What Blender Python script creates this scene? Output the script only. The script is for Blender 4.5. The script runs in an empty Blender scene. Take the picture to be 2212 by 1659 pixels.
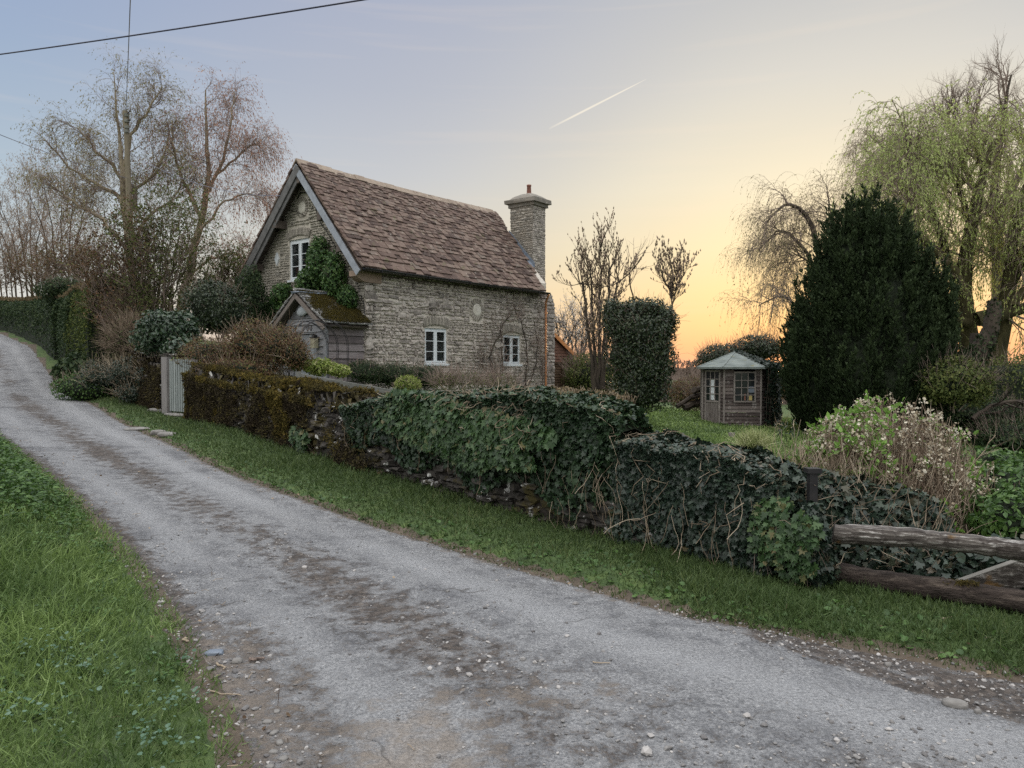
import bpy, math, random
import numpy as np
from mathutils import Vector

# ------------------------------------------------------------------ camera, sky, sun, exposure
sc = bpy.context.scene
COL = sc.collection
W_, F_, CX, CY, HOR = 2212.0, 1593.0, 1106.0, 829.5, 787.0
PITCH = math.atan((CY - HOR) / F_)
EYE = np.array([0.0, 0.0, 1.6])
cam = bpy.data.cameras.new('camera'); camo = bpy.data.objects.new('camera', cam); COL.objects.link(camo)
cam.sensor_width = 36.0; cam.lens = 36.0 * F_ / W_; cam.clip_end = 5000; cam.clip_start = 0.05
camo.location = EYE; camo.rotation_euler = (math.pi / 2 - PITCH, 0, 0)
sc.camera = camo
sc.render.engine = 'CYCLES'
sc.view_settings.view_transform = 'Standard'; sc.view_settings.look = 'None'
sc.view_settings.exposure = 0.12; sc.view_settings.gamma = 1.0
sc.cycles.max_bounces = 6; sc.cycles.diffuse_bounces = 2; sc.cycles.glossy_bounces = 2
sc.cycles.transparent_max_bounces = 8; sc.cycles.transmission_bounces = 2
sc.cycles.use_denoising = False

SUN_AZ = 24.0   # degrees right of straight ahead
SUN_EL = 3.0

def lin(c):
    return tuple((x / 255 / 12.92 if x / 255 <= .04045 else ((x / 255 + .055) / 1.055) ** 2.4) for x in c)

world = bpy.data.worlds.new('World'); sc.world = world; world.use_nodes = True
nt = world.node_tree; nt.nodes.clear()
def N(nt, t, **k):
    n = nt.nodes.new(t)
    for a, b in k.items():
        if a == 'ins':
            for i, v in b.items(): n.inputs[i].default_value = v
        else: setattr(n, a, b)
    return n
def wmath(nt, op, a, b=None, clamp=False):
    n = nt.nodes.new('ShaderNodeMath'); n.operation = op; n.use_clamp = clamp
    for i, v in enumerate((a, b)):
        if v is None: continue
        if isinstance(v, (int, float)): n.inputs[i].default_value = v
        else: nt.links.new(v, n.inputs[i])
    return n.outputs[0]
def ramp(nt, fac, stops, interp='LINEAR'):
    r = nt.nodes.new('ShaderNodeValToRGB'); r.color_ramp.interpolation = interp
    cr = r.color_ramp
    while len(cr.elements) > 1: cr.elements.remove(cr.elements[0])
    cr.elements[0].position = stops[0][0]; cr.elements[0].color = (*stops[0][1], 1)
    for p, c in stops[1:]:
        e = cr.elements.new(p); e.color = (*c, 1)
    if fac is not None: nt.links.new(fac, r.inputs[0])
    return r.outputs[0]
def mixc(nt, f, a, b, blend='MIX'):
    m = nt.nodes.new('ShaderNodeMix'); m.data_type = 'RGBA'; m.blend_type = blend
    for i, v in ((0, f), (6, a), (7, b)):
        if isinstance(v, (int, float)): m.inputs[i].default_value = v
        elif isinstance(v, (tuple, list)): m.inputs[i].default_value = (*v[:3], 1)
        else: nt.links.new(v, m.inputs[i])
    return m.outputs[2]

tc = N(nt, 'ShaderNodeTexCoord'); sx = N(nt, 'ShaderNodeSeparateXYZ'); nt.links.new(tc.outputs['Generated'], sx.inputs[0])
elev = wmath(nt, 'ARCSINE', sx.outputs[2])                               # radians
e01 = wmath(nt, 'DIVIDE', elev, math.pi / 2, True)                       # 0..1 = 0..90 deg
az = wmath(nt, 'ARCTAN2', sx.outputs[0], sx.outputs[1])                  # 0 = ahead, + = right
daz = wmath(nt, 'ABSOLUTE', wmath(nt, 'SUBTRACT', az, math.radians(SUN_AZ)))
ca = wmath(nt, 'COSINE', daz)
cel = wmath(nt, 'COSINE', elev)
# angle from sun
cs = wmath(nt, 'MULTIPLY', ca, cel)
cs = wmath(nt, 'MINIMUM', cs, 1.0)
ang = wmath(nt, 'DIVIDE', wmath(nt, 'ARCCOSINE', cs), math.pi)            # 0..1
def dg(*st): return [(d / 90.0, tuple(.84 * q for q in lin(c))) for d, c in st]
sunside = ramp(nt, e01, dg((0, (226, 156, 128)), (1.2, (240, 172, 124)), (3.0, (249, 200, 138)), (5.5, (250, 217, 158)), (8.5, (248, 228, 182)), (13, (242, 231, 202)), (20, (219, 216, 208)), (28, (196, 198, 202)), (45, (200, 202, 205)), (90, (206, 209, 214))))
midside = ramp(nt, e01, dg((0, (216, 184, 166)), (2, (232, 204, 178)), (5, (238, 222, 196)), (9, (226, 220, 206)), (14, (206, 208, 212)), (20, (189, 194, 207)), (28, (174, 182, 204)), (45, (200, 202, 205)), (90, (206, 209, 214))))
antiside = ramp(nt, e01, dg((0, (212, 208, 204)), (4, (228, 228, 224)), (8, (204, 216, 222)), (13, (180, 198, 214)), (20, (162, 182, 210)), (28, (150, 168, 206)), (45, (200, 202, 205)), (90, (206, 209, 214))))
dd = wmath(nt, 'DIVIDE', daz, math.pi)   # 0..1 over 180 deg
f1 = N(nt, 'ShaderNodeMapRange', interpolation_type='SMOOTHSTEP', ins={1: 0.02, 2: 0.20}); nt.links.new(dd, f1.inputs[0])
f2 = N(nt, 'ShaderNodeMapRange', interpolation_type='SMOOTHSTEP', ins={1: 0.17, 2: 0.36}); nt.links.new(dd, f2.inputs[0])
skyc = mixc(nt, f2.outputs[0], mixc(nt, f1.outputs[0], sunside, midside), antiside)
# broad glow round the low sun
gl = ramp(nt, ang, [(0.0, (0.15, 0.12, 0.07)), (0.05, (0.12, 0.10, 0.065)), (0.10, (0.06, 0.055, 0.042)), (0.15, (0.01, 0.009, 0.007)), (0.2, (0, 0, 0))], 'EASE')
skyc = mixc(nt, 1.0, skyc, gl, 'ADD')
# thin cloud streaks close to the horizon
cn = N(nt, 'ShaderNodeTexNoise', ins={2: 3.0, 3: 3.0}); mp = N(nt, 'ShaderNodeMapping', ins={3: (1.2, 1.2, 22.0)})
nt.links.new(tc.outputs['Generated'], mp.inputs[0]); nt.links.new(mp.outputs[0], cn.inputs[0])
cf = N(nt, 'ShaderNodeMapRange', ins={1: .55, 2: .8, 3: 0.0, 4: 0.10}); nt.links.new(cn.outputs[0], cf.inputs[0])
skyc = mixc(nt, cf.outputs[0], skyc, lin((250, 226, 200)))
# the whole dome behind the camera lights the scene: unseen sky overhead and behind boosted as added fill
bb = N(nt, 'ShaderNodeMapRange', interpolation_type='SMOOTHSTEP', ins={1: .42, 2: .62, 3: 1.0, 4: 1.8}); nt.links.new(dd, bb.inputs[0])
bk = N(nt, 'ShaderNodeMapRange', interpolation_type='SMOOTHSTEP', ins={1: .32, 2: .62, 3: 1.0, 4: 4.4}); nt.links.new(e01, bk.inputs[0])
nis = N(nt, 'ShaderNodeTexSky', sky_type='NISHITA', sun_disc=False, sun_elevation=math.radians(SUN_EL), sun_rotation=math.radians(SUN_AZ))
bg1 = N(nt, 'ShaderNodeBackground'); skyc = mixc(nt, wmath(nt, 'SUBTRACT', bb.outputs[0], 1.0, True), skyc, lin((214, 211, 208)))
nt.links.new(skyc, bg1.inputs[0]); nt.links.new(wmath(nt, 'MAXIMUM', bk.outputs[0], bb.outputs[0]), bg1.inputs[1])
bg2 = N(nt, 'ShaderNodeBackground'); nt.links.new(nis.outputs[0], bg2.inputs[0]); bg2.inputs[1].default_value = 0.01
ads = N(nt, 'ShaderNodeAddShader'); wo = N(nt, 'ShaderNodeOutputWorld')
nt.links.new(bg1.outputs[0], ads.inputs[0]); nt.links.new(bg2.outputs[0], ads.inputs[1]); nt.links.new(ads.outputs[0], wo.inputs[0])

sun = bpy.data.lights.new('sun', 'SUN'); suno = bpy.data.objects.new('sun', sun); COL.objects.link(suno)
sun.energy = 1.4; sun.angle = math.radians(9); sun.color = (1.0, 0.62, 0.32)
sd = Vector((math.sin(math.radians(SUN_AZ)) * math.cos(math.radians(SUN_EL)), math.cos(math.radians(SUN_AZ)) * math.cos(math.radians(SUN_EL)), math.sin(math.radians(SUN_EL))))
suno.rotation_euler = sd.to_track_quat('Z', 'Y').to_euler(); suno.location = (0, 0, 30)

# ------------------------------------------------------------------ helpers
rng = np.random.default_rng(11)
def P(X, Y, t):
    """world point at forward distance t seen at pixel X,Y of a 2212 px wide view"""
    c, s = math.cos(PITCH), math.sin(PITCH)
    a = (X - CX) / F_; b = (CY - Y) / F_
    d = np.array([a, c + b * s, -s + b * c]); k = t / d[1]
    return EYE + d * k
def nrm(v):
    v = np.asarray(v, float); return v / np.maximum(np.linalg.norm(v, axis=-1, keepdims=True), 1e-9)
def sstep(a, b, x):
    t = np.clip((np.asarray(x, float) - a) / (b - a), 0, 1); return t * t * (3 - 2 * t)
_ph = rng.uniform(0, 6.28, (40,)); _dr = nrm(rng.normal(size=(40, 3)))
def nz(p, scale=1.0, seed=0, octv=3):
    """cheap smooth noise -1..1 of points (...,3)"""
    p = np.asarray(p, float); out = np.zeros(p.shape[:-1]); amp = 1.0; tot = 0
    for o in range(octv):
        v = 0
        for j in range(4):
            i = (seed * 7 + o * 5 + j * 3) % 40
            q = p @ (_dr[i] * scale * (2.03 ** o) * (1 + .23 * j))
            w = p @ (_dr[(i + 11) % 40] * scale * (2.03 ** o) * .7)
            v = v + np.sin(q + _ph[i] + 1.7 * np.sin(w + _ph[(i + 5) % 40]))
        out += amp * v / 3.0; tot += amp; amp *= .5
    return np.clip(out / tot, -1, 1)

WL = {}
class G:
    def __init__(s): s.v = []; s.l = []; s.n = []; s.m = []; s.r = []; s.c = 0
    def add(s, V, F, rnd=0.5, mat=0):
        V = np.asarray(V, float).reshape(-1, 3); F = np.asarray(F, np.int64)
        s.v.append(V); s.l.append((F + s.c).ravel()); s.n.append(np.full(len(F), F.shape[1])); s.m.append(np.full(len(F), mat))
        s.r.append(np.broadcast_to(np.asarray(rnd, float), (len(V),)) if np.ndim(rnd) < 1 or len(np.atleast_1d(rnd)) == len(V) else np.repeat(rnd, len(V) // len(rnd)))
        s.c += len(V)
    def box(s, o, ax, ay, az_, p0, p1, rnd=.5, mat=0, jit=0):
        """box between p0 and p1 in the frame o + a*ax + b*ay + c*az"""
        cs_ = np.array([[x, y, z] for z in (p0[2], p1[2]) for y in (p0[1], p1[1]) for x in (p0[0], p1[0])], float)
        if jit: cs_ = cs_ + rng.uniform(-jit, jit, cs_.shape)
        V = np.asarray(o) + cs_[:, :1] * np.asarray(ax) + cs_[:, 1:2] * np.asarray(ay) + cs_[:, 2:] * np.asarray(az_)
        s.add(V, [[0, 2, 3, 1], [4, 5, 7, 6], [0, 1, 5, 4], [2, 6, 7, 3], [0, 4, 6, 2], [1, 3, 7, 5]], rnd, mat)
    def prism(s, poly, off, rnd=.5, mat=0):
        A = np.asarray(poly, float); n = len(A); B = A + np.asarray(off)
        s.add(np.vstack([A, B]), [list(range(n))[::-1]], rnd, mat)
        s.c -= 2 * n; s.v.pop(); s.r.pop()          # share the verts between caps and sides
        s.v.append(np.vstack([A, B])); s.r.append(np.full(2 * n, rnd))
        s.l.append(np.arange(n, 2 * n) + s.c); s.n.append(np.array([n])); s.m.append(np.array([mat]))
        F = np.array([[i, (i + 1) % n, (i + 1) % n + n, i + n] for i in range(n)])
        s.l.append((F + s.c).ravel()); s.n.append(np.full(n, 4)); s.m.append(np.full(n, mat)); s.c += 2 * n
    def scat(s, T, pos, R, sc_, rnd=.5, mat=0, jit=0):
        tv, tf = T; tv = np.asarray(tv, float); tf = np.asarray(tf); n = len(pos)
        if n == 0: return
        sc_ = np.asarray(sc_, float)
        if sc_.ndim == 1: sc_ = sc_[:, None]
        if sc_.ndim == 0: sc_ = np.full((n, 1), float(sc_))
        q = tv[None] * sc_[:, None, :]
        if jit: q = q + rng.uniform(-1, 1, q.shape) * jit * sc_[:, None, :]
        V = np.einsum('nij,nkj->nki', R, q) + np.asarray(pos)[:, None, :]
        F = tf[None] + (np.arange(n) * len(tv))[:, None, None]
        r = np.repeat(np.broadcast_to(np.asarray(rnd, float), (n,)), len(tv))
        s.add(V, F.reshape(-1, tf.shape[1]), r, mat)
    def tubes(s, Pp, R, sides=4, rnd=.5, mat=0, cap=False):
        Pp = np.asarray(Pp, float); R = np.asarray(R, float)
        if Pp.ndim == 2: Pp = Pp[None]; R = np.broadcast_to(R, Pp.shape[:2])
        n, K = Pp.shape[:2]
        if n == 0: return
        T = nrm(np.gradient(Pp, axis=1)); ref = np.array([.31, .17, .93]) * np.ones_like(T)
        par = np.abs((T * ref).sum(-1)) > .95
        bad = par.any(axis=1); ref[bad] = np.array([.95, .2, .1])
        A = nrm(np.cross(T, ref)); B = np.cross(T, A)
        th = np.arange(sides) * 2 * math.pi / sides
        V = Pp[:, :, None] + R[:, :, None, None] * (np.cos(th)[None, None, :, None] * A[:, :, None] + np.sin(th)[None, None, :, None] * B[:, :, None])
        i = np.arange(sides); j = (i + 1) % sides
        q = np.stack([i, j, j + sides, i + sides], 1)
        q = (q[None] + (np.arange(K - 1) * sides)[:, None, None]).reshape(-1, 4)
        F = (q[None] + (np.arange(n) * K * sides)[:, None, None]).reshape(-1, 4)
        r = np.repeat(np.broadcast_to(np.asarray(rnd, float), (n,)), K * sides)
        s.add(V, F, r, mat)
        if cap:
            for k in (0, K - 1):
                for a in range(n):
                    s.add(V[a, k], [list(range(sides))], .5, mat)
    def build(s, name, mats, parent=None, smooth=False, loc=None, label=None, cat=None, group=None, kind=None):
        me = bpy.data.meshes.new(name)
        V = np.concatenate(s.v); L = np.concatenate(s.l).astype(np.int32); n = np.concatenate(s.n).astype(np.int32); m = np.concatenate(s.m).astype(np.int32)
        r = np.concatenate(s.r).astype(np.float32)
        if parent is not None: base = WL[parent.name]
        else:
            base = np.array(loc, float) if loc is not None else np.array([V[:, 0].mean(), V[:, 1].mean(), V[:, 2].min()])
        V = (V - base).astype(np.float32)
        me.vertices.add(len(V)); me.vertices.foreach_set('co', V.ravel())
        me.loops.add(len(L)); me.loops.foreach_set('vertex_index', L)
        me.polygons.add(len(n)); st = np.concatenate([[0], np.cumsum(n)[:-1]]).astype(np.int32)
        me.polygons.foreach_set('loop_start', st)
        for mm in (mats if isinstance(mats, (list, tuple)) else [mats]): me.materials.append(mm)
        me.polygons.foreach_set('material_index', m)
        me.polygons.foreach_set('use_smooth', np.full(len(n), smooth))
        at = me.attributes.new('rnd', 'FLOAT', 'POINT'); at.data.foreach_set('value', r)
        me.update(calc_edges=True); 
        if len(V) < 60000: me.validate()
        o = bpy.data.objects.new(name, me); COL.objects.link(o)
        if parent is not None: o.parent = parent
        else: o.location = base
        WL[o.name] = base
        tag(o, label, cat, group, kind)
        return o
def tag(o, label=None, cat=None, group=None, kind=None):
    if label: o['label'] = label
    if cat: o['category'] = cat
    if group: o['group'] = group
    if kind: o['kind'] = kind
    return o
def empty(name, loc, label, cat, group=None, kind=None):
    o = bpy.data.objects.new(name, None); o.empty_display_size = .2; COL.objects.link(o); o.location = [float(x) for x in loc]
    WL[o.name] = np.array(loc, float); tag(o, label, cat, group, kind); return o

def frames(z, y=None):
    """rotation matrices with local +z = z and local +y close to y"""
    z = nrm(z); n = len(z)
    y = rng.normal(size=(n, 3)) if y is None else np.broadcast_to(np.asarray(y, float), (n, 3)) + rng.normal(size=(n, 3)) * .02
    x = nrm(np.cross(y, z)); y = np.cross(z, x)
    return np.stack([x, y, z], axis=2)
def along(y, z=None):
    """local +y exactly along y"""
    y = nrm(y); n = len(y)
    z = rng.normal(size=(n, 3)) if z is None else np.broadcast_to(np.asarray(z, float), (n, 3))
    x = nrm(np.cross(y, z)); z = np.cross(x, y)
    return np.stack([x, y, z], axis=2)

LEAF = (np.array([[0, 0, 0], [.26, .3, .06], [.22, .66, .07], [0, 1, -.04], [-.22, .66, .07], [-.26, .3, .06]]), np.array([[0, 1, 2, 3], [0, 3, 4, 5]]))
ROUND = (np.array([[0, 0, 0], [.42, .18, .08], [.44, .62, .1], [0, .95, 0], [-.44, .62, .1], [-.42, .18, .08]]), np.array([[0, 1, 2, 3], [0, 3, 4, 5]]))
LANCE = (np.array([[0, 0, 0], [.11, .35, .03], [.09, .7, .03], [0, 1, -.06], [-.09, .7, .03], [-.11, .35, .03]]), np.array([[0, 1, 2, 3], [0, 3, 4, 5]]))
_iv = [(0, -.02), (.34, -.12), (.55, .12), (.33, .3), (.5, .62), (.2, .58), (0, 1.0), (-.2, .58), (-.5, .62), (-.33, .3), (-.55, .12), (-.34, -.12)]
IVY = (np.array([[0, .3, .0]] + [[x, y, .05 * abs(x) * 2 - .06 * y] for x, y in _iv]), np.array([[0, i + 1, (i + 1) % 12 + 1] for i in range(12)]))
BLADE = (np.array([[-.5, 0, 0], [.5, 0, 0], [-.42, .45, .06], [.42, .45, .06], [-.2, .8, .2], [.2, .8, .2], [0, 1, .36]]), np.array([[0, 1, 3], [0, 3, 2], [2, 3, 5], [2, 5, 4], [4, 5, 6]]))
SPRIG = None
def mk_sprig(n, ln, wd, spread, seed):
    r = np.random.default_rng(seed); V = []; F = []
    for i in range(n):
        t = i / (n - 1) * .75; a = r.uniform(0, 6.28)
        d = nrm(np.array([math.cos(a) * spread, 1.0, math.sin(a) * spread])); l = ln * (1 - .4 * t) * r.uniform(.8, 1.2)
        b = np.array([0, t, 0]); side = nrm(np.cross(d, r.normal(size=3))) * wd
        k = len(V); V += [b - side * .4, b + side * .4, b + d * l * .6 + side, b + d * l, b + d * l * .6 - side]
        F += [[k, k + 1, k + 2], [k, k + 2, k + 4], [k + 4, k + 2, k + 3]]
    return np.array(V), np.array(F)
SPRIG = mk_sprig(9, .45, .05, .8, 3)
SPRIG2 = mk_sprig(10, .5, .07, .45, 4)
def _stone_tpl():
    ring = [(-1, -1), (0, -1.04), (1, -1), (1.03, 0), (1, 1), (0, 1.04), (-1, 1), (-1.03, 0)]
    V = []
    for sc_, d in ((1, -.6), (1, .45), (.74, 1.0)):
        V += [[x * sc_ * .5, y * sc_ * .5, d] for x, y in ring]
    V.append([0, 0, 1.08]); F = []
    for k in (0, 8):
        F += [[k + i, k + (i + 1) % 8, k + 8 + (i + 1) % 8, k + 8 + i] for i in range(8)]
    F += [[24, 16 + i, 16 + i + 1, 16 + (i + 2) % 8] for i in (0, 2, 4, 6)]
    return np.array(V, float), np.array(F)
STONE = _stone_tpl()
def _rock():
    bm = []
    t = (1 + 5 ** .5) / 2
    v = nrm(np.array([[-1, t, 0], [1, t, 0], [-1, -t, 0], [1, -t, 0], [0, -1, t], [0, 1, t], [0, -1, -t], [0, 1, -t], [t, 0, -1], [t, 0, 1], [-t, 0, -1], [-t, 0, 1]]))
    f = [[0, 11, 5], [0, 5, 1], [0, 1, 7], [0, 7, 10], [0, 10, 11], [1, 5, 9], [5, 11, 4], [11, 10, 2], [10, 7, 6], [7, 1, 8], [3, 9, 4], [3, 4, 2], [3, 2, 6], [3, 6, 8], [3, 8, 9], [4, 9, 5], [2, 4, 11], [6, 2, 10], [8, 6, 7], [9, 8, 1]]
    return v, np.array(f)
ROCK = _rock()
def ico(sub=3):
    v, f = ROCK; v = [tuple(x) for x in v]; f = [list(x) for x in f]
    for _ in range(sub):
        cache = {}; nf = []
        def mid(a, b):
            k = (min(a, b), max(a, b))
            if k not in cache:
                m = nrm((np.array(v[a]) + np.array(v[b])) / 2); v.append(tuple(m)); cache[k] = len(v) - 1
            return cache[k]
        for a, b, c in f:
            x, y, z = mid(a, b), mid(b, c), mid(c, a); nf += [[a, x, z], [b, y, x], [c, z, y], [x, y, z]]
        f = nf
    return np.array(v), np.array(f)
ICO3 = ico(3); ICO4 = ico(4)

# ------------------------------------------------------------------ materials
def mat(name): 
    m = bpy.data.materials.new(name); m.use_nodes = True; t = m.node_tree; b = t.nodes['Principled BSDF']
    return m, t, b
def texco(t, scale=(1, 1, 1), rotz=0.0, rot=None):
    c = t.nodes.new('ShaderNodeTexCoord'); mp = t.nodes.new('ShaderNodeMapping'); mp.vector_type = 'TEXTURE'
    mp.inputs[2].default_value = rot or (0, 0, rotz); mp.inputs[3].default_value = scale
    t.links.new(c.outputs['Object'], mp.inputs[0]); return mp.outputs[0]
def noise(t, vec, sc_, det=4.0, rough=.55, dist=0.0):
    n = t.nodes.new('ShaderNodeTexNoise'); n.inputs['Scale'].default_value = sc_; n.inputs['Detail'].default_value = det
    n.inputs['Roughness'].default_value = rough; n.inputs['Distortion'].default_value = dist
    t.links.new(vec, n.inputs[0]); return n.outputs[0]
def maprange(t, v, a, b, c=0.0, d=1.0):
    n = t.nodes.new('ShaderNodeMapRange'); n.inputs[1].default_value = a; n.inputs[2].default_value = b; n.inputs[3].default_value = c; n.inputs[4].default_value = d
    t.links.new(v, n.inputs[0]); return n.outputs[0]
def attr(t, name='rnd'):
    a = t.nodes.new('ShaderNodeAttribute'); a.attribute_name = name; return a.outputs['Fac']
def bump(t, b, h, strength=.5, dist=.01):
    n = t.nodes.new('ShaderNodeBump'); n.inputs['Strength'].default_value = strength; n.inputs['Distance'].default_value = dist
    t.links.new(h, n.inputs['Height']); t.links.new(n.outputs[0], b.inputs['Normal'])
LG = dict(ivy_leaf=.72, dull_ivy_leaf=.68, grass_blade=2.0, verge_grass_blade=1.2, laurel_leaf=.95, column_shrub_leaf=.9, hedge_leaf=.95, bright_creeper_leaf=.66, moss=.95, yew_needle=1.5, willow_leaf=1.9)
def m_leaf(name, stops, rough=.5, trans=.25, spec=.4, patch=None, pscale=1.2):
    """foliage: one colour per leaf from its own number, with broader patches of age"""
    gain = 1.0 if max(stops[-1][1]) > .34 else LG.get(name, 1.22)
    m, t, b = mat(name); c = ramp(t, attr(t), [(p, tuple(min(.85, q * gain) for q in k)) for p, k in stops])
    if patch is not None:
        v = texco(t); n = maprange(t, noise(t, v, pscale, 3), .45, .62); c = mixc(t, n, c, mixc(t, .65, c, patch))
    t.links.new(c, b.inputs['Base Color']); b.inputs['Roughness'].default_value = rough; b.inputs['Specular IOR Level'].default_value = spec
    if trans:
        tr = t.nodes.new('ShaderNodeBsdfTranslucent'); t.links.new(c, tr.inputs[0]); mx = t.nodes.new('ShaderNodeMixShader'); mx.inputs[0].default_value = trans
        o = t.nodes['Material Output']; t.links.new(b.outputs[0], mx.inputs[1]); t.links.new(tr.outputs[0], mx.inputs[2]); t.links.new(mx.outputs[0], o.inputs[0])
    return m
def m_noise(name, cols, scale=4, rough=.8, size=(1, 1, 1), rotz=0, bmp=.3, bd=.01, spec=.3, userr=.0, det=6, metal=0, lo=.3, hi=.7, rot=None):
    m, t, b = mat(name); v = texco(t, size, rotz, rot); n = noise(t, v, scale, det, .6)
    f = maprange(t, n, lo, hi)
    if userr:
        r = attr(t); f = wmath(t, 'ADD', wmath(t, 'MULTIPLY', f, 1 - userr), wmath(t, 'MULTIPLY', r, userr))
    k = len(cols); c = ramp(t, f, [(i / (k - 1), cols[i]) for i in range(k)])
    t.links.new(c, b.inputs['Base Color']); b.inputs['Roughness'].default_value = rough; b.inputs['Specular IOR Level'].default_value = spec; b.inputs['Metallic'].default_value = metal
    if bmp: bump(t, b, noise(t, v, scale * 3, 5), bmp, bd)
    return m
def m_spots(name, cols, spot, sc_=6, spsc=14, th=(.58, .66), userr=.5, rough=.9, bmp=.5, bd=.01, spot2=None, th2=(.6, .68)):
    """stone with lichen or moss patches"""
    m, t, b = mat(name); v = texco(t); n = maprange(t, noise(t, v, sc_, 6), .3, .7)
    f = wmath(t, 'ADD', wmath(t, 'MULTIPLY', n, 1 - userr), wmath(t, 'MULTIPLY', attr(t), userr)); k = len(cols)
    c = ramp(t, f, [(i / (k - 1), cols[i]) for i in range(k)])
    c = mixc(t, maprange(t, noise(t, v, spsc, 5, .65), *th), c, spot)
    if spot2: c = mixc(t, maprange(t, noise(t, v, spsc * .37, 5, .7, .5), *th2), c, spot2)
    t.links.new(c, b.inputs['Base Color']); b.inputs['Roughness'].default_value = rough; b.inputs['Specular IOR Level'].default_value = .25
    bump(t, b, noise(t, v, 28, 6, .65), bmp, bd); return m

M = {}
UANG = math.atan2(.789, .614)
M['stone_front'] = m_spots('rubble_stone', [(.11, .10, .092), (.215, .193, .173), (.345, .312, .28), (.47, .43, .385), (.27, .25, .23)], (.46, .43, .37), th=(.62, .72))
M['stone_gable'] = m_spots('gable_stone', [(.17, .16, .14), (.26, .245, .21), (.37, .345, .3)], (.46, .44, .4), th=(.6, .7))
M['stone_chim'] = m_spots('chimney_stone', [(.12, .115, .1), (.19, .175, .15), (.27, .235, .19)], (.5, .49, .44), th=(.6, .68))
M['mortar'] = m_noise('mortar', [(.42, .385, .33), (.56, .515, .45), (.62, .58, .51)], 7, .95, bmp=.8, bd=.02)
M['mortar_pale'] = m_noise('gable_mortar', [(.42, .39, .33), (.55, .51, .44)], 7, .95, bmp=.8, bd=.02)
M['tile'] = m_spots('roof_tile', [(.042, .029, .025), (.077, .052, .043), (.122, .084, .068), (.175, .13, .105), (.10, .086, .075)], (.36, .33, .28), sc_=5, spsc=9, th=(.6, .74), userr=.75, spot2=(.10, .095, .05), th2=(.6, .7))
M['ridge'] = m_spots('ridge_tile', [(.2, .155, .12), (.32, .26, .205)], (.42, .38, .3), userr=.5)
M['oldwood'] = m_noise('weathered_wood', [(.07, .06, .052), (.15, .13, .115), (.23, .205, .185)], 3, .8, (.9, .07, .07), UANG, .5, .01, userr=.5)
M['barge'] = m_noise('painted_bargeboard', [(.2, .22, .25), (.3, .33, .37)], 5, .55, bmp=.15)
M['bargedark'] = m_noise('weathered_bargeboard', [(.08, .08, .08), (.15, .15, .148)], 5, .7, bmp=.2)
M['purlin'] = m_noise('oak_purlin', [(.06, .048, .04), (.13, .11, .095)], 6, .8)
M['paint'] = m_noise('pale_window_paint', [(.55, .6, .63), (.66, .7, .72)], 6, .45, bmp=.05)
M['gutter'] = m_noise('black_gutter', [(.012, .012, .014), (.022, .022, .024)], 4, .35, bmp=0, spec=.5)
M['pipe_glow'] = m_noise('sunset_glow_pipe', [(.42, .17, .07), (.58, .26, .11)], 4, .35, bmp=.05, spec=.6)  # sunset glint on the black pipe, put into an orange-brown base colour
M['lead'] = m_noise('lead_flashing', [(.1, .125, .16), (.2, .23, .27)], 5, .5, bmp=.2)
M['clay'] = m_noise('clay_pot', [(.17, .075, .055), (.26, .12, .09)], 8, .8)
M['roundel'] = m_noise('pale_roundel_stone', [(.5, .47, .4), (.62, .6, .54)], 6, .9, bmp=.3)
M['archstone'] = m_noise('arch_stone', [(.2, .185, .16), (.38, .35, .3)], 9, .9, userr=.7)
M['corbel'] = m_noise('corbel_stone', [(.24, .18, .14), (.33, .25, .2)], 5, .9, bmp=.4)
M['cladding'] = m_noise('porch_cladding', [(.06, .05, .05), (.14, .12, .118), (.25, .225, .225)], 3, .75, (1.0, .06, .09), UANG, .5, .01, userr=.45)
M['clad_front'] = m_noise('grey_cladding', [(.10, .10, .105), (.2, .205, .215), (.32, .33, .345)], 3, .75, (.06, 1.0, .09), UANG, .5, .01, userr=.45)
M['door'] = m_noise('grey_boarded_door', [(.17, .19, .21), (.29, .315, .335)], 4, .7, (.06, .06, 1.0), UANG, .4, .01, userr=.4)
M['iron'] = m_noise('black_iron', [(.01, .01, .012), (.03, .028, .028)], 8, .5, bmp=.1)
M['lichenroof'] = m_spots('mossy_porch_slab', [(.08, .08, .078), (.15, .15, .145), (.24, .24, .23)], (.42, .42, .4), sc_=4, spsc=16, th=(.56, .63))
M['moss'] = m_leaf('moss', [(0, (.035, .03, .012)), (.35, (.075, .062, .018)), (.75, (.125, .1, .025)), (1, (.17, .12, .035))], .95, .1, .1, patch=(.04, .035, .02), pscale=1.6)
M['mossdark'] = m_leaf('dark_moss', [(0, (.018, .015, .012)), (.4, (.038, .031, .022)), (.75, (.06, .052, .026)), (1, (.095, .08, .03))], .95, .1, .1, patch=(.03, .022, .014), pscale=1.3)
M['wallstone'] = m_spots('field_wall_stone', [(.028, .025, .022), (.052, .047, .042), (.09, .082, .074)], (.5, .5, .48), sc_=6, spsc=6, th=(.6, .63), spot2=(.06, .05, .018), th2=(.52, .6), bmp=.8)
M['wallcore'] = m_noise('wall_hearting', [(.012, .01, .008), (.04, .034, .028)], 8, 1.0)
M['ivy'] = m_leaf('ivy_leaf', [(0, (.012, .026, .012)), (.4, (.026, .056, .025)), (.8, (.045, .085, .036)), (.93, (.075, .12, .05)), (1, (.14, .12, .05))], .45, .12, .35)
M['ivydull'] = m_leaf('dull_ivy_leaf', [(0, (.012, .026, .017)), (.45, (.028, .05, .033)), (.85, (.05, .08, .05)), (1, (.13, .105, .07))], .42, .06, .38)
M['geran'] = m_leaf('bright_creeper_leaf', [(0, (.026, .06, .02)), (.5, (.055, .118, .038)), (.9, (.09, .17, .055)), (1, (.2, .17, .07))], .5, .2, .4)
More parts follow.
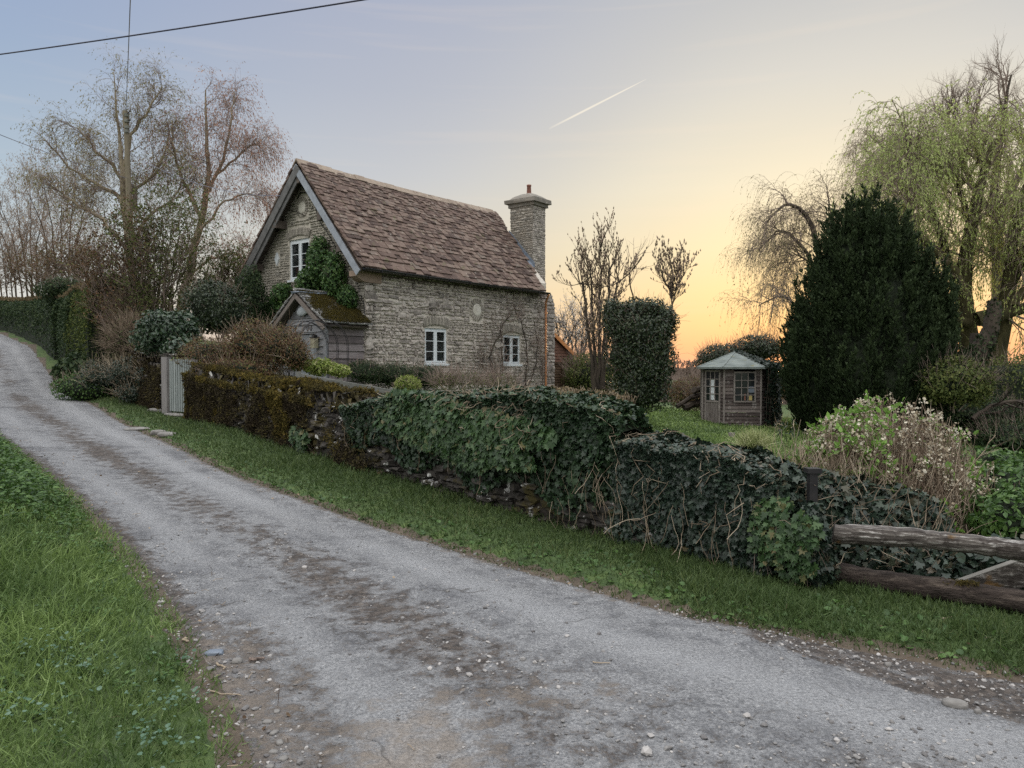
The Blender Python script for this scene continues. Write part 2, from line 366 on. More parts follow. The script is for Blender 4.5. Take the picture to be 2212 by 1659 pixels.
M['core'] = m_noise('shaded_inner_leaf', [(.008, .013, .007), (.02, .028, .014)], 9, 1.0, bmp=.8, bd=.05)
M['twig'] = m_noise('twig_bark', [(.12, .09, .075), (.27, .21, .175)], 7, .9, userr=.6)
M['paletwig'] = m_leaf('dry_stem', [(0, (.13, .1, .07)), (.5, (.24, .19, .135)), (1, (.38, .32, .24))], .8, 0, .2)
M['grass'] = m_leaf('grass_blade', [(0, (.045, .07, .02)), (.45, (.085, .125, .036)), (.86, (.13, .18, .06)), (.96, (.17, .19, .08)), (1, (.3, .27, .16))], .55, .3, .3, patch=(.035, .075, .022), pscale=.9)
M['grassdk'] = m_leaf('verge_grass_blade', [(0, (.026, .044, .014)), (.5, (.05, .082, .023)), (.86, (.085, .118, .038)), (.94, (.14, .13, .06)), (1, (.24, .2, .12))], .6, .3, .3, patch=(.06, .1, .03), pscale=.7)
M['weed'] = m_leaf('weed_leaf', [(0, (.022, .05, .012)), (.5, (.045, .095, .02)), (1, (.085, .15, .035))], .5, .25, .35)
M['laurel'] = m_leaf('laurel_leaf', [(0, (.012, .03, .014)), (.5, (.022, .05, .022)), (1, (.05, .085, .035))], .32, .12, .5)
M['holly'] = m_leaf('column_shrub_leaf', [(0, (.012, .024, .01)), (.5, (.022, .042, .015)), (1, (.05, .07, .025))], .38, .12, .5)
M['climber'] = m_leaf('climber_leaf', [(0, (.02, .05, .014)), (.5, (.038, .085, .022)), (1, (.07, .12, .03))], .5, .25, .35)
M['yew'] = m_leaf('yew_needle', [(0, (.008, .013, .006)), (.5, (.016, .026, .011)), (1, (.034, .05, .02))], .7, .1, .15)
M['willow'] = m_leaf('willow_leaf', [(0, (.14, .175, .055)), (.5, (.21, .25, .085)), (1, (.29, .33, .13))], .6, .6, .2)
M['birchbud'] = m_leaf('birch_catkin', [(0, (.26, .13, .09)), (.5, (.36, .2, .15)), (1, (.42, .3, .2))], .8, .25, .1)
M['birchgreen'] = m_leaf('birch_young_leaf', [(0, (.13, .13, .06)), (.5, (.19, .18, .09)), (1, (.26, .22, .12))], .8, .3, .1)
M['bud'] = m_leaf('tree_bud', [(0, (.16, .12, .09)), (1, (.3, .23, .17))], .8, .2, .1)
M['magn'] = m_leaf('magnolia_bud', [(0, (.13, .1, .07)), (.6, (.24, .19, .13)), (1, (.34, .24, .2))], .7, .25, .2)
M['bloss'] = m_leaf('white_blossom', [(0, (.45, .42, .4)), (1, (.75, .72, .68))], .8, .3, .1)
M['redshrub'] = m_leaf('russet_leaf', [(0, (.04, .03, .016)), (.4, (.095, .055, .03)), (.7, (.13, .075, .04)), (.85, (.08, .09, .03)), (1, (.13, .14, .05))], .75, .2, .2)
M['bright'] = m_leaf('lime_leaf', [(0, (.11, .16, .025)), (.6, (.2, .26, .05)), (1, (.42, .42, .2))], .6, .3, .3)
M['olive'] = m_leaf('olive_leaf', [(0, (.035, .05, .014)), (.6, (.07, .09, .025)), (1, (.12, .13, .04))], .7, .25, .2)
M['hedge'] = m_leaf('hedge_leaf', [(0, (.014, .03, .013)), (.5, (.03, .055, .02)), (1, (.06, .085, .03))], .65, .2, .25)
M['hedgegreen'] = m_leaf('mossy_hedge_leaf', [(0, (.022, .038, .012)), (.5, (.05, .07, .018)), (.85, (.08, .1, .025)), (1, (.12, .13, .035))], .7, .25, .2)
M['bronze'] = m_leaf('clipped_hedge_top', [(0, (.06, .045, .028)), (.5, (.12, .092, .05)), (1, (.18, .14, .08))], .8, .2, .2)
M['hydstem0'] = m_leaf('old_shrub_stem', [(0, (.07, .05, .035)), (.6, (.14, .105, .075)), (1, (.27, .22, .17))], .8, 0, .2)
M['scrub'] = m_leaf('dark_scrub_leaf', [(0, (.03, .026, .014)), (.4, (.06, .048, .026)), (.6, (.04, .055, .02)), (1, (.08, .1, .035))], .8, .15, .2)
M['farwood'] = m_leaf('far_twig', [(0, (.1, .075, .065)), (1, (.2, .15, .12))], .9, .2, .1)
M['bark'] = m_noise('dark_bark', [(.03, .024, .02), (.075, .06, .045)], 5, .95, (1, 1, 3), bmp=.8, bd=.03)
M['barkivy'] = m_noise('mossy_bark', [(.03, .028, .014), (.09, .08, .035)], 5, .95, (1, 1, 3), bmp=.8, bd=.03)
M['birchbark'] = m_noise('birch_bark', [(.11, .09, .065), (.24, .2, .14), (.3, .26, .2)], 4, .9, (1, 1, .5), bmp=.4)
M['pole'] = m_noise('pole_wood', [(.1, .088, .062), (.18, .155, .11), (.22, .19, .14)], 4, .85, (.06, .06, 1.4), bmp=.4)
M['cable'] = m_noise('cable_rubber', [(.02, .022, .05), (.03, .032, .06)], 4, .5, bmp=0)
M['flower'] = m_leaf('dried_petal', [(0, (.26, .2, .13)), (.4, (.46, .4, .3)), (1, (.74, .7, .58))], .8, .35, .1)
M['hydstem'] = m_leaf('hydrangea_stem', [(0, (.07, .05, .035)), (.5, (.14, .105, .075)), (.9, (.25, .2, .15)), (1, (.34, .29, .22))], .8, 0, .2)
M['freshleaf'] = m_leaf('fresh_leaf', [(0, (.09, .17, .03)), (1, (.17, .3, .06))], .5, .35, .3)
M['railwood'] = None

# ------------------------------------------------------------------ terrain
CP = [(0, 0, 0), (0, 3, 0), (-2, 5.5, 0), (1.15, 4.65, 0), (-2.74, 8.64, .10), (-5.45, 8.8, .2), (-5.07, 11.44, .25), (-8.3, 12, .42), (-7.4, 14.4, .36),
      (-11.9, 20.4, .66), (-17.7, 28, 1.55), (-21.5, 33, 2.42), (-27.8, 40, 3.35), (-36, 47, 4.1), (4, 3, -.05), (3, -3, 0), (-3, -3, 0), (8, 2, -.2), (-14.5, 20.4, .75), (-20.5, 27.5, 1.6), (-25, 33, 2.45), (-31, 39, 3.3),
      (-5, 5, .3), (-8, 8, .6), (-3, 2, .06), (-12, 13, .9), (2.3, 5.7, -.16), (-.03, 8.3, -.08), (-2.95, 11.6, .13), (-7.7, 16.9, .4), (-10.5, 19.5, .62),
      (-4.5, 16, .45), (-3.97, 20, .5), (1.2, 26.6, .4), (0, 14, .15), (3, 10, -.25), (5, 20, -.32), (8, 23, -.4), (14, 20, -.9), (6, 9, -.6), (5.5, 5, -.35), (9, 12, -.9),
      (5, 32, -.35), (-10, 24, .9), (-16, 34, 2.3), (-8, 30, 1), (20, 30, -1.2), (0, 60, -.6), (40, 60, -1.5), (-30, 60, 4), (100, 100, -2), (-100, 100, 3), (0, 150, -1.2),
      (-60, 20, 3), (60, 0, -1.5), (-40, -40, 1), (40, -40, -1), (0, -60, 0), (0, 260, -2), (200, 200, -3), (-200, 200, 2)]
CP = np.array(CP, float)
def _tps():
    X = CP[:, :2]; n = len(X); d = np.linalg.norm(X[:, None] - X[None], axis=2); K = d * d * np.log(d + 1e-9) + np.eye(n) * .02
    A = np.zeros((n + 3, n + 3)); A[:n, :n] = K; A[:n, n] = 1; A[:n, n + 1:] = X; A[n, :n] = 1; A[n + 1:, :n] = X.T
    return np.linalg.solve(A, np.concatenate([CP[:, 2], [0, 0, 0]]))
_w = _tps()
def hbase(x, y):
    x = np.asarray(x, float); y = np.asarray(y, float); sh = x.shape; q = np.stack([x.ravel(), y.ravel()], 1); out = np.zeros(len(q))
    for i in range(0, len(q), 20000):
        b = q[i:i + 20000]; d = np.linalg.norm(b[:, None] - CP[None, :, :2], axis=2); K = d * d * np.log(d + 1e-9)
        out[i:i + 20000] = K @ _w[:-3] + _w[-3] + b @ _w[-2:]
    r = np.hypot(q[:, 0], q[:, 1]); far = sstep(140, 260, r)
    out = np.clip(out, -4, 6) * (1 - far) - 2.0 * far
    return out.reshape(sh)
REDGE = np.array([(16, .5), (9, 2.2), (6, 2.9), (4, 3.35), (2.67, 3.84), (1.15, 4.65), (.33, 5.63), (-.9, 6.93), (-2.74, 8.64), (-5.07, 11.44), (-7.4, 14.4), (-11.9, 20.4), (-15, 24.3), (-17.7, 28), (-21.5, 33), (-27.8, 40), (-36, 47)], float)
LEDGE = np.array([(16, -9), (3, -8), (-1.0, -4), (-.75, 1), (-.95, 2.3), (-1.07, 2.92), (-1.31, 3.34), (-1.84, 4.16), (-2.44, 5.07), (-3.96, 6.97), (-5.45, 8.8), (-8.6, 12.2), (-11.8, 15.8), (-15.6, 20.8), (-20.5, 27.4), (-24.6, 32.4), (-31, 39), (-39, 45.5)], float)
def sdist(x, y, E):
    """signed distance to an edge line, + on its right-hand side"""
    q = np.stack([np.ravel(x), np.ravel(y)], 1).astype(float); best = np.full(len(q), 1e9); sg = np.ones(len(q))
    for a, b in zip(E[:-1], E[1:]):
        ab = b - a; t = np.clip(((q - a) @ ab) / (ab @ ab), 0, 1); p = a + t[:, None] * ab; d = np.linalg.norm(q - p, axis=1)
        cr = ab[0] * (q[:, 1] - a[1]) - ab[1] * (q[:, 0] - a[0]); m = d < best - 1e-9
        best[m] = d[m]; sg[m] = np.where(cr[m] < 0, 1, -1)
    return (best * sg).reshape(np.shape(x))
def dR(x, y): return sdist(x, y, REDGE)      # + = verge side (right)
def dL(x, y): return -sdist(x, y, LEDGE)     # + = bank side (left)
def hgt(x, y):
    x = np.asarray(x, float); y = np.asarray(y, float)
    z = hbase(x, y); r = dR(x, y); l = dL(x, y); near = np.hypot(x, y) < 70
    inside = (r < 0) & (l < 0)
    p = np.stack([x, y, 0 * x], -1)
    bumpr = .09 * sstep(0, .35, r) + .04 * nz(p, 1.3, 3) * sstep(0, .5, r)
    bumpl = .10 * sstep(0, .6, l) + .06 * nz(p, 1.1, 4) * sstep(0, .6, l)
    z = z + np.where(near, np.where(r > 0, bumpr, 0) + np.where((l > 0) & (r <= 0), bumpl, 0), 0)
    return np.where(inside, z - .05 * sstep(0, .12, np.minimum(-r, -l)), z), r, l
def H1(x, y): return float(hgt(np.array([x]), np.array([y]))[0][0])

def polar(r, th, lim=None):
    RR, TT = np.meshgrid(r, th, indexing='ij'); X = RR * np.sin(TT); Y = RR * np.cos(TT); return X, Y
def gridfaces(a, b, wrap=False):
    i = np.arange(a - 1)[:, None]; j = np.arange(b if wrap else b - 1)[None]; j2 = (j + 1) % b
    return np.stack([i * b + j, (i + 1) * b + j, (i + 1) * b + j2, i * b + j2], -1).reshape(-1, 4)

m, t, b = mat('garden_soil_and_turf'); v = texco(t)
n1 = noise(t, v, .35, 5); n2 = noise(t, v, 5, 6, .7); n3 = noise(t, v, 45, 4)
c = ramp(t, maprange(t, n2, .3, .7), [(0, (.02, .034, .01)), (.5, (.045, .08, .02)), (1, (.09, .13, .035))])
c = mixc(t, maprange(t, n1, .5, .7), c, (.075, .1, .03))
c = mixc(t, maprange(t, attr(t), .4, .6), c, ramp(t, n2, [(.3, (.05, .038, .026)), (.7, (.12, .095, .07))]))
t.links.new(c, b.inputs[0]); b.inputs['Roughness'].default_value = 1; bump(t, b, n3, .8, .03); M['ground'] = m
X, Y = polar(np.concatenate([[0.3], np.geomspace(.9, 700, 330)]), np.linspace(-math.pi, math.pi, 721)[:-1])
Z, r_, l_ = hgt(X, Y); g = G()
soil = np.where((np.maximum(r_, l_) < .1) & (np.hypot(X, Y) < 60), .9, 0.0)
g.add(np.stack([X, Y, Z], -1), gridfaces(X.shape[0], X.shape[1], True)[:, ::-1], soil.ravel())
g.build('ground', M['ground'], kind='structure', loc=(0, 0, 0), smooth=True)

# ---- the lane
m, t, b = mat('worn_lane_surface'); v = texco(t)
agg = t.nodes.new('ShaderNodeTexVoronoi'); agg.inputs['Scale'].default_value = 75; t.links.new(v, agg.inputs[0])
agg2 = t.nodes.new('ShaderNodeTexVoronoi'); agg2.inputs['Scale'].default_value = 34; t.links.new(v, agg2.inputs[0])
fine = noise(t, v, 60, 4, .7); mid = noise(t, v, 7, 7, .68, .3); big = noise(t, v, 1.3, 5, .6)
pale = ramp(t, fine, [(.3, (.088, .09, .094)), (.48, (.20, .203, .208)), (.7, (.345, .348, .35))])
dark = ramp(t, agg.outputs['Color'], [(.1, (.045, .046, .05)), (.6, (.10, .102, .11)), (.95, (.22, .225, .235))])
c = mixc(t, maprange(t, mid, .47, .58), pale, mixc(t, .55, pale, dark))
c = mixc(t, maprange(t, big, .52, .66, 0, .7), c, dark)
c = mixc(t, maprange(t, wmath(t, 'ADD', attr(t, 'pale'), wmath(t, 'MULTIPLY', wmath(t, 'SUBTRACT', mid, .5), 1.2)), .3, .8, 0, .75), c, ramp(t, fine, [(.3, (.185, .19, .197)), (.7, (.375, .38, .385))]))
grit = ramp(t, agg2.outputs['Color'], [(.05, (.025, .02, .016)), (.5, (.062, .048, .038)), (.85, (.11, .09, .074)), (1, (.24, .21, .18))])
dirtm = wmath(t, 'ADD', attr(t, 'dirt'), wmath(t, 'ADD', wmath(t, 'MULTIPLY', wmath(t, 'SUBTRACT', mid, .5), 1.8), wmath(t, 'MULTIPLY', wmath(t, 'SUBTRACT', fine, .5), 1.2)))
c = mixc(t, maprange(t, dirtm, .36, .7, 0, .88), c, grit)
sand = ramp(t, fine, [(.3, (.17, .145, .12)), (.7, (.27, .235, .2))])
sm = wmath(t, 'ADD', attr(t, 'sand'), wmath(t, 'MULTIPLY', wmath(t, 'SUBTRACT', mid, .5), 1.8))
c = mixc(t, maprange(t, sm, .35, .75, 0, .75), c, sand)
crk = t.nodes.new('ShaderNodeTexVoronoi'); crk.feature = 'DISTANCE_TO_EDGE'; crk.inputs['Scale'].default_value = 1.1
vd = t.nodes.new('ShaderNodeVectorMath'); vd.operation = 'MULTIPLY_ADD'; cnz = t.nodes.new('ShaderNodeTexNoise'); cnz.inputs['Scale'].default_value = 3
t.links.new(v, cnz.inputs[0]); t.links.new(cnz.outputs['Color'], vd.inputs[0]); vd.inputs[1].default_value = (.5, .5, .5); t.links.new(v, vd.inputs[2]); t.links.new(vd.outputs[0], crk.inputs[0])
cm = wmath(t, 'MULTIPLY', maprange(t, crk.outputs['Distance'], 0, .012, 1, 0), maprange(t, big, .48, .6))
c = mixc(t, wmath(t, 'MULTIPLY', cm, .75), c, (.05, .045, .04))
t.links.new(c, b.inputs[0]); b.inputs['Roughness'].default_value = .88; b.inputs['Specular IOR Level'].default_value = .3
hh = wmath(t, 'ADD', wmath(t, 'MULTIPLY', agg.outputs['Distance'], .7), wmath(t, 'MULTIPLY', mid, 2.0)); bump(t, b, hh, 1.0, .02); M['road'] = m
ASPH = np.array([(1.0, 4.7), (1.53, 4.09), (1.9, 3.62), (2.26, 3.26), (3.2, 2.55), (4.5, 1.6), (6, .3)], float)
X, Y = polar(np.geomspace(.7, 62, 640), np.radians(np.concatenate([np.linspace(-70, 62, 820), np.linspace(62.5, 100, 40)])))
r_ = dR(X, Y); l_ = dL(X, Y); p = np.stack([X, Y, 0 * X], -1)
jit = .05 * nz(p, 5, 8) + .05 * nz(p, 1.7, 9)
ins = ((r_ < jit + .03) & (l_ < jit + .03)).ravel()
Zr = hbase(X, Y) - .012 + .012 * nz(p, 1.4, 2) + .003 * nz(p, 22, 6, 2) + .02 * np.cos(np.clip((r_ - l_) / 1.6, -1.6, 1.6))
F = gridfaces(*X.shape); F = F[ins[F].all(1)]; used = np.zeros(X.size, bool); used[F] = True; idx = np.cumsum(used) - 1
V = np.stack([X, Y, Zr], -1).reshape(-1, 3)[used]; F = idx[F]
g = G(); g.add(V, F[:, ::-1]); road = g.build('road', M['road'], kind='structure', loc=(0, 0, 0), smooth=True)
rr = r_.ravel()[used]; ll = l_.ravel()[used]; w = -rr / np.maximum(-rr - ll, .1); y_ = V[:, 1]; x_ = V[:, 0]
ap = sdist(x_, y_, ASPH); dist = np.hypot(x_, y_)
P1 = np.column_stack([x_, y_, 0 * x_])
cen = np.exp(-((w - .53 + .07 * nz(P1, .8, 5)) / .15) ** 2) * np.clip(.62 + .42 * nz(P1, 1.1, 12), .1, 1.1)
cen *= np.where((dist < 4.6) , .8, 1)
edge = np.maximum(sstep(-.16, 0, rr), sstep(-.3, -.05, ll)) * .75
apron = sstep(.02, -.08, ap) * sstep(.9, 1.5, x_) * (y_ > 0)
leftdirt = sstep(-.8, -.25, ll) * sstep(5.2, 4.2, y_) * .6
gravel2 = np.exp(-(((x_ - 1.55) / .55) ** 2 + ((y_ - 2.75) / .35) ** 2)) * .5
dirt = np.clip(np.maximum.reduce([cen * .9, edge, apron * .72, leftdirt, gravel2]), 0, 1)
sandm = np.maximum(np.exp(-(((x_ + .42) / .42) ** 2 + ((y_ - 2.85) / .8) ** 2)) * .75, np.exp(-(((x_ - .25) / .8) ** 2 + ((y_ - 3.5) / .28) ** 2)) * .45)
sandm = np.maximum(sandm, sstep(-.75, -.1, ll) * sstep(5.4, 4.0, y_) * .52)
sandm = np.maximum(sandm, np.where((rr > -.14) & (x_ < 1), .38, 0))
palem = np.maximum(np.exp(-((w - .24 + .03 * nz(P1, .7, 3)) / .10) ** 2), .85 * np.exp(-((w - .80 + .03 * nz(P1, .7, 4)) / .09) ** 2)) * (.65 + .35 * nz(P1, 1.1, 14))
for nm, dv in (('dirt', dirt), ('sand', sandm), ('pale', np.clip(palem, 0, 1))):
    a_ = road.data.attributes.new(nm, 'FLOAT', 'POINT'); a_.data.foreach_set('value', dv.astype(np.float32))

def roadz(x, y):
    r = dR(x, y); l = dL(x, y); p = np.stack([x, y, 0 * x], -1)
    zr = hbase(x, y) - .012 + .012 * nz(p, 1.4, 2) + .02 * np.cos(np.clip((r - l) / 1.6, -1.6, 1.6))
    return np.where((r < 0) & (l < 0), zr, hgt(x, y)[0])
def pts_in(n, x0, x1, y0, y1):
    return rng.uniform(x0, x1, n), rng.uniform(y0, y1, n)
# loose grit
gx, gy = [], []
x, y = pts_in(120000, -3, 4.5, 1.6, 7); r = dR(x, y); l = dL(x, y); w = -r / np.maximum(-r - l, .1); P1 = np.column_stack([x, y, 0 * x])
pr = np.exp(-((w - .52) / .11) ** 2) * .35 * (nz(P1, 2, 7) > -.2) + sstep(-.5, 0, l) * .5 + (sdist(x, y, ASPH) < 0) * (x > 1) * .6 + np.exp(-(((x - 1.6) / .5) ** 2 + ((y - 2.8) / .35) ** 2)) * .9 + .015 + sstep(-.15, 0, r) * .4
k = (r < .03) & (l < .1) & (rng.random(len(x)) < pr * .3); x = x[k]; y = y[k]
n = len(x); z = roadz(x, y); g = G(); s_ = rng.gamma(2.0, .0022, n) + .0025
g.scat(ROCK, np.stack([x, y, z + s_ * .3], 1), frames(rng.normal(size=(n, 3)) * .25 + [0, 0, 1]), s_[:, None] * rng.uniform([.8, .8, .45], [1.4, 1.1, .75], (n, 3)), rng.random(n), jit=.2)
M['grit'] = m_noise('grit_stone', [(.09, .085, .085), (.19, .185, .18), (.42, .4, .38)], 20, .85, userr=.85, bmp=.2)
g.build('loose_gravel', M['grit'], label='loose gravel and grit strewn over the lane surface', cat='gravel', kind='stuff', loc=(0, 0, 0))

# ------------------------------------------------------------------ vegetation helpers
def up_dirs(n, lean=.4): return nrm(np.column_stack([rng.normal(size=(n, 2)) * lean, np.ones(n)]))
def blades(g, pos, ln, wd, lean=.45, rnd=None, mat=0, bias=(0, 0, 0)):
    n = len(pos); d = nrm(up_dirs(n, lean) + np.array(bias)); rnd = rng.random(n) if rnd is None else rnd
    g.scat(BLADE, pos, along(d), np.stack([wd, ln, ln], 1), rnd, mat)
def grow(Pp, R, m, t0, t1, ang, L, rad, K=6, up=0.0, wig=.12, Lf=None, tip=.3, droop=0.0):
    n, Kp = Pp.shape[:2]; idx = np.repeat(np.arange(n), m); N_ = n * m
    t = t0 + (t1 - t0) * ((np.tile(np.arange(m), n) + rng.random(N_)) / m); f = t * (Kp - 1); i = np.minimum(f.astype(int), Kp - 2); q = (f - i)[:, None]
    pos = Pp[idx, i] * (1 - q) + Pp[idx, i + 1] * q; T = nrm(Pp[idx, i + 1] - Pp[idx, i]); pr = R[idx, i] * (1 - q[:, 0]) + R[idx, i + 1] * q[:, 0]
    per = nrm(np.cross(T, rng.normal(size=(N_, 3)))); a = np.radians(rng.normal(ang, ang * .18, N_))[:, None]
    d = nrm(np.cos(a) * T + np.sin(a) * per); ln = L * rng.uniform(.65, 1.2, N_) * (Lf(t) if Lf else 1)
    out = np.zeros((N_, K, 3)); out[:, 0] = pos; st = (ln / (K - 1))[:, None]
    for k in range(1, K):
        d = nrm(d + np.array([0, 0, up]) + np.array([0, 0, -droop]) * (k / K) + rng.normal(size=(N_, 3)) * wig); out[:, k] = out[:, k - 1] + d * st
    r0 = np.minimum(rad * rng.uniform(.8, 1.2, N_), pr * .75 + 1e-4)
    RR = r0[:, None] * np.linspace(1, tip, K)[None] ** 1.0
    return out, RR
def trunk(pts, r0, r1, K=14, wob=.03):
    pts = np.array(pts, float); s = np.linspace(0, len(pts) - 1, K); i = np.minimum(s.astype(int), len(pts) - 2); q = (s - i)[:, None]
    # smooth (Catmull-Rom) through the points
    pp = np.vstack([2 * pts[0] - pts[1], pts, 2 * pts[-1] - pts[-2]]); a, b_, c_, d_ = pp[i], pp[i + 1], pp[i + 2], pp[i + 3]
    o = .5 * ((2 * b_) + (c_ - a) * q + (2 * a - 5 * b_ + 4 * c_ - d_) * q ** 2 + (3 * b_ - a - 3 * c_ + d_) * q ** 3)
    o[1:] += rng.normal(size=(K - 1, 3)) * wob
    return o[None], np.linspace(r0, r1, K)[None]
def at_pts(Pp, m, t0=0.0, t1=1.0):
    n, K = Pp.shape[:2]; idx = np.repeat(np.arange(n), m); t = rng.uniform(t0, t1, n * m); f = t * (K - 1); i = np.minimum(f.astype(int), K - 2); q = (f - i)[:, None]
    return Pp[idx, i] * (1 - q) + Pp[idx, i + 1] * q, nrm(Pp[idx, i + 1] - Pp[idx, i])
def blob_pts(n, c, rad, lump=.18, ls=2.2, seed=1, shell=.35, flat=0.0, zmin=-1.0, box=1.0):
    """points in the outer shell of a lumpy ellipsoid with their outward normals; box > 1 squares it off"""
    d = nrm(rng.normal(size=(int(n * 1.3), 3))); d = d[d[:, 2] > zmin][:n]
    if box != 1: q = (np.abs(d) ** box).sum(1) ** (1 / box); e = d / q[:, None]
    else: e = d
    k = 1 + lump * nz(d * 1.0, ls, seed) + lump * .5 * nz(d, ls * 3, seed + 3)
    u = 1 - shell * rng.random(len(d)) ** 1.6
    p = np.array(c) + e * np.array(rad) * (k * u)[:, None]; nn = nrm(d / np.array(rad))
    return p, nn
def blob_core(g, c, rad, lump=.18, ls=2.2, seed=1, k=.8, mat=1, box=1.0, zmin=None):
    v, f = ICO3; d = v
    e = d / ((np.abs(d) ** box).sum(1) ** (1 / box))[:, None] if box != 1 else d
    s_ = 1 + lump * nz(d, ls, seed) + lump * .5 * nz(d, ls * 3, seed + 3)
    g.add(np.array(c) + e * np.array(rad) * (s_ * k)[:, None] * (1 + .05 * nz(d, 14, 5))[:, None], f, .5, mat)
def leafset(g, p, nn, tpl, size, rnd=None, mat=0, flop=.6, tipdown=.6, var=.3):
    n = len(p); z = nrm(nn + rng.normal(size=(n, 3)) * flop); y = nrm(rng.normal(size=(n, 3)) * .7 + np.array([0, 0, -tipdown])); s_ = size * rng.uniform(1 - var, 1 + var, n)
    g.scat(tpl, p, frames(z, None if False else y), s_, rng.random(n) if rnd is None else rnd, mat)
def frames2(z, y):
    z = nrm(z); x = nrm(np.cross(y, z)); y = np.cross(z, x); return np.stack([x, y, z], axis=2)
frames_old = frames
def frames(z, y=None):
    z = nrm(z); n = len(z); y = rng.normal(size=(n, 3)) if y is None else np.broadcast_to(np.asarray(y, float), (n, 3))
    return frames2(z, y)
def shrub(name, label, cat, c, rad, n, tpl, size, m, stemm='twig', lump=.2, ls=2.2, seed=1, shell=.4, core=.78, tipdown=.6, box=1.0, zmin=-.8, stems=0, sprouts=0, sproutlen=.3, group=None, flop=.6, parts=None):
    base = np.array([c[0], c[1], c[2] - rad[2]]); root = empty(name, base, label, cat, group)
    g = G(); p, nn = blob_pts(n, c, rad, lump, ls, seed, shell, zmin=zmin, box=box); leafset(g, p, nn, tpl, size, tipdown=tipdown, flop=flop)
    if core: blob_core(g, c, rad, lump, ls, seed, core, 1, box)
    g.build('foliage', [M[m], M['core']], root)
    g = G(); k = max(stems, 6)
    s0 = base + np.column_stack([rng.normal(size=(k, 2)) * .12 * rad[0], np.zeros(k)]); d = nrm(rng.normal(size=(k, 3)) + [0, 0, 1.3]); d[:, 2] = abs(d[:, 2])
    e = np.array(c) + d * np.array(rad) * 1.02; tt = np.linspace(0, 1, 6)[None, :, None]
    Pp = s0[:, None] * (1 - tt) + e[:, None] * tt + rng.normal(size=(k, 6, 3)) * .03; g.tubes(Pp, np.linspace(.018, .004, 6)[None] * np.ones((k, 1)), 4, rng.random(k))
    if sprouts:
        p, nn = blob_pts(sprouts, c, rad, lump, ls, seed, .1, zmin=0.0 if zmin < 0 else zmin, box=box); d = nrm(nn + rng.normal(size=nn.shape) * .35 + [0, 0, .6]); L = sproutlen * rng.uniform(.3, 1.2, len(p))
        tt = np.linspace(-.4, 1, 4)[None, :, None]; Pp = p[:, None] + d[:, None] * tt * L[:, None, None] + rng.normal(size=(len(p), 4, 3)) * .012
        g.tubes(Pp, np.linspace(.006, .002, 4)[None] * np.ones((len(p), 1)), 3, rng.random(len(p)))
    g.build('stem', M[stemm], root)
    return root

def multi(name, label, cat, blobs, tpl, size, m, **kw):
    c0 = blobs[0][0]; root = empty(name, (c0[0], c0[1], c0[2] - blobs[0][1][2]), label, cat); g = G(); sp_ = kw.get('sprouts', 0); gs = G()
    for i, (c, rad, n) in enumerate(blobs):
        p, nn = blob_pts(n, c, rad, kw.get('lump', .22), 2.4, i + kw.get('seed', 1), kw.get('shell', .4)); leafset(g, p, nn, tpl, size, tipdown=kw.get('tipdown', .6)); 
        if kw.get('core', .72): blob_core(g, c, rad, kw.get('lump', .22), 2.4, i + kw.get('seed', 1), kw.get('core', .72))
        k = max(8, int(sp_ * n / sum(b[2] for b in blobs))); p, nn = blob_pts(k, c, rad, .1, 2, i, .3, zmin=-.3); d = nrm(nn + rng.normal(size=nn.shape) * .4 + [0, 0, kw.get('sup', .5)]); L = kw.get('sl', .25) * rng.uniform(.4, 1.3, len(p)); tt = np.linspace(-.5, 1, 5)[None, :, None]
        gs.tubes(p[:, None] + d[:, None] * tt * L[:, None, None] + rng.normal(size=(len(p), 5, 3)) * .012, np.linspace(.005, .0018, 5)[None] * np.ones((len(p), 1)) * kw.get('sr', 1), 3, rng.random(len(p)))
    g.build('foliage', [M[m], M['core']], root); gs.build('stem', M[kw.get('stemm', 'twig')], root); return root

# ------------------------------------------------------------------ grass
def ppoly(x, y, poly):
    poly = np.asarray(poly, float); ins = np.zeros(len(x), bool); j = len(poly) - 1
    for i in range(len(poly)):
        xi, yi = poly[i]; xj, yj = poly[j]; k = ((yi > y) != (yj > y)) & (x < (xj - xi) * (y - yi) / (yj - yi + 1e-12) + xi); ins ^= k; j = i
    return ins
def grass_area(x0, x1, y0, y1, dens, cond):
    n = int((x1 - x0) * (y1 - y0) * dens); x, y = pts_in(n, x0, x1, y0, y1); k = cond(x, y); return x[k], y[k]
def wallx(s): return 2.3 - 10 * s, 5.7 + 11.2 * s
WN = nrm(np.array([-.746, -.666, 0]))   # garden wall: road-side normal
WD = nrm(np.array([-10, 11.2, 0.]))
def wdist(x, y): return (np.asarray(x) - 2.3) * WN[0] + (np.asarray(y) - 5.7) * WN[1]     # + on the road side
# verge between lane and wall
def edge_fade(r): return rng.random(np.shape(r)) < sstep(-.08, .06, r + .1 * rng.normal(size=np.shape(r)) * .5)
x, y = grass_area(-12, 5.5, 2.6, 21, 1500, lambda x, y: (dR(x, y) > -.05) & (wdist(x, y) > -.15) & (y > 2.5) & (rng.random(len(x)) < np.clip(1.7 - .09 * np.hypot(x, y), .25, 1)))
xa, ya = grass_area(1.0, 4.6, 3.3, 6.6, 2600, lambda x, y: (dR(x, y) > -.03) & (wdist(x, y) > -1.2))
x = np.concatenate([x, xa]); y = np.concatenate([y, ya]); r = dR(x, y); P1 = np.column_stack([x, y, 0 * x]); k = edge_fade(r + .07 * nz(P1, 3, 2)) & (rng.random(len(x)) < np.where((nz(P1, 2.3, 6) < -.45) & (x > 1), .35, 1)); x, y, r = x[k], y[k], r[k]; P1 = P1[k]
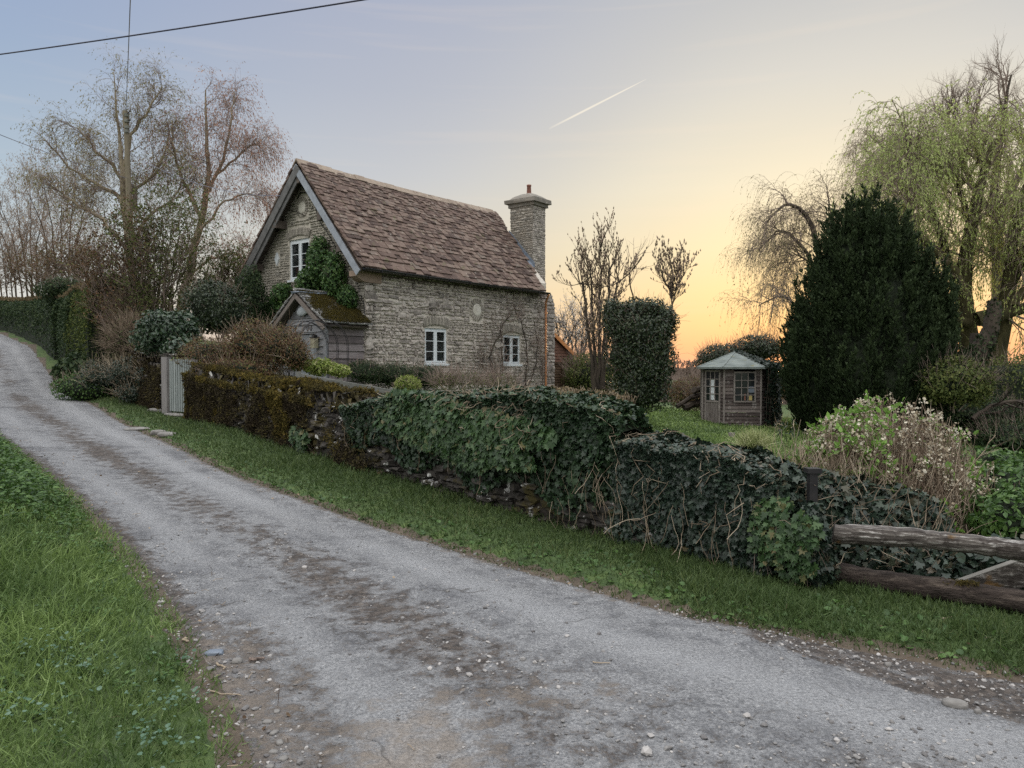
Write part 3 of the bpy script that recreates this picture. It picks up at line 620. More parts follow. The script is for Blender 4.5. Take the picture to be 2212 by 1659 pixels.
z, _, _ = hgt(x, y); d = np.hypot(x, y); ln = (.045 + .05 * rng.random(len(x)) + .05 * (nz(P1, 2.2, 1) > .25) * rng.random(len(x)) + (.06 * np.exp(-np.abs(wdist(x, y)) / .12) * (wdist(x, y) > -.3) + .03 * (x > 1.2)) * (x < 1.9) - .02 * (x > 2.1) * (y > 4.4)) * (1 - .45 * np.exp(-r / .25)); wd = .003 + .0008 * d
g = G(); blades(g, np.stack([x, y, z - .01], 1), ln * 1.1, wd, .6, np.clip(rng.random(len(x)) * .9 + .08 * nz(P1, 1, 3), 0, 1))
# dark broad-leaved weeds along the kerb side of the verge
x, y = grass_area(-9, 5.2, 2.8, 16, 160, lambda x, y: (dR(x, y) > 0) & (dR(x, y) < .4 + .5 * (x > .5)) & (wdist(x, y) > -.1)); z, _, _ = hgt(x, y); n = len(x)
g.scat(ROUND, np.stack([x, y, z + .03 * rng.random(n)], 1), frames(up_dirs(n, .5)), rng.uniform(.02, .05, n), rng.random(n) * .8, 1)
g.build('verge_grass', [M['grassdk'], M['weed']], label='short grass strip with small weeds between lane and garden wall', cat='grass', kind='stuff', loc=(0, 0, 0))
# leaf litter and straw along both edges
x, y = pts_in(9000, -9, 4.5, 2, 14); r = dR(x, y); l = dL(x, y); k = (rng.random(len(x)) < np.maximum(np.exp(-(r / .22) ** 2), np.exp(-((l + .1) / .3) ** 2)) * .5 + .03 * (wdist(x, y) > 0)); x, y = x[k], y[k]; n = len(x); z = roadz(x, y) + .012; g = G(); h_ = n // 2
g.scat(ROUND, np.column_stack([x, y, z])[:h_], frames(up_dirs(h_, .5)), rng.uniform(.012, .03, h_), rng.random(h_)); n2 = n - h_; d_ = np.column_stack([rng.normal(size=(n2, 2)), rng.normal(size=n2) * .15]); p_ = np.column_stack([x, y, z])[h_:]; L_ = rng.uniform(.03, .1, n2)[:, None]
g.tubes(np.stack([p_, p_ + nrm(d_) * L_ * .5 + [0, 0, .004], p_ + nrm(d_ + rng.normal(size=d_.shape) * .3) * L_], 1), np.full((n2, 3), .0016), 3, rng.random(n2))
M['litter'] = m_leaf('dead_leaf', [(0, (.05, .032, .02)), (.5, (.12, .085, .055)), (1, (.3, .24, .17))], .9, .1, .1); g.build('leaf_litter', M['litter'], label='dead leaves and straw lying along the lane edges', cat='leaf litter', kind='stuff', loc=(0, 0, 0))
# left bank
M['frost'] = m_leaf('pale_clover_leaf', [(0, (.04, .09, .05)), (1, (.11, .17, .12))], .6, .2, .3)
x, y = grass_area(-9.5, .2, 1.2, 12.5, 3300, lambda x, y: (dL(x, y) > -.12) & (x < .1) & (np.abs(np.arctan2(x, y)) < .72) & (rng.random(len(x)) < np.clip(1.55 - .14 * np.hypot(x, y), .3, 1)))
l = dL(x, y); P1 = np.column_stack([x, y, 0 * x]); k = edge_fade(l + .09 * nz(P1, 2.6, 5)); 
# thinner, sandy patches near the camera edge
k &= rng.random(len(x)) < np.where((y < 4.3) & (l < .35), .45 + .4 * (nz(P1, 3, 9) > 0), 1); x, y, l, P1 = x[k], y[k], l[k], P1[k]
z, _, _ = hgt(x, y); d = np.hypot(x, y); tall = sstep(.1, .9, l) * (.5 + .5 * sstep(-.3, .4, nz(P1, 1.6, 2))); ln = (.045 + .05 * rng.random(len(x)) + .13 * tall * rng.random(len(x)) * sstep(2, 4, y)) * (1 - .3 * np.exp(-l / .2)); wd = .0028 + .0009 * d
g = G(); blades(g, np.stack([x, y, z - .01], 1), ln * 1.15, wd, .75, np.clip(rng.random(len(x)) * .85 + .1 * nz(P1, .9, 3), 0, 1), 0, (.12, -.08, 0))
g.build('bank_grass', [M['grass']], label='long tussocky green grass on the left roadside bank', cat='grass', kind='stuff', loc=(0, 0, 0))
# weeds: nettles / cow parsley in the upper left
x, y = grass_area(-9.5, -1.2, 2.0, 12, 130, lambda x, y: (dL(x, y) > .12) & (x < -1.3) & (np.abs(np.arctan2(x, y)) < .72)); l = dL(x, y); P1 = np.column_stack([x, y, 0 * x])
hk = sstep(5.0, 6.6, y + .25 * (x + 3)) * sstep(.0, .5, l); k = rng.random(len(x)) < .12 + .88 * hk; x, y, l, hk = x[k], y[k], l[k], hk[k]; z, _, _ = hgt(x, y)
g = G(); n = len(x); H_ = (.06 + .26 * hk * (.6 + .4 * nz(P1[k], 1.8, 7))) * rng.uniform(.6, 1.2, n); m_ = 14
hh = np.tile(np.linspace(.35, 1, m_), n) * np.repeat(H_, m_); rad_ = np.repeat(.035 + .09 * hk, m_) * rng.random(n * m_) ** .5; th = rng.uniform(0, 6.28, n * m_)
p = np.stack([np.repeat(x, m_) + rad_ * np.cos(th), np.repeat(y, m_) + rad_ * np.sin(th), np.repeat(z, m_) + hh], 1)
o = np.stack([np.cos(th), np.sin(th), np.full(n * m_, -.1)], 1); R = frames(np.array([0, 0, 1]) + rng.normal(size=(n * m_, 3)) * .35, o); tp = mk_sprig(7, .5, .16, .9, 9)
g.scat(LEAF, p, R, np.repeat(.03 + .022 * hk, m_) * rng.uniform(.6, 1.2, n * m_) * np.array([[1.3], [1], [1]]).mean(), rng.random(n * m_))
Pp = np.stack([np.stack([x, y, z], 1), np.stack([x, y, z + H_ * .9], 1)], 1); g.tubes(Pp, np.full((n, 2), .0025), 3, .3)
g.build('bank_weeds', [M['weed']], label='leafy nettles and cow parsley growing on the left bank', cat='weeds', kind='stuff', loc=(0, 0, 0))
cxy = [P(110, 1330, 3.7), P(180, 1370, 3.5), P(420, 1300, 3.9), P(60, 1500, 3.0), P(330, 1520, 2.9), P(700 * .5, 1420, 3.3)]
g = G()
for c in cxy:
    n = 60; q = np.array([c[0], c[1]]) + rng.normal(size=(n, 2)) * .09; k = dL(q[:, 0], q[:, 1]) > .02; q = q[k]; n = len(q); z = hgt(q[:, 0], q[:, 1])[0] + rng.uniform(.02, .09, n)
    g.scat(ROUND, np.column_stack([q, z]), frames(up_dirs(n, .35)), rng.uniform(.012, .026, n), rng.random(n))
g.build('bank_clover', [M['frost']], label='pale clover leaves low in the grass near the camera', cat='clover', kind='stuff', loc=(0, 0, 0))
# lawn round the summerhouse and the garden behind the wall
x, y = grass_area(-3, 16, 8, 34, 240, lambda x, y: (wdist(x, y) < -.5) & (y > 9) & (rng.random(len(x)) < np.clip(1.6 - .035 * y, .3, 1))); P1 = np.column_stack([x, y, 0 * x])
z = hgt(x, y)[0]; g = G(); blades(g, np.stack([x, y, z], 1), .04 + .07 * rng.random(len(x)) * (1 + nz(P1, .8, 2)), .012 + .0011 * y, .7, np.clip(rng.random(len(x)) * .9, 0, 1))
g.build('lawn_grass', [M['grass']], label='mown garden lawn beside the summerhouse', cat='lawn', kind='stuff', loc=(0, 0, 0))

# ------------------------------------------------------------------ stonework
def rubble(g, x0, x1, z0, z1, mp, clip=None, holes=(), hc=(.05, .12), wr=(.12, .36), gap=.014, depth=.03, mat=0, jit=.07, big=.06, lay=None):
    """coursed rubble; mp(x, z) -> point on the wall face, mp.n outward normal, mp.u, mp.v in-plane axes"""
    z = z0; cx, cz, w_, h_ = [], [], [], []
    while z < z1 - .02:
        h = min(rng.uniform(*hc), z1 - z); zc = z + h / 2; a, b_ = (x0, x1) if clip is None else clip(zc)
        iv = [(a, b_)]
        for hx0, hx1, hz0, hz1 in holes:
            if z + h > hz0 + .01 and z < hz1 - .01:
                iv = [q for s0, s1 in iv for q in ((s0, min(s1, hx0)), (max(s0, hx1), s1)) if q[1] - q[0] > .03]
        for s0, s1 in iv:
            x = s0
            while x < s1 - .03:
                w = h * rng.uniform(1.2, 3.2) if rng.random() > .25 else h * rng.uniform(.8, 1.2); w = min(max(w, wr[0]), wr[1])
                if s1 - x - w < .07: w = s1 - x
                cx.append(x + w / 2); cz.append(zc + rng.normal() * .006); w_.append(w); h_.append(h * (rng.uniform(.68, 1.05) if rng.random() > big else 1.5)); x += w
        z += h
    cx, cz, w_, h_ = map(np.array, (cx, cz, w_, h_)); n = len(cx)
    pos = mp(cx, cz); U, V_, N_ = mp.u, mp.v, mp.n
    an = rng.normal(size=n) * .04; u = np.cos(an)[:, None] * U + np.sin(an)[:, None] * V_; v = -np.sin(an)[:, None] * U + np.cos(an)[:, None] * V_
    R = np.stack([u, v, np.broadcast_to(N_, (n, 3))], 2); dp = depth * rng.uniform(.5, 1.2, n)
    g.scat(STONE, pos, R, np.stack([np.maximum(w_ - gap, .02), np.maximum(h_ - gap, .015), dp], 1), rng.random(n), mat, jit=jit)
class MP:
    def __init__(s, o, u, v): s.o = np.array(o, float); s.u = nrm(u); s.v = nrm(v); s.n = np.cross(s.u, s.v)
    def __call__(s, x, z): return s.o + x[:, None] * s.u + z[:, None] * s.v

# ------------------------------------------------------------------ garden wall
def wtop(s):   # top of the masonry, world z, s = 0 at the gate post end .. 1 at the little gate
    s = np.asarray(s, float); return np.interp(s, [-.02, .10, .2, .3, .42, .52, .65, .8, .9, .97], [.5, .58, .8, .95, 1.0, 1.06, 1.16, 1.3, 1.4, 1.45])
SL = 15.015
def wall_piece(name, label, d0, d1, base, topf, off, sections=True):
    root = empty(name, (*(base(np.array([d0]))[0][:2]), H1(*base(np.array([d0]))[0][:2])), label, 'stone wall')
    return root
def wpt(s, off=0.0, z=0.0):
    x = 2.3 - 10 * s; y = 5.7 + 11.2 * s; return np.stack([x + WN[0] * off, y + WN[1] * off, np.broadcast_to(z, np.shape(x))], -1)
TH = .24
def drywall(name, label, s0, s1, topf, stone_from=0.0):
    ss = np.linspace(s0, s1, 60); gz = hgt(*wpt(ss)[:, :2].T)[0]; root = empty(name, (*wpt(np.array([s0]))[0, :2], float(gz[0])), label, 'stone wall')
    g = G()
    prof = []
    for o, kz in ((TH - .03, 0), (TH - .06, 1), (-TH + .06, 1), (-TH + .03, 0)):
        prof.append(wpt(ss, o, np.where(kz, topf(ss) - .07, gz - .15)))
    A = np.stack(prof, 1); g.add(A.reshape(-1, 3), gridfaces(60, 4), .5, 0); g.add(A[0], [[0, 1, 2, 3]], .5, 0); g.add(A[-1], [[3, 2, 1, 0]], .5, 0)
    g.build('hearting', M['wallcore'], root)
    # courses of field stones on both faces
    g = G()
    for side in (1, -1):
        zrow = -.12; c = []
        while zrow < 1.6:
            h = rng.uniform(.04, .10); d = s0 * SL
            while d < s1 * SL:
                w = rng.uniform(.08, .3); s_ = (d + w / 2) / SL; d += w; c.append((s_, zrow + h / 2, w, h))
            zrow += h * .97
        c = np.array(c); gz_ = hgt(*wpt(c[:, 0])[:, :2].T)[0]; z = gz_ + c[:, 1]; k = (z < topf(c[:, 0]) - .03) & (c[:, 0] < s1); c = c[k]; z = z[k]; n = len(c)
        nn = WN * side + 0 * np.ones((n, 3)); u = np.cross(np.array([0, 0, 1.0]), nn); R = np.stack([u, np.broadcast_to([0, 0, 1.], (n, 3)), nn], 2)
        R = R + 0; tl = rng.normal(size=n) * .06; u2 = u * np.cos(tl)[:, None] + np.array([0, 0, 1.]) * np.sin(tl)[:, None]; R = np.stack([u2, np.cross(nn, u2), nn], 2)
        g.scat(STONE, wpt(c[:, 0], side * (TH - .07 + rng.normal(size=n) * .025), z), R, np.stack([c[:, 2] * .97, c[:, 3] * .94, rng.uniform(.04, .13, n)], 1), rng.random(n), jit=.17)
    g.build('stonework', M['wallstone'], root)
    g = G(); d = s0 * SL; cc = []
    while d < s1 * SL: w = rng.uniform(.1, .22); cc.append((d + w / 2, w)); d += w * .8
    cc = np.array(cc); s_ = cc[:, 0] / SL; n = len(cc); z = topf(s_) - .0
    al = WD; tiltv = nrm(np.array([0, 0, 1.0]) + al * rng.uniform(.15, .7, n)[:, None] * 1); R = np.stack([np.broadcast_to(WN, (n, 3)), tiltv, np.cross(np.broadcast_to(WN, (n, 3)), tiltv)], 2)
    g.scat((STONE[0] * [1, 1, .5], STONE[1]), wpt(s_, 0, z), R, np.stack([rng.uniform(.42, .6, n), rng.uniform(.2, .36, n), cc[:, 1] * .62], 1), rng.random(n), jit=.09)
    g.build('coping', M['wallstone'], root)
    return root
wall_r = drywall('garden_wall', 'long mossy dry-stone garden wall with bare stones showing, right of the slatted gate', .02, .89, wtop)
g = G()
def wall_surface(n, s0, s1, q0=0, q1=1):
    """random points on the road face and the top of the wall with normals"""
    s = rng.uniform(s0, s1, n); q = rng.uniform(q0, q1, n); gz = hgt(*wpt(s)[:, :2].T)[0]; tz = wtop(s) + .05
    front = q < .7; z = np.where(front, gz + (tz - gz) * (q / .7), tz + .03); off = np.where(front, TH + .02, TH - (q - .7) / .3 * 2 * TH)
    nn = np.where(front[:, None], WN + 0 * np.ones((n, 3)), np.array([0, 0, 1.0])); return s, q, wpt(s, off, z), nn
# bare patches: where no moss hides the pale stones
def mossmask(s, z): 
    p = np.stack([s * SL, z, 0 * s], -1); return nz(p, 1.7, 6) + .35 * nz(p, 6, 7)
s, q, p, nn = wall_surface(62000, .40, .888); k = (mossmask(s, p[:, 2]) > .0 + .2 * rng.normal(size=len(s)) - .25 * (q > .62)) ; s, q, p, nn = s[k], q[k], p[k], nn[k]; n = len(p)
lump = (.045 * (1 + nz(np.stack([s * SL, p[:, 2], q], -1), 7, 3)) + .075 * (1 + nz(np.stack([s * SL, p[:, 2] * 1.5, q], -1), 3.2, 8))) * rng.random(n) ** .35 - .01
p = p + nn * lump[:, None]; hi = ((q > .62) & (nz(p, 3, 2) > -.35)) | (nz(np.stack([s * SL, p[:, 2], 0 * s], -1), 2.3, 9) > .25)
tilt = nrm(nn * .5 + rng.normal(size=(n, 3)) * .4 + [0, 0, -.5] * (q < .7)[:, None])
R = along(tilt); sz = rng.uniform(.025, .06, n)
TUFT = mk_sprig(6, .7, .14, 1.4, 21)
for sel, mi in ((hi, 0), (~hi, 1)): g.scat(TUFT, p[sel], R[sel], sz[sel], rng.random(sel.sum()), mi)
nh = 420; s_, q_, c_, n_ = wall_surface(nh, .41, .885, .05, 1); kk_ = mossmask(s_, c_[:, 2]) > -.02 - .3 * (q_ > .62); c_, n_, q_ = c_[kk_], n_[kk_], q_[kk_]
for c0, n0, q0 in zip(c_, n_, q_):
    r0 = rng.uniform(.06, .15); d_ = nrm(rng.normal(size=(int(4200 * r0 * r0) + 26, 3)) + n0 * .8); v_, f_ = ICO3; 

    g.scat(TUFT, c0 - n0 * .03 + d_ * r0 * [1, 1, .75], along(nrm(d_ + rng.normal(size=d_.shape) * .5 + [0, 0, -.4])), rng.uniform(.02, .05, len(d_)), rng.random(len(d_)), 0 if (q0 > .6 or rng.random() < .3) and rng.random() < .75 else 1)
g.build('moss_blanket', [M['moss'], M['mossdark']], wall_r, kind='stuff')
# left piece
def wtop2(s): return np.interp(s, [1.0, 1.06, 1.15, 1.3], [1.47, 1.5, 1.72, 1.95])
wall_l = drywall('garden_wall', 'short overgrown dry-stone wall left of the slatted gate', 1.012, 1.22, wtop2)
g = G(); n = 14000; s = rng.uniform(1.015, 1.21, n); q = rng.random(n); gz = hgt(*wpt(s)[:, :2].T)[0]; tz = wtop2(s) + .05
fr = q < .7; z = np.where(fr, gz + (tz - gz) * q / .7, tz); off = np.where(fr, TH + .03, TH - (q - .7) / .3 * 2 * TH); nn = np.where(fr[:, None], WN + np.zeros((n, 3)), [0, 0, 1.]); p = wpt(s, off + .04 * rng.random(n), z)
g.scat(TUFT, p, along(nrm(nn * .6 + rng.normal(size=(n, 3)) * .5 + [0, 0, -.3])), rng.uniform(.03, .07, n), rng.random(n), (0))
g.build('moss_blanket', [M['mossdark']], wall_l, kind='stuff')

# ---- ivy masses on the wall: lumpy mantles with their own top line
def mantle(name, label, s0, s1, topz, n, tpl, size, m, thick=.16, zlow=0.0, seed=1, stems=60, lo=None, back=True, extra=None, cat='ivy', tipdown=.9, lumps=.09, corek=.6, flop=.5, dry=0):
    ss = np.linspace(s0, s1, 50); root = empty(name, (*wpt(np.array([(s0 + s1) / 2]))[0, :2], H1(*wpt(np.array([(s0 + s1) / 2]))[0, :2])), label, cat)
    def surf(s, q, d=0.0):
        gz = hgt(*wpt(s)[:, :2].T)[0]; tz = topz(s); b0 = gz + (lo(s) if lo else zlow)
        e = sstep(s0, s0 + .02, s) * sstep(s1, s1 - .02, s)
        a = np.clip(q / .6, 0, 1); th_ = TH + thick * np.sin(np.clip(a * 1.25 + .25, 0, 1.57)) ** .8 * (.35 + .65 * e); c = np.clip((q - .6) / .4, 0, 1)
        z = b0 + (tz - b0) * np.sin(a * math.pi / 2) ** .9 + .05 * np.sin(c * math.pi); off = th_ * (1 - 1.85 * c * (1 if back else .6))
        z = z - .25 * sstep(.7, 1, c) * (tz - b0); nn = nrm(WN * np.cos(a * 1.2)[:, None] * (q < .8)[:, None] + np.array([0, 0, 1.0]) * (np.sin(a * 1.2) * .9 + .1)[:, None] - WN * (.9 * c)[:, None])
        p = wpt(s, off, z); lm = lumps * nz(p, 2.6, seed) + lumps * .5 * nz(p, 8, seed + 2)
        return p + nn * (lm + d)[:, None], nn
    g = G(); s = rng.uniform(s0, s1, n); q = rng.random(n) ** .9; p, nn = surf(s, q, -.10 * rng.random(n) ** 1.5)
    if lo is not None:
        pass
    leafset(g, p, nn, tpl, size, tipdown=tipdown, flop=flop, rnd=np.clip(rng.random(n) * .8 + .2 * (q > .55), 0, 1))
    S, Q = np.meshgrid(ss, np.linspace(0, 1, 24), indexing='ij'); c, _ = surf(S.ravel(), Q.ravel(), -.11); g.add(c, gridfaces(50, 24), .5, 1)
    g.build('foliage', [M[m], M['core']], root)
    if stems:
        g = G(); k = stems; s = rng.uniform(s0, s1, k); q0 = rng.random(k) * .8; K = 7; qq = np.clip(q0[:, None] + np.linspace(0, 1, K)[None] * rng.uniform(-.35, .35, (k, 1)), 0, 1); sv = np.clip(s[:, None] + np.cumsum(rng.normal(size=(k, K)) * .003, 1), s0, s1)
        p, nn = surf(sv.ravel(), qq.ravel(), 0.01 + .03 * rng.random(k * K)); p = p.reshape(k, K, 3) + rng.normal(size=(k, K, 3)) * .015
        g.tubes(p, np.linspace(.004, .002, K)[None] * np.ones((k, 1)), 3, rng.random(k)); g.build('stem', M['paletwig'], root)
    return root, surf
def t_hi(s): return np.interp(s, [.10, .115, .14, .2, .26, .34, .40, .44], [.85, 1.12, 1.23, 1.28, 1.24, 1.17, 1.09, 1.02])
def lo_mid(s): return .38 + .10 * np.sin(s * 55) + .2 * sstep(.33, .42, s)
mantle('ivy', 'tall dark green ivy mass sprawling over the middle of the garden wall', .108, .455, t_hi, 30000, IVY, .051, 'ivy', .2, seed=2, stems=70, lo=lambda s: .25 + .12 * np.sin(s * 70) + .1 * sstep(.3, .42, s))
def t_lo(s): return np.interp(s, [-.04, 0.01, .03, .07, .12], [.62, .72, .85, .90, .92])
mantle('ivy', 'low dull ivy on the wall section between the bushy ivy and the iron post', .008, .118, t_lo, 22000, IVY, .042, 'ivydull', .17, zlow=-.02, seed=5, stems=34)
# bright geranium-like creeper on the road face, in two masses
def creeper(name, label, s0, s1, z0, z1, n, sz, off=.30, group=None):
    gl_ = H1(*wpt(np.array([(s0 + s1) / 2]))[0, :2]); root = empty(name, (*wpt(np.array([(s0 + s1) / 2]), off)[0, :2], gl_), label, 'creeper')
    u = rng.uniform(-1, 1, n); v = rng.uniform(-1, 1, n); ed = .9 + .38 * nz(np.stack([np.arctan2(v, u), 0 * u, 0 * u], -1), 2.5, 4); k = (u * u + v * v * (1) < ed ** 2); u, v = u[k], v[k]; n = len(u)
    s = (s0 + s1) / 2 + (s1 - s0) / 2 * u; gz = hgt(*wpt(s)[:, :2].T)[0]; z = gz + (z0 + z1) / 2 + (z1 - z0) / 2 * v; p = wpt(s, off + .12 * np.sqrt(np.clip(1 - v * v * .8, 0, 1)) + .05 * nz(np.stack([s * SL, z, 0 * s], -1), 5, 1) - .05 * rng.random(n), z)
    g = G(); nn = np.broadcast_to(WN + [0, 0, .45], (n, 3)); leafset(g, p, nn, IVY, sz, tipdown=1.0, flop=.35); g.build('foliage', M['geran'], root)
    g = G(); m_ = 40; i = rng.integers(0, n, m_); a = p[i]; b_ = a - np.array([0, 0, .25]) + rng.normal(size=(m_, 3)) * .06 - WN * .12; tt = np.linspace(0, 1, 4)[None, :, None]; g.tubes(a[:, None] * (1 - tt) + b_[:, None] * tt, np.full((m_, 4), .0025), 3, rng.random(m_)); g.build('stem', M['twig'], root)
creeper('wall_creeper', 'bright green lobed creeper hanging thickly on the middle of the wall face', .15, .40, .42, 1.22, 7500, .07, .36)
creeper('wall_creeper', 'small bright lobed plant on the wall face left of the iron post', -.02, .022, .05, .72, 1000, .05, .30)
creeper('wall_creeper', 'small leafy clump at the foot of the mossy wall on the verge', .515, .56, .0, .42, 700, .08, .24)

# dead hedge stems standing on the wall top
g = G(); n = 1500; s = rng.uniform(.135, .225, n); z = t_hi(s) - .14; off = rng.uniform(-.4, .1, n); p = wpt(s, off, z + .0); d = nrm(np.column_stack([rng.normal(size=(n, 2)) * .28, np.ones(n)])); L = rng.uniform(.12, .24, n); K = 4; tt = np.linspace(0, 1, K)[None, :, None]
Pp = p[:, None] + d[:, None] * L[:, None, None] * tt + rng.normal(size=(n, K, 3)) * .01; g.tubes(Pp, np.linspace(.004, .0022, K)[None] * np.ones((n, 1)), 3, rng.random(n))
n = 3000; s = rng.uniform(.135, .225, n); p = wpt(s, rng.uniform(-.42, .12, n), t_hi(s) + rng.uniform(-.15, .08, n)); leafset(g, p, np.broadcast_to([0, 0, 1.], (n, 3)), LEAF, .038, mat=1, flop=1.0)
S, Q = np.meshgrid(np.linspace(.137, .223, 20), np.linspace(0, 1, 8), indexing='ij'); cc = wpt(S.ravel(), -.0 - .36 * Q.ravel(), t_hi(S.ravel()) - .06 - .3 * (2 * Q.ravel() - 1) ** 4); g.add(cc, gridfaces(20, 8), .5, 2)
g.build('dead_hedge', [M['paletwig'], M['bronze'], M['core']], label='brown clipped hedge stems standing behind the top of the ivy', cat='hedge')
# pale curled dry stems tangled on the ivy
g = G(); n = 260; s = rng.uniform(.17, .27, n); K = 8; c = wpt(s, TH + .05 + .1 * rng.random(n), t_hi(s) - .02 - .4 * rng.random(n)); d = rng.normal(size=(n, 3)); Pp = [c]
for k in range(K - 1): d = nrm(d + rng.normal(size=(n, 3)) * .5 + [0, 0, -.12] + WN * .02); c = c + d * .045; Pp.append(c)
g.tubes(np.stack(Pp, 1), np.full((n, K), .0032), 3, rng.random(n)); g.build('dry_stem_tangle', [M['paletwig']], label='tangle of pale dry curled stems on the ivy near the wall top', cat='dead stems')
# hanging roots under the ivy overhang, right part
g = G(); n = 70; s = rng.uniform(.01, .16, n); gz = hgt(*wpt(s)[:, :2].T)[0]; c = wpt(s, TH + .12 + .1 * rng.random(n), gz + rng.uniform(.25, .8, n)); d = nrm(rng.normal(size=(n, 3)) * .4 + [0, 0, -1]); Pp = [c]
for k in range(6): d = nrm(d + rng.normal(size=(n, 3)) * .25 + [0, 0, -.1]); c = c + d * .06; Pp.append(c)
Pp = np.stack(Pp, 1); g.tubes(Pp, np.full((n, 7), .0024), 3, rng.random(n)); g.build('hanging_stems', [M['paletwig']], label='thin dry stems hanging below the dull ivy toward the verge', cat='dead stems')

# ------------------------------------------------------------------ little slatted gate
go = np.array([-7.80, 16.50, 0]); gz0 = H1(-7.9, 17.0); gd = nrm([.785, -.625, 0]); gn = nrm(np.cross(gd, [0, 0, 1.])); up = np.array([0, 0, 1.])
gate = empty('garden_gate', (go[0], go[1], gz0), 'narrow pale grey-green slatted gate set in the garden wall', 'gate')
M['slat'] = m_noise('pale_gate_paint', [(.15, .175, .17), (.29, .32, .31)], 4, .65, (.1, .1, 1), UANG, .2, userr=.4)
M['gpost'] = m_noise('grey_gate_board', [(.13, .12, .115), (.25, .24, .235)], 4, .8, (.08, .08, 1), UANG, .4)
O = np.array([go[0], go[1], gz0]); g = G(); g.box(O, gd, gn, up, (0, -.05, 0), (.25, .05, 1.27), jit=.006); g.build('gate_post', M['gpost'], gate)
for i in range(11):
    g = G(); x0 = .275 + i * .098; g.box(O, gd, gn, up, (x0, -.02, .07), (x0 + .066, .005, 1.22 - .01 * (i % 2)), jit=.003, rnd=rng.random()); g.build('slat', M['slat'], gate)
for z in (.25, .95): g = G(); g.box(O, gd, gn, up, (.25, -.05, z), (1.36, -.022, z + .08)); g.build('rail', M['gpost'], gate)
g = G(); g.box(O, gd, gn, up, (1.361, -.04, 0), (1.42, .04, 1.2)); g.build('hinge_post', M['gpost'], gate)
g = G(); n = 40; g.scat(ROCK, O + np.column_stack([rng.uniform(-.08, .62, n), np.zeros(n), rng.uniform(1.27, 1.34, n)])[:, :1] * gd + np.array([0, 0, 1.3]) + rng.normal(size=(n, 3)) * [.03, .03, .02], frames(rng.normal(size=(n, 3))), rng.uniform(.012, .03, n), rng.random(n), jit=.3)
g.build('pale_lichen_clump', M['wallstone'], label='whitish lichen-covered stones over the top of the slatted gate', cat='stones')
M['slab'] = m_noise('pale_flat_stone', [(.13, .125, .118), (.25, .24, .225)], 8, .9, bmp=.5)
def flat_stone(X, Y, t, size, label, name='flat_stone', m='slab', cat='stone', rot=.3, dz=0.0):
    c = P(X, Y, t); z = float(roadz(np.array([c[0]]), np.array([c[1]]))[0]); g = G(); v, f = ICO3
    q = np.sign(v) * np.abs(v) ** .7; q = q * np.array(size) * (1 + .14 * nz(v, 2.5, int(X) % 9) + .06 * nz(v, 7, 3))[:, None]; ca_, sa_ = math.cos(rot), math.sin(rot); q = q @ np.array([[ca_, sa_, 0], [-sa_, ca_, 0], [0, 0, 1]])
    g.add(q + [c[0], c[1], z + size[2] * .45 + dz], f); return g.build(name, M[m], smooth=True, label=label, cat=cat)
flat_stone(384, 902, 16.1, (.36, .16, .04), 'flat stone doorstep under the slatted gate', 'doorstep', rot=-.6)
flat_stone(302, 926, 14.1, (.26, .2, .03), 'flat pale slab at the lane edge below the gate', rot=.3)
flat_stone(342, 940, 13.3, (.13, .1, .05), 'smaller of two pale edging stones on the lane side', rot=.4)
flat_stone(362, 947, 12.9, (.18, .09, .05), 'longer of two pale edging stones on the lane side', rot=-.3)
flat_stone(338, 878, 17.0, (.22, .12, .06), 'grey stone lying in the grass left of the gate', rot=-.4)
flat_stone(2063, 1528, 3.45, (.055, .03, .022), 'large pale lump of rock in the dirt at the right lane edge', 'loose_rock', rot=-.3)
flat_stone(2112, 1545, 3.38, (.016, .012, .015), 'small white pebble beside the pale rock lump', 'loose_rock', rot=.2)
flat_stone(1918, 1431, 3.95, (.018, .014, .012), 'small grey pebble on the gravel at the verge', 'loose_rock', rot=.2)
flat_stone(464, 1416, 4.05, (.05, .03, .015), 'blue-grey flat stone in the dirt at the left lane edge', 'loose_rock', 'lead', rot=.1)
flat_stone(512, 1432, 3.95, (.028, .022, .014), 'pale round pebble in the dirt beside the blue-grey stone', 'loose_rock', rot=.1)
for i, (X, Y) in enumerate([(578, 1560), (592, 1575), (604, 1588), (590, 1600), (612, 1608), (598, 1545), (583, 1617)]):
    flat_stone(X, Y, 3.28 - .011 * (Y - 1560) * .6, (.022 - .001 * i, .014, .008), 'pale pebbles in a loose line on the bottom left dirt', 'pebble', rot=i, cat='pebble')['group'] = 'pale pebbles on the dirt patch'
def stick(X0, Y0, X1, Y1, t, r, label, m='paletwig'):
    a = P(X0, Y0, t); b_ = P(X1, Y1, t - .008 * (Y1 - Y0) / 3); K = 7; tt = np.linspace(0, 1, K)[:, None]; q = a * (1 - tt) + b_ * tt + rng.normal(size=(K, 3)) * r * 1.2
    q[:, 2] = roadz(q[:, 0], q[:, 1]) + r + .004; q[:, 2] = np.maximum(q[:, 2], q[:, 2].mean()); g = G(); g.tubes(q, r * np.linspace(1, .6, K), 6, .7, cap=True); g.build('fallen_stick', M[m], smooth=True, label=label, cat='stick')
stick(534, 1432, 572, 1428, 3.95, .011, 'thick grey-brown stick on the dirt by the left lane edge', 'twig')
stick(400, 1378, 404, 1402, 4.22, .007, 'short bare pale stick at the grass edge')
stick(470, 1418, 486, 1445, 3.9, .006, 'crooked pale stick beside the blue-grey stone')
stick(1280, 1435, 1320, 1440, 3.85, .004, 'thin straw-coloured twig in the middle of the lane')
stick(455, 1505, 525, 1512, 3.55, .004, 'long thin twig lying on the moss near the bottom left')
stick(2030, 1340, 2052, 1322, 4.6, .006, 'short cut stick leaning under the lower rail')

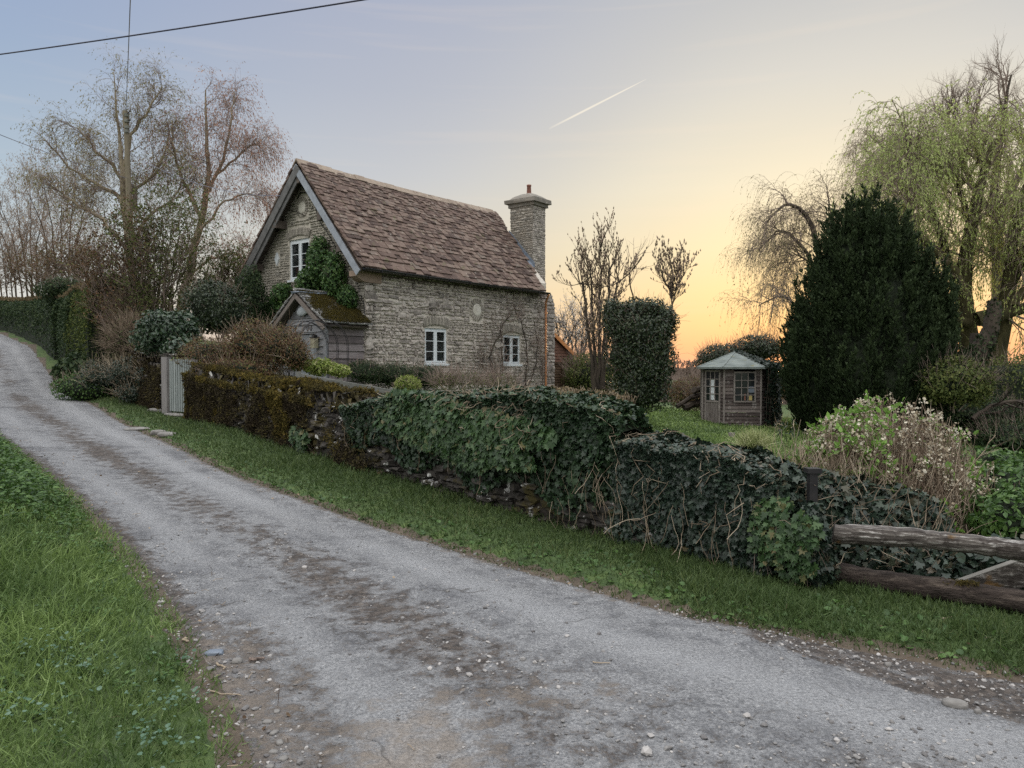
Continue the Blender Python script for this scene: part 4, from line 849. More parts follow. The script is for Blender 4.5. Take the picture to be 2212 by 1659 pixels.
# ------------------------------------------------------------------ the cottage
HO = np.array([-3.97, 20.0, 0.0]); HU = nrm([.614, .789, 0]); HV = nrm([-.789, .614, 0]); UP = np.array([0, 0, 1.0])
def C(a, b, z): return HO + HU * a + HV * b + UP * z
LA, WB, EZ, AZ, AB = 8.45, 5.2, 4.17, 7.34, 2.42
GZ0 = .35
cot = empty('stone_cottage', C(0, 0, GZ0), 'small stone cottage with steep stone-tiled roof and tall end chimney', 'cottage')
FR = MP(C(0, 0, 0), HU, UP); GA = MP(C(0, 0, 0), -HV, UP)
W1 = (2.26, 3.24, 1.62, 2.66); W2 = (5.98, 6.94, 1.6, 2.58); W3 = (2.40, 3.38, 4.1, 5.24)
def holebox(g, frame, x0, x1, z0, z1, holes, th=.4, mat=0):
    xs = sorted({x0, x1, *[h[0] for h in holes], *[h[1] for h in holes]})
    for a, b_ in zip(xs[:-1], xs[1:]):
        segs = [(z0, z1)]
        for h in holes:
            if a >= h[0] - 1e-6 and b_ <= h[1] + 1e-6: segs = [s for q0, q1 in segs for s in ((q0, min(q1, h[2])), (max(q0, h[3]), q1)) if s[1] - s[0] > 1e-3]
        for q0, q1 in segs: g.box(frame.o, frame.u, frame.n, UP, (a, -th, q0), (b_, 0, q1), mat=mat)
def roofz(b): return np.where(np.asarray(b) < AB, EZ + (np.asarray(b) + .32) / (AB + .32) * (AZ - EZ), EZ + (WB + .32 - np.asarray(b)) / (WB + .32 - AB) * (AZ - EZ))
# front wall
g = G(); h1 = (W1[0], W1[1], W1[2], W1[3] + .06); h2 = (W2[0], W2[1], W2[2], W2[3] + .06)
holebox(g, FR, 0, LA, GZ0, 4.18, [h1, h2]); 
def rad_arch(g, fr, x0, x1, zs, rise, h, n, mat=1, out=.02):
    """voussoirs over an opening"""
    xc = (x0 + x1) / 2; hw = (x1 - x0) / 2; Rr = (hw * hw + rise * rise) / (2 * rise); zc = zs + rise - Rr; a0 = math.asin(min(1, hw / Rr))
    for i in range(n):
        a = -a0 + 2 * a0 * (i + .5) / n; u = math.cos(a) * fr.u - math.sin(a) * UP; v = math.sin(a) * fr.u + math.cos(a) * UP
        c = fr.o + fr.u * (xc + math.sin(a) * Rr) + UP * (zc + math.cos(a) * Rr); w = 2 * a0 * Rr / n * .84
        hh = h * rng.uniform(.9, 1.08); g.scat(STONE, (c + v * hh / 2)[None], np.stack([u, v, fr.n], 1)[None], np.array([[w, hh, .035 + out]]), rng.random(), mat, jit=.04)
ah1 = (W1[0] - .08, W1[1] + .08, W1[3] - .02, W1[3] + .40); ah2 = (W2[0] - .08, W2[1] + .08, W2[3] - .02, W2[3] + .40)
rd = (4.62 - .36, 4.62 + .36, 3.34 - .36, 3.34 + .36)
rubble(g, 0.0, LA, GZ0, 4.14, FR, holes=[h1, h2, ah1, ah2, rd, (0, .55, 3.8, 4.14)], hc=(.06, .15), wr=(.09, .42), gap=.036, depth=.06, mat=1, jit=.17, big=.13)
g.build('front_wall', [M['mortar'], M['stone_front'], M['archstone']], cot)
for nm, w in (('window_arch', W1), ('window_arch', W2)):
    g = G(); g.add([C(w[0] - .09, .001, w[3] + .02), C(w[1] + .09, .001, w[3] + .02), C(w[1] + .09, .001, w[3] + .4), C(w[0] - .09, .001, w[3] + .4)], [[0, 1, 2, 3]], .5, 1)
    rad_arch(g, FR, w[0] - .05, w[1] + .05, w[3] + .03, .08, .27, 17, 0); g.build(nm, [M['archstone'], M['mortar']], cot)
# gable wall with the upper window
g = G(); h3 = (-W3[1], -W3[0], W3[2], W3[3] + .04)
holebox(g, GA, -WB, 0, GZ0, 3.95, []); TOPZ = W3[3] + .05
def gclip(z):   # width of the gable at a height, in x = -b
    if z < EZ: return (-WB, 0.0)
    k = (z - EZ) / (AZ - .12 - EZ); b0 = -.32 + (AB + .32) * k; b1 = WB + .32 - (WB + .32 - AB) * k; return (-min(b1, WB), -max(b0, 0.0))
zz = np.linspace(3.95, AZ - .15, 30)
for z0, z1 in zip(zz[:-1], zz[1:]):
    x0, x1 = gclip(z0); x2, x3 = gclip(z1); parts_ = [((x0, x2), (x1, x3))]
    if z1 > h3[2] and z0 < h3[3]: parts_ = [((x0, x2), (h3[0], h3[0])), ((h3[1], h3[1]), (x1, x3))]
    for (p0, p2), (p1, p3) in parts_:
        q = [GA.o + GA.u * p0 + UP * z0, GA.o + GA.u * p1 + UP * z0, GA.o + GA.u * p3 + UP * z1, GA.o + GA.u * p2 + UP * z1]; g.prism(q, -GA.n * .4)
rubble(g, -WB, 0, GZ0 + 2.2, AZ - .3, GA, clip=gclip, holes=[h3, (h3[0] - .06, h3[1] + .06, h3[3] - .1, h3[3] + .34), (-2.72 - .3, -2.72 + .3, 5.88, 6.5), (-4.08, -3.83, 4.58, 4.98)], hc=(.06, .1), wr=(.1, .26), gap=.034, depth=.045, mat=1, jit=.12)
rubble(g, -.35, 0, GZ0, GZ0 + 2.2, GA, hc=(.06, .1), wr=(.1, .26), gap=.034, depth=.045, mat=1)
rubble(g, -WB, -1.9, GZ0, GZ0 + 2.2, GA, hc=(.06, .1), wr=(.1, .26), gap=.034, depth=.045, mat=1)
g.build('gable_wall', [M['mortar_pale'], M['stone_gable']], cot)
g = G(); g.add([GA.o + GA.u * x + UP * z + GA.n * .001 for x, z in ((h3[0] - .07, h3[3]), (h3[1] + .07, h3[3]), (h3[1] + .07, h3[3] + .34), (h3[0] - .07, h3[3] + .34))], [[0, 1, 2, 3]], .5, 1)
rad_arch(g, GA, h3[0] - .03, h3[1] + .03, h3[3] + .0, .1, .22, 17, 0); g.build('window_arch', [M['archstone'], M['mortar_pale']], cot)
g = G(); g.box(HO, HU, HV, UP, (0, WB - .4, GZ0), (LA, WB, 4.1)); 
for z0, z1 in zip(zz[:-1], zz[1:]):
    x0, x1 = gclip(z0); x2, x3 = gclip(z1); g.prism([C(LA, -x0, z0), C(LA, -x1, z0), C(LA, -x3, z1), C(LA, -x2, z1)], -HU * .4)
g.box(HO, HU, HV, UP, (LA - .4, .41, GZ0), (LA - .002, WB - .41, 3.95))
rubble(g, 0.0, WB, GZ0, AZ - .3, MP(C(LA, 0, 0), HV, UP), clip=lambda z: (-gclip(z)[1], -gclip(z)[0]), hc=(.08, .14), wr=(.15, .4), mat=1)
g.build('rear_wall', [M['mortar'], M['stone_front']], cot)
# roundels
def roundel(fr, x, z, r, R_):
    g = G(); n = 20
    for i in range(n):
        a = 2 * math.pi * (i + .5) / n; v = math.cos(a) * UP + math.sin(a) * fr.u; u = nrm(np.cross(v, fr.n)); c = fr.o + fr.u * x + UP * z + v * (r + R_) / 2
        g.scat(STONE, c[None], np.stack([u, v, fr.n], 1)[None], np.array([[2 * math.pi * (r + R_) / 2 / n * .8, (R_ - r) * rng.uniform(.85, 1.1), .04]]), rng.random(), 1, jit=.05)
    th = np.linspace(0, 2 * math.pi, 33)[:-1]; rim = lambda q, d: fr.o + fr.u * x + UP * z + (np.cos(th)[:, None] * fr.u + np.sin(th)[:, None] * UP) * q + fr.n * d
    V = np.vstack([rim(r, -.02), rim(r, .03), rim(r * .8, .045), rim(r * .01, .05)]); F = [[k * 32 + i, k * 32 + (i + 1) % 32, (k + 1) * 32 + (i + 1) % 32, (k + 1) * 32 + i] for k in range(3) for i in range(32)]
    g.add(V, F, .5, 0)
    V = np.vstack([rim(R_ * 1.06, .002), rim(r * .9, .002)]); g.add(V, [[i, (i + 1) % 32, 32 + (i + 1) % 32, 32 + i] for i in range(32)], .5, 2)
    g.build('stone_roundel', [M['roundel'], M['archstone'], M['mortar']], cot)
roundel(FR, 4.62, 3.34, .2, .36); roundel(GA, -2.72, 6.18, .17, .30)
g = G(); dmd = [GA.o + GA.u * x + UP * z for x, z in ((-3.955, 4.58), (-3.85, 4.78), (-3.955, 4.98), (-4.06, 4.78))]; g.prism([p + GA.n * .0 for p in dmd], GA.n * .05); g.build('diamond_plaque', M['paint'], cot)
# windows
glass, t, b = mat('window_glass'); b.inputs['Base Color'].default_value = (.02, .024, .026, 1); b.inputs['Roughness'].default_value = .04; b.inputs['Specular IOR Level'].default_value = .35
tr = t.nodes.new('ShaderNodeBsdfTransparent'); tr.inputs[0].default_value = (.8, .85, .85, 1); mx = t.nodes.new('ShaderNodeMixShader'); mx.inputs[0].default_value = .6
t.links.new(b.outputs[0], mx.inputs[1]); t.links.new(tr.outputs[0], mx.inputs[2]); t.links.new(mx.outputs[0], t.nodes['Material Output'].inputs[0])
def window(fr, x0, x1, z0, z1, label=None, rise=.08, rows=3):
    root_g = G(); dn = -.10; B = lambda p0, p1, gg=root_g: gg.box(fr.o, fr.u, fr.n, UP, p0, p1)
    f = .05; B((x0, dn, z0), (x0 + f, dn + .06, z1)); B((x1 - f, dn, z0), (x1, dn + .06, z1)); B((x0 + f, dn, z0), (x1 - f, dn + .06, z0 + f)); B((x0 + f, dn, z1 - f), (x1 - f, dn + .06, z1))
    xm = (x0 + x1) / 2; B((xm - .03, dn, z0 + f), (xm + .03, dn + .062, z1 - f))
    # arched head board
    n = 10; pts = [fr.o + fr.u * (x0 + (x1 - x0) * i / n) + UP * (z1 + .005 + rise * (1 - (2 * i / n - 1) ** 2)) + fr.n * dn for i in range(n + 1)]
    pts = [fr.o + fr.u * x0 + UP * (z1 - .001) + fr.n * dn] + pts + [fr.o + fr.u * x1 + UP * (z1 - .001) + fr.n * dn]; root_g.prism(pts, fr.n * .055)
    w = root_g.build('window', M['paint'], cot); WL[w.name] = WL[cot.name]
    for s0, s1 in ((x0 + f, xm - .03), (xm + .03, x1 - f)):
        g = G(); c = .035; Bc = lambda p0, p1: g.box(fr.o, fr.u, fr.n, UP, p0, p1)
        za, zb = z0 + f, z1 - f; Bc((s0, dn + .01, za), (s0 + c, dn + .075, zb)); Bc((s1 - c, dn + .01, za), (s1, dn + .075, zb)); Bc((s0 + c, dn + .01, za), (s1 - c, dn + .075, za + c)); Bc((s0 + c, dn + .01, zb - c), (s1 - c, dn + .075, zb))
        for k in range(1, rows): zk = za + (zb - za) * k / rows; Bc((s0 + c, dn + .03, zk - .009), (s1 - c, dn + .07, zk + .009))
        g.build('casement', M['paint'], w)
        g = G(); g.box(fr.o, fr.u, fr.n, UP, (s0 + c, dn + .035, za + c), (s1 - c, dn + .042, zb - c)); g.build('pane', glass, w)
    g = G(); g.box(fr.o, fr.u, fr.n, UP, (x0 - .04, -.12, z0 - .06), (x1 + .05, .06, z0 - .002)); g.build('sill', M['paint'], w)
    return w
window(FR, *W1); window(FR, *W2); window(GA, -W3[1], -W3[0], W3[2], W3[3], rise=.13)
M['orange'] = m_noise('orange_blind', [(.45, .12, .05), (.6, .2, .09)], 5, .8)
M['pot_dark'] = m_noise('dim_ornament', [(.16, .1, .08), (.3, .25, .2)], 9, .8)
g = G(); g.box(GA.o, GA.u, GA.n, UP, (-W3[1] + .08, -.2, 4.18), (-W3[1] + .38, -.16, 4.5)); g.build('orange_cushion', M['orange'], label='orange-red object standing behind the lower pane of the gable window', cat='cushion')
# roof
def roof(parent, name, E, A, a0, a1, tm, sp=(.21, .13), skip=None, wd=(.2, .46), thick=.045, U_=HU, sag=.06, out=None, bn=None):
    """stone tiles in diminishing courses between eave point E(a) and apex A(a) on the plane through U_"""
    e = np.array(E, float); ap = np.array(A, float); S = nrm(ap - e); L = np.linalg.norm(ap - e); nn = nrm(np.cross(U_, S)); 
    if nn[2] < 0: nn = -nn
    g = G(); d = 0.0; pos, sc_, tl = [], [], []
    while d < L - .04:
        s_ = sp[0] + (sp[1] - sp[0]) * d / L; s_ *= rng.uniform(.92, 1.08); a = a0 - rng.uniform(0, .2)
        while a < a1:
            w = rng.uniform(*wd) * (1 - .3 * d / L); am = a + w / 2; lo_ = max(a, a0 - rng.uniform(0, .03)); hi_ = min(a + w, a1 + rng.uniform(0, .03)); a += w
            if hi_ - lo_ < .05 or (skip and skip((lo_ + hi_) / 2, d / L)): continue
            pos.append(((lo_ + hi_) / 2, d + s_ * .75 + rng.normal() * .008)); sc_.append((hi_ - lo_ - .012, s_ * 1.7, thick * rng.uniform(.75, 1.5)))
        d += s_
    pos = np.array(pos); sc_ = np.array(sc_); n = len(pos)
    sg = -sag * np.sin(np.clip((pos[:, 0] - a0) / (a1 - a0), 0, 1) * math.pi) + .012 * nz(np.column_stack([pos, 0 * pos[:, 0]]), 1.6, 3)
    an = np.radians(rng.normal(size=n) * 1.4); tlt = .11 + rng.normal(size=n) * .015
    x = np.cos(an)[:, None] * U_ + np.sin(an)[:, None] * S; y = nrm(np.cross(nn, x)); y = y * np.sign((y @ S))[:, None]; y2 = nrm(y - nn * tlt[:, None]); z = np.cross(x, y2); z = z * np.sign(z @ nn)[:, None]
    x = np.cross(y2, z)
    p = e + pos[:, :1] * U_ + np.minimum(pos[:, 1:2], L - .03) * S + nn * (sg + .045)[:, None]
    T8 = (np.array([[x_, y_, z_] for z_ in (0, 1) for y_ in (-.5, .5) for x_ in (-.5, .5)]) * [1, 1, 1], np.array([[0, 2, 3, 1], [4, 5, 7, 6], [0, 1, 5, 4], [2, 6, 7, 3], [0, 4, 6, 2], [1, 3, 7, 5]]))
    g.scat(T8, p, np.stack([x, y2, z], 2), sc_, rng.random(n), jit=.035)
    # deck under the tiles
    A_ = [e + U_ * (a0 + .02), e + U_ * (a1 - (.5 if skip else .02)), e + U_ * (a1 - .02) + S * (L - .02), e + U_ * (a0 + .02) + S * (L - .02)]; g.prism([q - nn * (.05 + sag * .9) for q in A_], nn * .05, mat=1)
    return g
chskip = lambda a, k: False
def csk(a, k):
    b_ = -.32 + k * (AB + .32); return a > 8.0 + .6 * k or (a > 8.42 and .5 < b_ < 1.65)
g = roof(cot, 'roof', C(0, -.32, EZ - .03), C(0, AB, AZ - .02), -.42, LA + .1, 'tile', skip=csk, wd=(.15, .36), sp=(.19, .115)); g.build('roof_front_slope', [M['tile'], M['purlin']], cot)
g = roof(cot, 'roof', C(0, WB + .32, EZ - .03), C(0, AB, AZ - .02), -.42, LA + .1, 'tile'); g.build('roof_back_slope', [M['tile'], M['purlin']], cot)
g = G(); a = -.44; i = 0
while a < LA - .2:
    w = .42; sag_ = -.06 * math.sin(max(0, (a + .4) / 8.9) * math.pi); o = C(a, AB, AZ + .075 + sag_ + rng.normal() * .006); q = [(-.16, -.13), (0, .05), (.16, -.13), (.13, -.15), (0, .0), (-.13, -.15)]
    g.prism([o + HV * x + UP * z for x, z in q], HU * (w - .008), rnd=rng.random()); a += w
g.build('ridge_tiles', M['ridge'], cot)
def beam(g, p, q, wdir, w, tdir, th, mat=0): 
    d = np.array(q) - np.array(p); L = np.linalg.norm(d); g.box(p, d / L, nrm(wdir), nrm(tdir), (0, 0, 0), (L, w, th), mat=mat)
sdir = nrm(C(0, AB, AZ) - C(0, -.32, EZ)); sn = nrm(np.cross(HU, sdir)); sn = sn if sn[2] > 0 else -sn
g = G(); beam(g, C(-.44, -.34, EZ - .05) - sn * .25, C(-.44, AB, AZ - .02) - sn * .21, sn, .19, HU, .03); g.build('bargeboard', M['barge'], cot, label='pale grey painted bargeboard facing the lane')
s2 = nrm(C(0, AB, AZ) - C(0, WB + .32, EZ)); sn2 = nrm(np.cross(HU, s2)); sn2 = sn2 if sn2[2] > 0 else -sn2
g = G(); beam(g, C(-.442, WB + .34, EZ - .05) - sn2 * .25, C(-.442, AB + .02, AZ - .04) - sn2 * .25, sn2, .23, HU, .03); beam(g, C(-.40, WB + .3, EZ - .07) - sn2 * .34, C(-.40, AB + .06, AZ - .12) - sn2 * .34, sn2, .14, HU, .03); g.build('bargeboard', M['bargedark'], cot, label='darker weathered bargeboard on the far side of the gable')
for b_, z in ((AB, AZ - .45), (1.45, 5.72), (.62, 4.78), (3.55, 5.75), (4.75, 4.6)):
    g = G(); g.box(C(0, b_, z), HU, HV, UP, (-.40, -.09, -.12), (.1, .09, .10), jit=.01); g.build('purlin_end', M['purlin'], cot)
g = G(); q = [(-.34, 3.98), (-.34, 4.12), (.02, 4.12), (.55, 4.12), (.55, 3.84), (.0, 3.84), (-.12, 3.86)]; g.prism([C(a, -.05, z - .02) for a, z in q], HV * .3); g.build('corbel', M['corbel'], cot)
g = G(); a = 0.0; K = 14; th = np.linspace(math.pi, 2 * math.pi, 9); V = []
for a_ in np.linspace(-.38, LA - .36, K):
    V.append([C(a_, -.40 + .065 * math.cos(x), EZ - .035 + .06 * math.sin(x) - .012 * a_ / 8) for x in th] + [C(a_, -.40 + .055 * math.cos(x), EZ - .03 + .05 * math.sin(x) - .012 * a_ / 8) for x in th[::-1]])
V = np.array(V); g.add(V.reshape(-1, 3), gridfaces(K, 18, True)); 
for a_ in np.arange(.2, 8.0, .9): g.box(C(a_, -.40, EZ - .07), HU, HV, UP, (-.015, -.075, -.035), (.015, .09, .04))
g.build('gutter', M['gutter'], cot)
g = G(); g.box(HO, HU, HV, UP, (0, -.03, EZ - .22), (LA, .0, EZ - .05)); g.build('eaves_board', M['purlin'], cot)
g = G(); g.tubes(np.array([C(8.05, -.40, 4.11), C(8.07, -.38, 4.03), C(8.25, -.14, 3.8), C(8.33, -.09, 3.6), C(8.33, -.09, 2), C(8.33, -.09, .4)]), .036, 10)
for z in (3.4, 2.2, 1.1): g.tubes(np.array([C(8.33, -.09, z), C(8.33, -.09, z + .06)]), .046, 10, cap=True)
g.build('downpipe', M['pipe_glow'], cot, smooth=False)
# chimney
ch_g = G(); CA0, CA1, CB0, CB1 = 8.42, 9.2, .55, 1.6
ch_g.box(HO, HU, HV, UP, (CA0 + .02, CB0 + .02, 3.6), (CA1 - .02, CB1 - .02, 7.55))
rubble(ch_g, CA0, CA1, 4.0, 7.5, MP(C(0, CB0 + .02, 0), HU, UP), hc=(.05, .1), wr=(.1, .3), mat=1, jit=.12); rubble(ch_g, -CB1, -CB0, 4.3, 7.5, MP(C(CA0 + .02, 0, 0), -HV, UP), hc=(.06, .12), wr=(.1, .3), mat=2, jit=.14)
rubble(ch_g, CB0, CB1, 4.0, 7.5, MP(C(CA1 - .02, 0, 0), HV, UP), mat=1); rubble(ch_g, -CA1, -CA0, 4.0, 7.5, MP(C(0, CB1 - .02, 0), -HU, UP), mat=1)
ch = ch_g.build('chimney', [M['mortar'], M['stone_front'], M['stone_chim']], cot); WL[ch.name] = WL[cot.name]
g = G(); g.box(HO, HU, HV, UP, (CA0 - .06, CB0 - .08, 7.40), (CA1 + .07, CB1 + .08, 7.53), jit=.02); g.box(HO, HU, HV, UP, (CA0 - .15, CB0 - .17, 7.535), (CA1 + .15, CB1 + .17, 7.69), jit=.02)
for sgn in range(30): pass
g.build('chimney_cornice', M['stone_chim'], ch)
gx_, gy_ = np.meshgrid(np.linspace(-1, 1, 21), np.linspace(-1, 1, 21), indexing='ij'); mxy = (np.abs(gx_) ** 6 + np.abs(gy_) ** 6) ** (1 / 6); hz = .27 * (1 - np.clip(mxy, 0, 1) ** 1.7) ** .85
cc = C((CA0 + CA1) / 2, (CB0 + CB1) / 2, 7.68); q = np.stack([gx_, gy_, hz + .012 * nz(np.stack([gx_, gy_, hz], -1), 5, 2)], -1).reshape(-1, 3)
g = G(); g.add(cc + q[:, :1] * HU * .50 + q[:, 1:2] * HV * .66 + q[:, 2:] * UP, gridfaces(21, 21)); g.build('chimney_cap', M['stone_chim'], ch, smooth=True)
g = G(); th = np.linspace(0, 2 * math.pi, 17)[:-1]; pc = C((CA0 + CA1) / 2, (CB0 + CB1) / 2 - .05, 0); prof = [(.09, 7.9), (.075, 8.2), (.088, 8.21), (.088, 8.26), (.06, 8.26), (.06, 8.0)]
g.add(np.array([[pc + HU * r * math.cos(x) + HV * r * math.sin(x) + UP * z for x in th] for r, z in prof]).reshape(-1, 3), gridfaces(6, 16, True)); g.build('chimney_pot', M['clay'], ch, smooth=True)
g = G(); e1, e2 = C(CA0 - .015, .46, roofz(.46) + .05), C(CA0 - .015, CB1 + .05, roofz(CB1) + .06)
g.prism([e1, e2, e2 + UP * .16, e1 + UP * .17], -HU * .012); g.prism([e1 + UP * .01, e2 + UP * .01, e2 - HU * .22 + UP * .01, e1 - HU * .2 + UP * .01], UP * .012); g.build('lead_flashing', M['lead'], ch)
g = G(); pp = C(CA1 + .0, CB0 + .35, 6.75); g.tubes(np.array([pp, pp + HU * .3, pp + HU * .32 + UP * .1]), .012, 5); th = np.linspace(-2.2, 1.2, 8); g.tubes(np.array([pp + HU * (.24 + .13 * math.cos(x)) + UP * (.03 + .13 * math.sin(x)) for x in th]), .012, 5); g.build('chimney_bracket', M['iron'], ch)
# wide chimney base on the end wall
g = G(); q = [(LA + .0, GZ0), (9.42, GZ0), (9.42, 3.85), (9.18, 4.25), (LA, 4.25)]; g.prism([C(a, .3, z) for a, z in q], HV * 1.7, mat=1)
rubble(g, LA, 9.42, GZ0, 4.2, MP(C(0, .3, 0), HU, UP), clip=lambda z: (LA, 9.42 if z < 3.85 else 9.42 - (z - 3.85) * .6), hc=(.09, .17), wr=(.15, .45), mat=1, jit=.1, depth=.05)
rubble(g, .3, 2.0, GZ0, 3.9, MP(C(9.42, 0, 0), HV, UP), hc=(.09, .17), wr=(.15, .45), mat=1); g.build('chimney_breast', [M['mortar'], M['stone_front']], cot)
# cables on the gable
def wallcable(pts, off=.05, r=.012): g = G(); g.tubes(trunk([C(-off, b_, z) for b_, z in pts], r, r, 24, .004)[0][0], r, 5); g.build('wall_cable', M['iron'], cot)
wallcable([(2.9, 6.45), (2.72, 6.6), (2.35, 6.5), (2.1, 6.2), (1.9, 5.7), (1.5, 5.3), (1.2, 4.9), (1.1, 4.6)]); wallcable([(3.45, 6.15), (3.1, 6.12), (2.75, 6.0), (2.5, 5.9)], r=.006); wallcable([(.35, 3.9), (.15, 3.5), (.02, 3.2), (-.02, 2.8), (.03, 2.7)], .03)
# porch
po = empty('porch', C(-1.3, .95, GZ0), None, None); po.parent = cot; po.location = [float(x) for x in (C(-1.3, .95, GZ0) - WL[cot.name])]
PA, PB0, PB1, PE, PR, PBR = -1.27, .06, 1.85, 2.56, 3.42, .95
def pplank(fr_o, ux, nn, x0, x1, z0, z1, n, nm, m, clip=None):
    g = G(); h = (z1 - z0) / n
    for i in range(n):
        za = z0 + i * h; xa, xb = (x0, x1) if clip is None else clip(za + h * .5)
        if xb - xa < .05: continue
        x2, x3 = (xa, xb) if clip is None else clip(za + h)
        V = [fr_o + ux * xa + UP * za + nn * .045, fr_o + ux * xb + UP * za + nn * .045, fr_o + ux * x3 + UP * (za + h + .012) + nn * .008, fr_o + ux * x2 + UP * (za + h + .012) + nn * .008]
        g.prism(V, -nn * .02, rnd=rng.random())
    return g.build(nm, M[m], po)
pplank(C(0, PB0, 0), HU, -HV, PA, .0, GZ0, PE, 11, 'side_cladding', 'cladding')
g = G(); g.box(HO, HU, HV, UP, (PA, PB1, GZ0), (0, PB1 + .03, PE), rnd=.3); g.build('far_side_cladding', M['cladding'], po)
pplank(C(PA, 0, 0), -HV, -HU, -.42, -PB0, GZ0, 2.45, 11, 'front_cladding', 'clad_front')
pplank(C(PA, 0, 0), -HV, -HU, -PB1, -1.42, GZ0, 2.45, 11, 'front_cladding', 'clad_front')
def pclip(z): k = (z - PE + .1) / (PR - PE + .05); return (-(PB1 + .2) + (PB1 + .2 - PBR) * k, -(PB0 - .2) - (PBR - PB0 + .2) * k)
pplank(C(PA, 0, 0), -HV, -HU, 0, 0, 2.45, 3.35, 5, 'gable_cladding', 'clad_front', clip=pclip)
g = G(); g.box(HO, HU, HV, UP, (PA - .045, PB0 - .04, GZ0), (PA + .05, PB0 + .05, 2.5)); g.build('corner_post', M['clad_front'], po)
g = G(); g.box(HO, HU, HV, UP, (PA + .05, PB0 - .05, PE - .02), (.0, PB0 - .01, PE + .05)); g.build('eaves_rail', M['oldwood'], po)
g = G()
for i in range(8): x0 = .46 + i * .118; g.box(HO, HU, HV, UP, (PA + .02 - .004 * (i % 2), x0, GZ0), (PA + .05, x0 + .112, 2.38), rnd=rng.random())
g.build('door', M['door'], po)
g = G(); g.box(HO, HU, HV, UP, (PA - .02, .42, GZ0), (PA + .03, .455, 2.44)); g.box(HO, HU, HV, UP, (PA - .02, 1.41, GZ0), (PA + .03, 1.45, 2.44)); g.box(HO, HU, HV, UP, (PA - .02, .42, 2.40), (PA + .03, 1.45, 2.46)); g.build('door_frame', M['clad_front'], po)
slabm = [M['lichenroof'], M['purlin']]
for sd_, (be, nm) in enumerate(((-.2, 'roof_slope'), (2.07, 'roof_slope'))):
    g = roof(po, nm, C(0, be, PE + .06), C(0, PBR, PR + .04), PA - .28, .0, None, sp=(.24, .2), wd=(.3, .55), thick=.03, sag=.02)
    e = C(0, be, PE + .06); ap = C(0, PBR, PR + .04); S = nrm(ap - e); L = np.linalg.norm(ap - e); nn = nrm(np.cross(HU, S)); nn = nn if nn[2] > 0 else -nn
    n = 16000; aa = rng.uniform(PA - .28, .0, n); dd_ = rng.uniform(-.01, L, n); msk = nz(np.column_stack([aa, dd_, 0 * aa]), 3.2, 5) + .5 * nz(np.column_stack([aa, dd_ * 3, 0 * aa]), 6, 6) + .5 * (aa + .9) + .45 * (dd_ < .1); k = msk > -.55 + .2 * rng.normal(size=len(msk)); aa, dd_ = aa[k], dd_[k]; n = len(aa)
    p = e + aa[:, None] * HU + dd_[:, None] * S + nn * (.075 + .05 * rng.random(n))[:, None]; g.scat(TUFT, p, along(nrm(nn + rng.normal(size=(n, 3)) * .6)), rng.uniform(.018, .036, n), rng.random(n) * .75 , 2)
    g.build(nm, slabm + [M['moss']], po)
g = G()
for b0, b1, z0, z1 in ((-.24, PBR, PE - .02, PR - .0), (2.11, PBR, PE - .02, PR - .0)):
    a_ = C(PA - .30, b0, z0 - .02); b_ = C(PA - .30, b1, z1 + .02); s_ = nrm(b_ - a_); n_ = np.cross(HU, s_); n_ = n_ if n_[2] > 0 else -n_; beam(g, a_ - n_ * .09, b_ - n_ * .09, n_, .1, HU, .04)
    if b0 < 0: g.build('porch_bargeboard', M['oldwood'], po); g = G()
g.build('porch_bargeboard', M['oldwood'], po)
g = G(); a = PA - .3
while a < -.1: g.box(C(a, PBR, PR + .1), HU, HV, UP, (0, -.16, -.05), (.33, .16, .0), jit=.02, rnd=rng.random()); a += .34
g.build('porch_ridge', M['lead'], po)
# things fixed to the porch
g = G(); v, f = ICO3; q = v * [1, .3, 1]; o = C(PA - .1, .92, 3.02); s_ = 1 + .12 * nz(v, 2, 3); g.add(o + (q[:, :1] * .26 * s_[:, None] + .06) * HV * -1 + q[:, 1:2] * .2 * HU + (q[:, 2:] * .14 + q[:, :1] * .05) * UP, f); M['fishstone'] = m_noise('pale_carved_wood', [(.3, .33, .35), (.45, .48, .5)], 6, .8, bmp=.4)
g.build('carved_plaque', M['fishstone'], smooth=True, label='pale rounded carved plaque on the porch gable boards', cat='plaque')
lt = empty('porch_lantern', C(PA - .14, .36, 2.1), 'cream boxed lantern hanging beside the porch door', 'lantern'); M['cream'] = m_noise('cream_glass', [(.22, .21, .15), (.3, .285, .2)], 4, .4)
g = G(); g.box(C(PA - .13, .36, 2.02), HU, HV, UP, (-.07, -.08, 0), (.06, .08, .26), jit=.004); g.build('lantern_body', M['cream'], lt)
g = G(); g.box(C(PA - .13, .36, 2.28), HU, HV, UP, (-.09, -.1, 0), (.09, .1, .03)); g.box(C(PA - .13, .36, 2.31), HU, HV, UP, (-.05, -.05, 0), (.05, .05, .05)); g.build('lantern_cap', M['iron'], lt)
g = G(); o = C(PA - .05, .62, 2.55); 
for dx in (0, .14): g.tubes(np.array([o + HV * (dx + .035 * math.cos(x)) + UP * .07 * math.sin(x) for x in np.linspace(0, 6.28, 12)]), .008, 5)
g.build('iron_horseshoes', M['iron'], label='pair of small dark iron loops hanging above the porch door', cat='ornament')

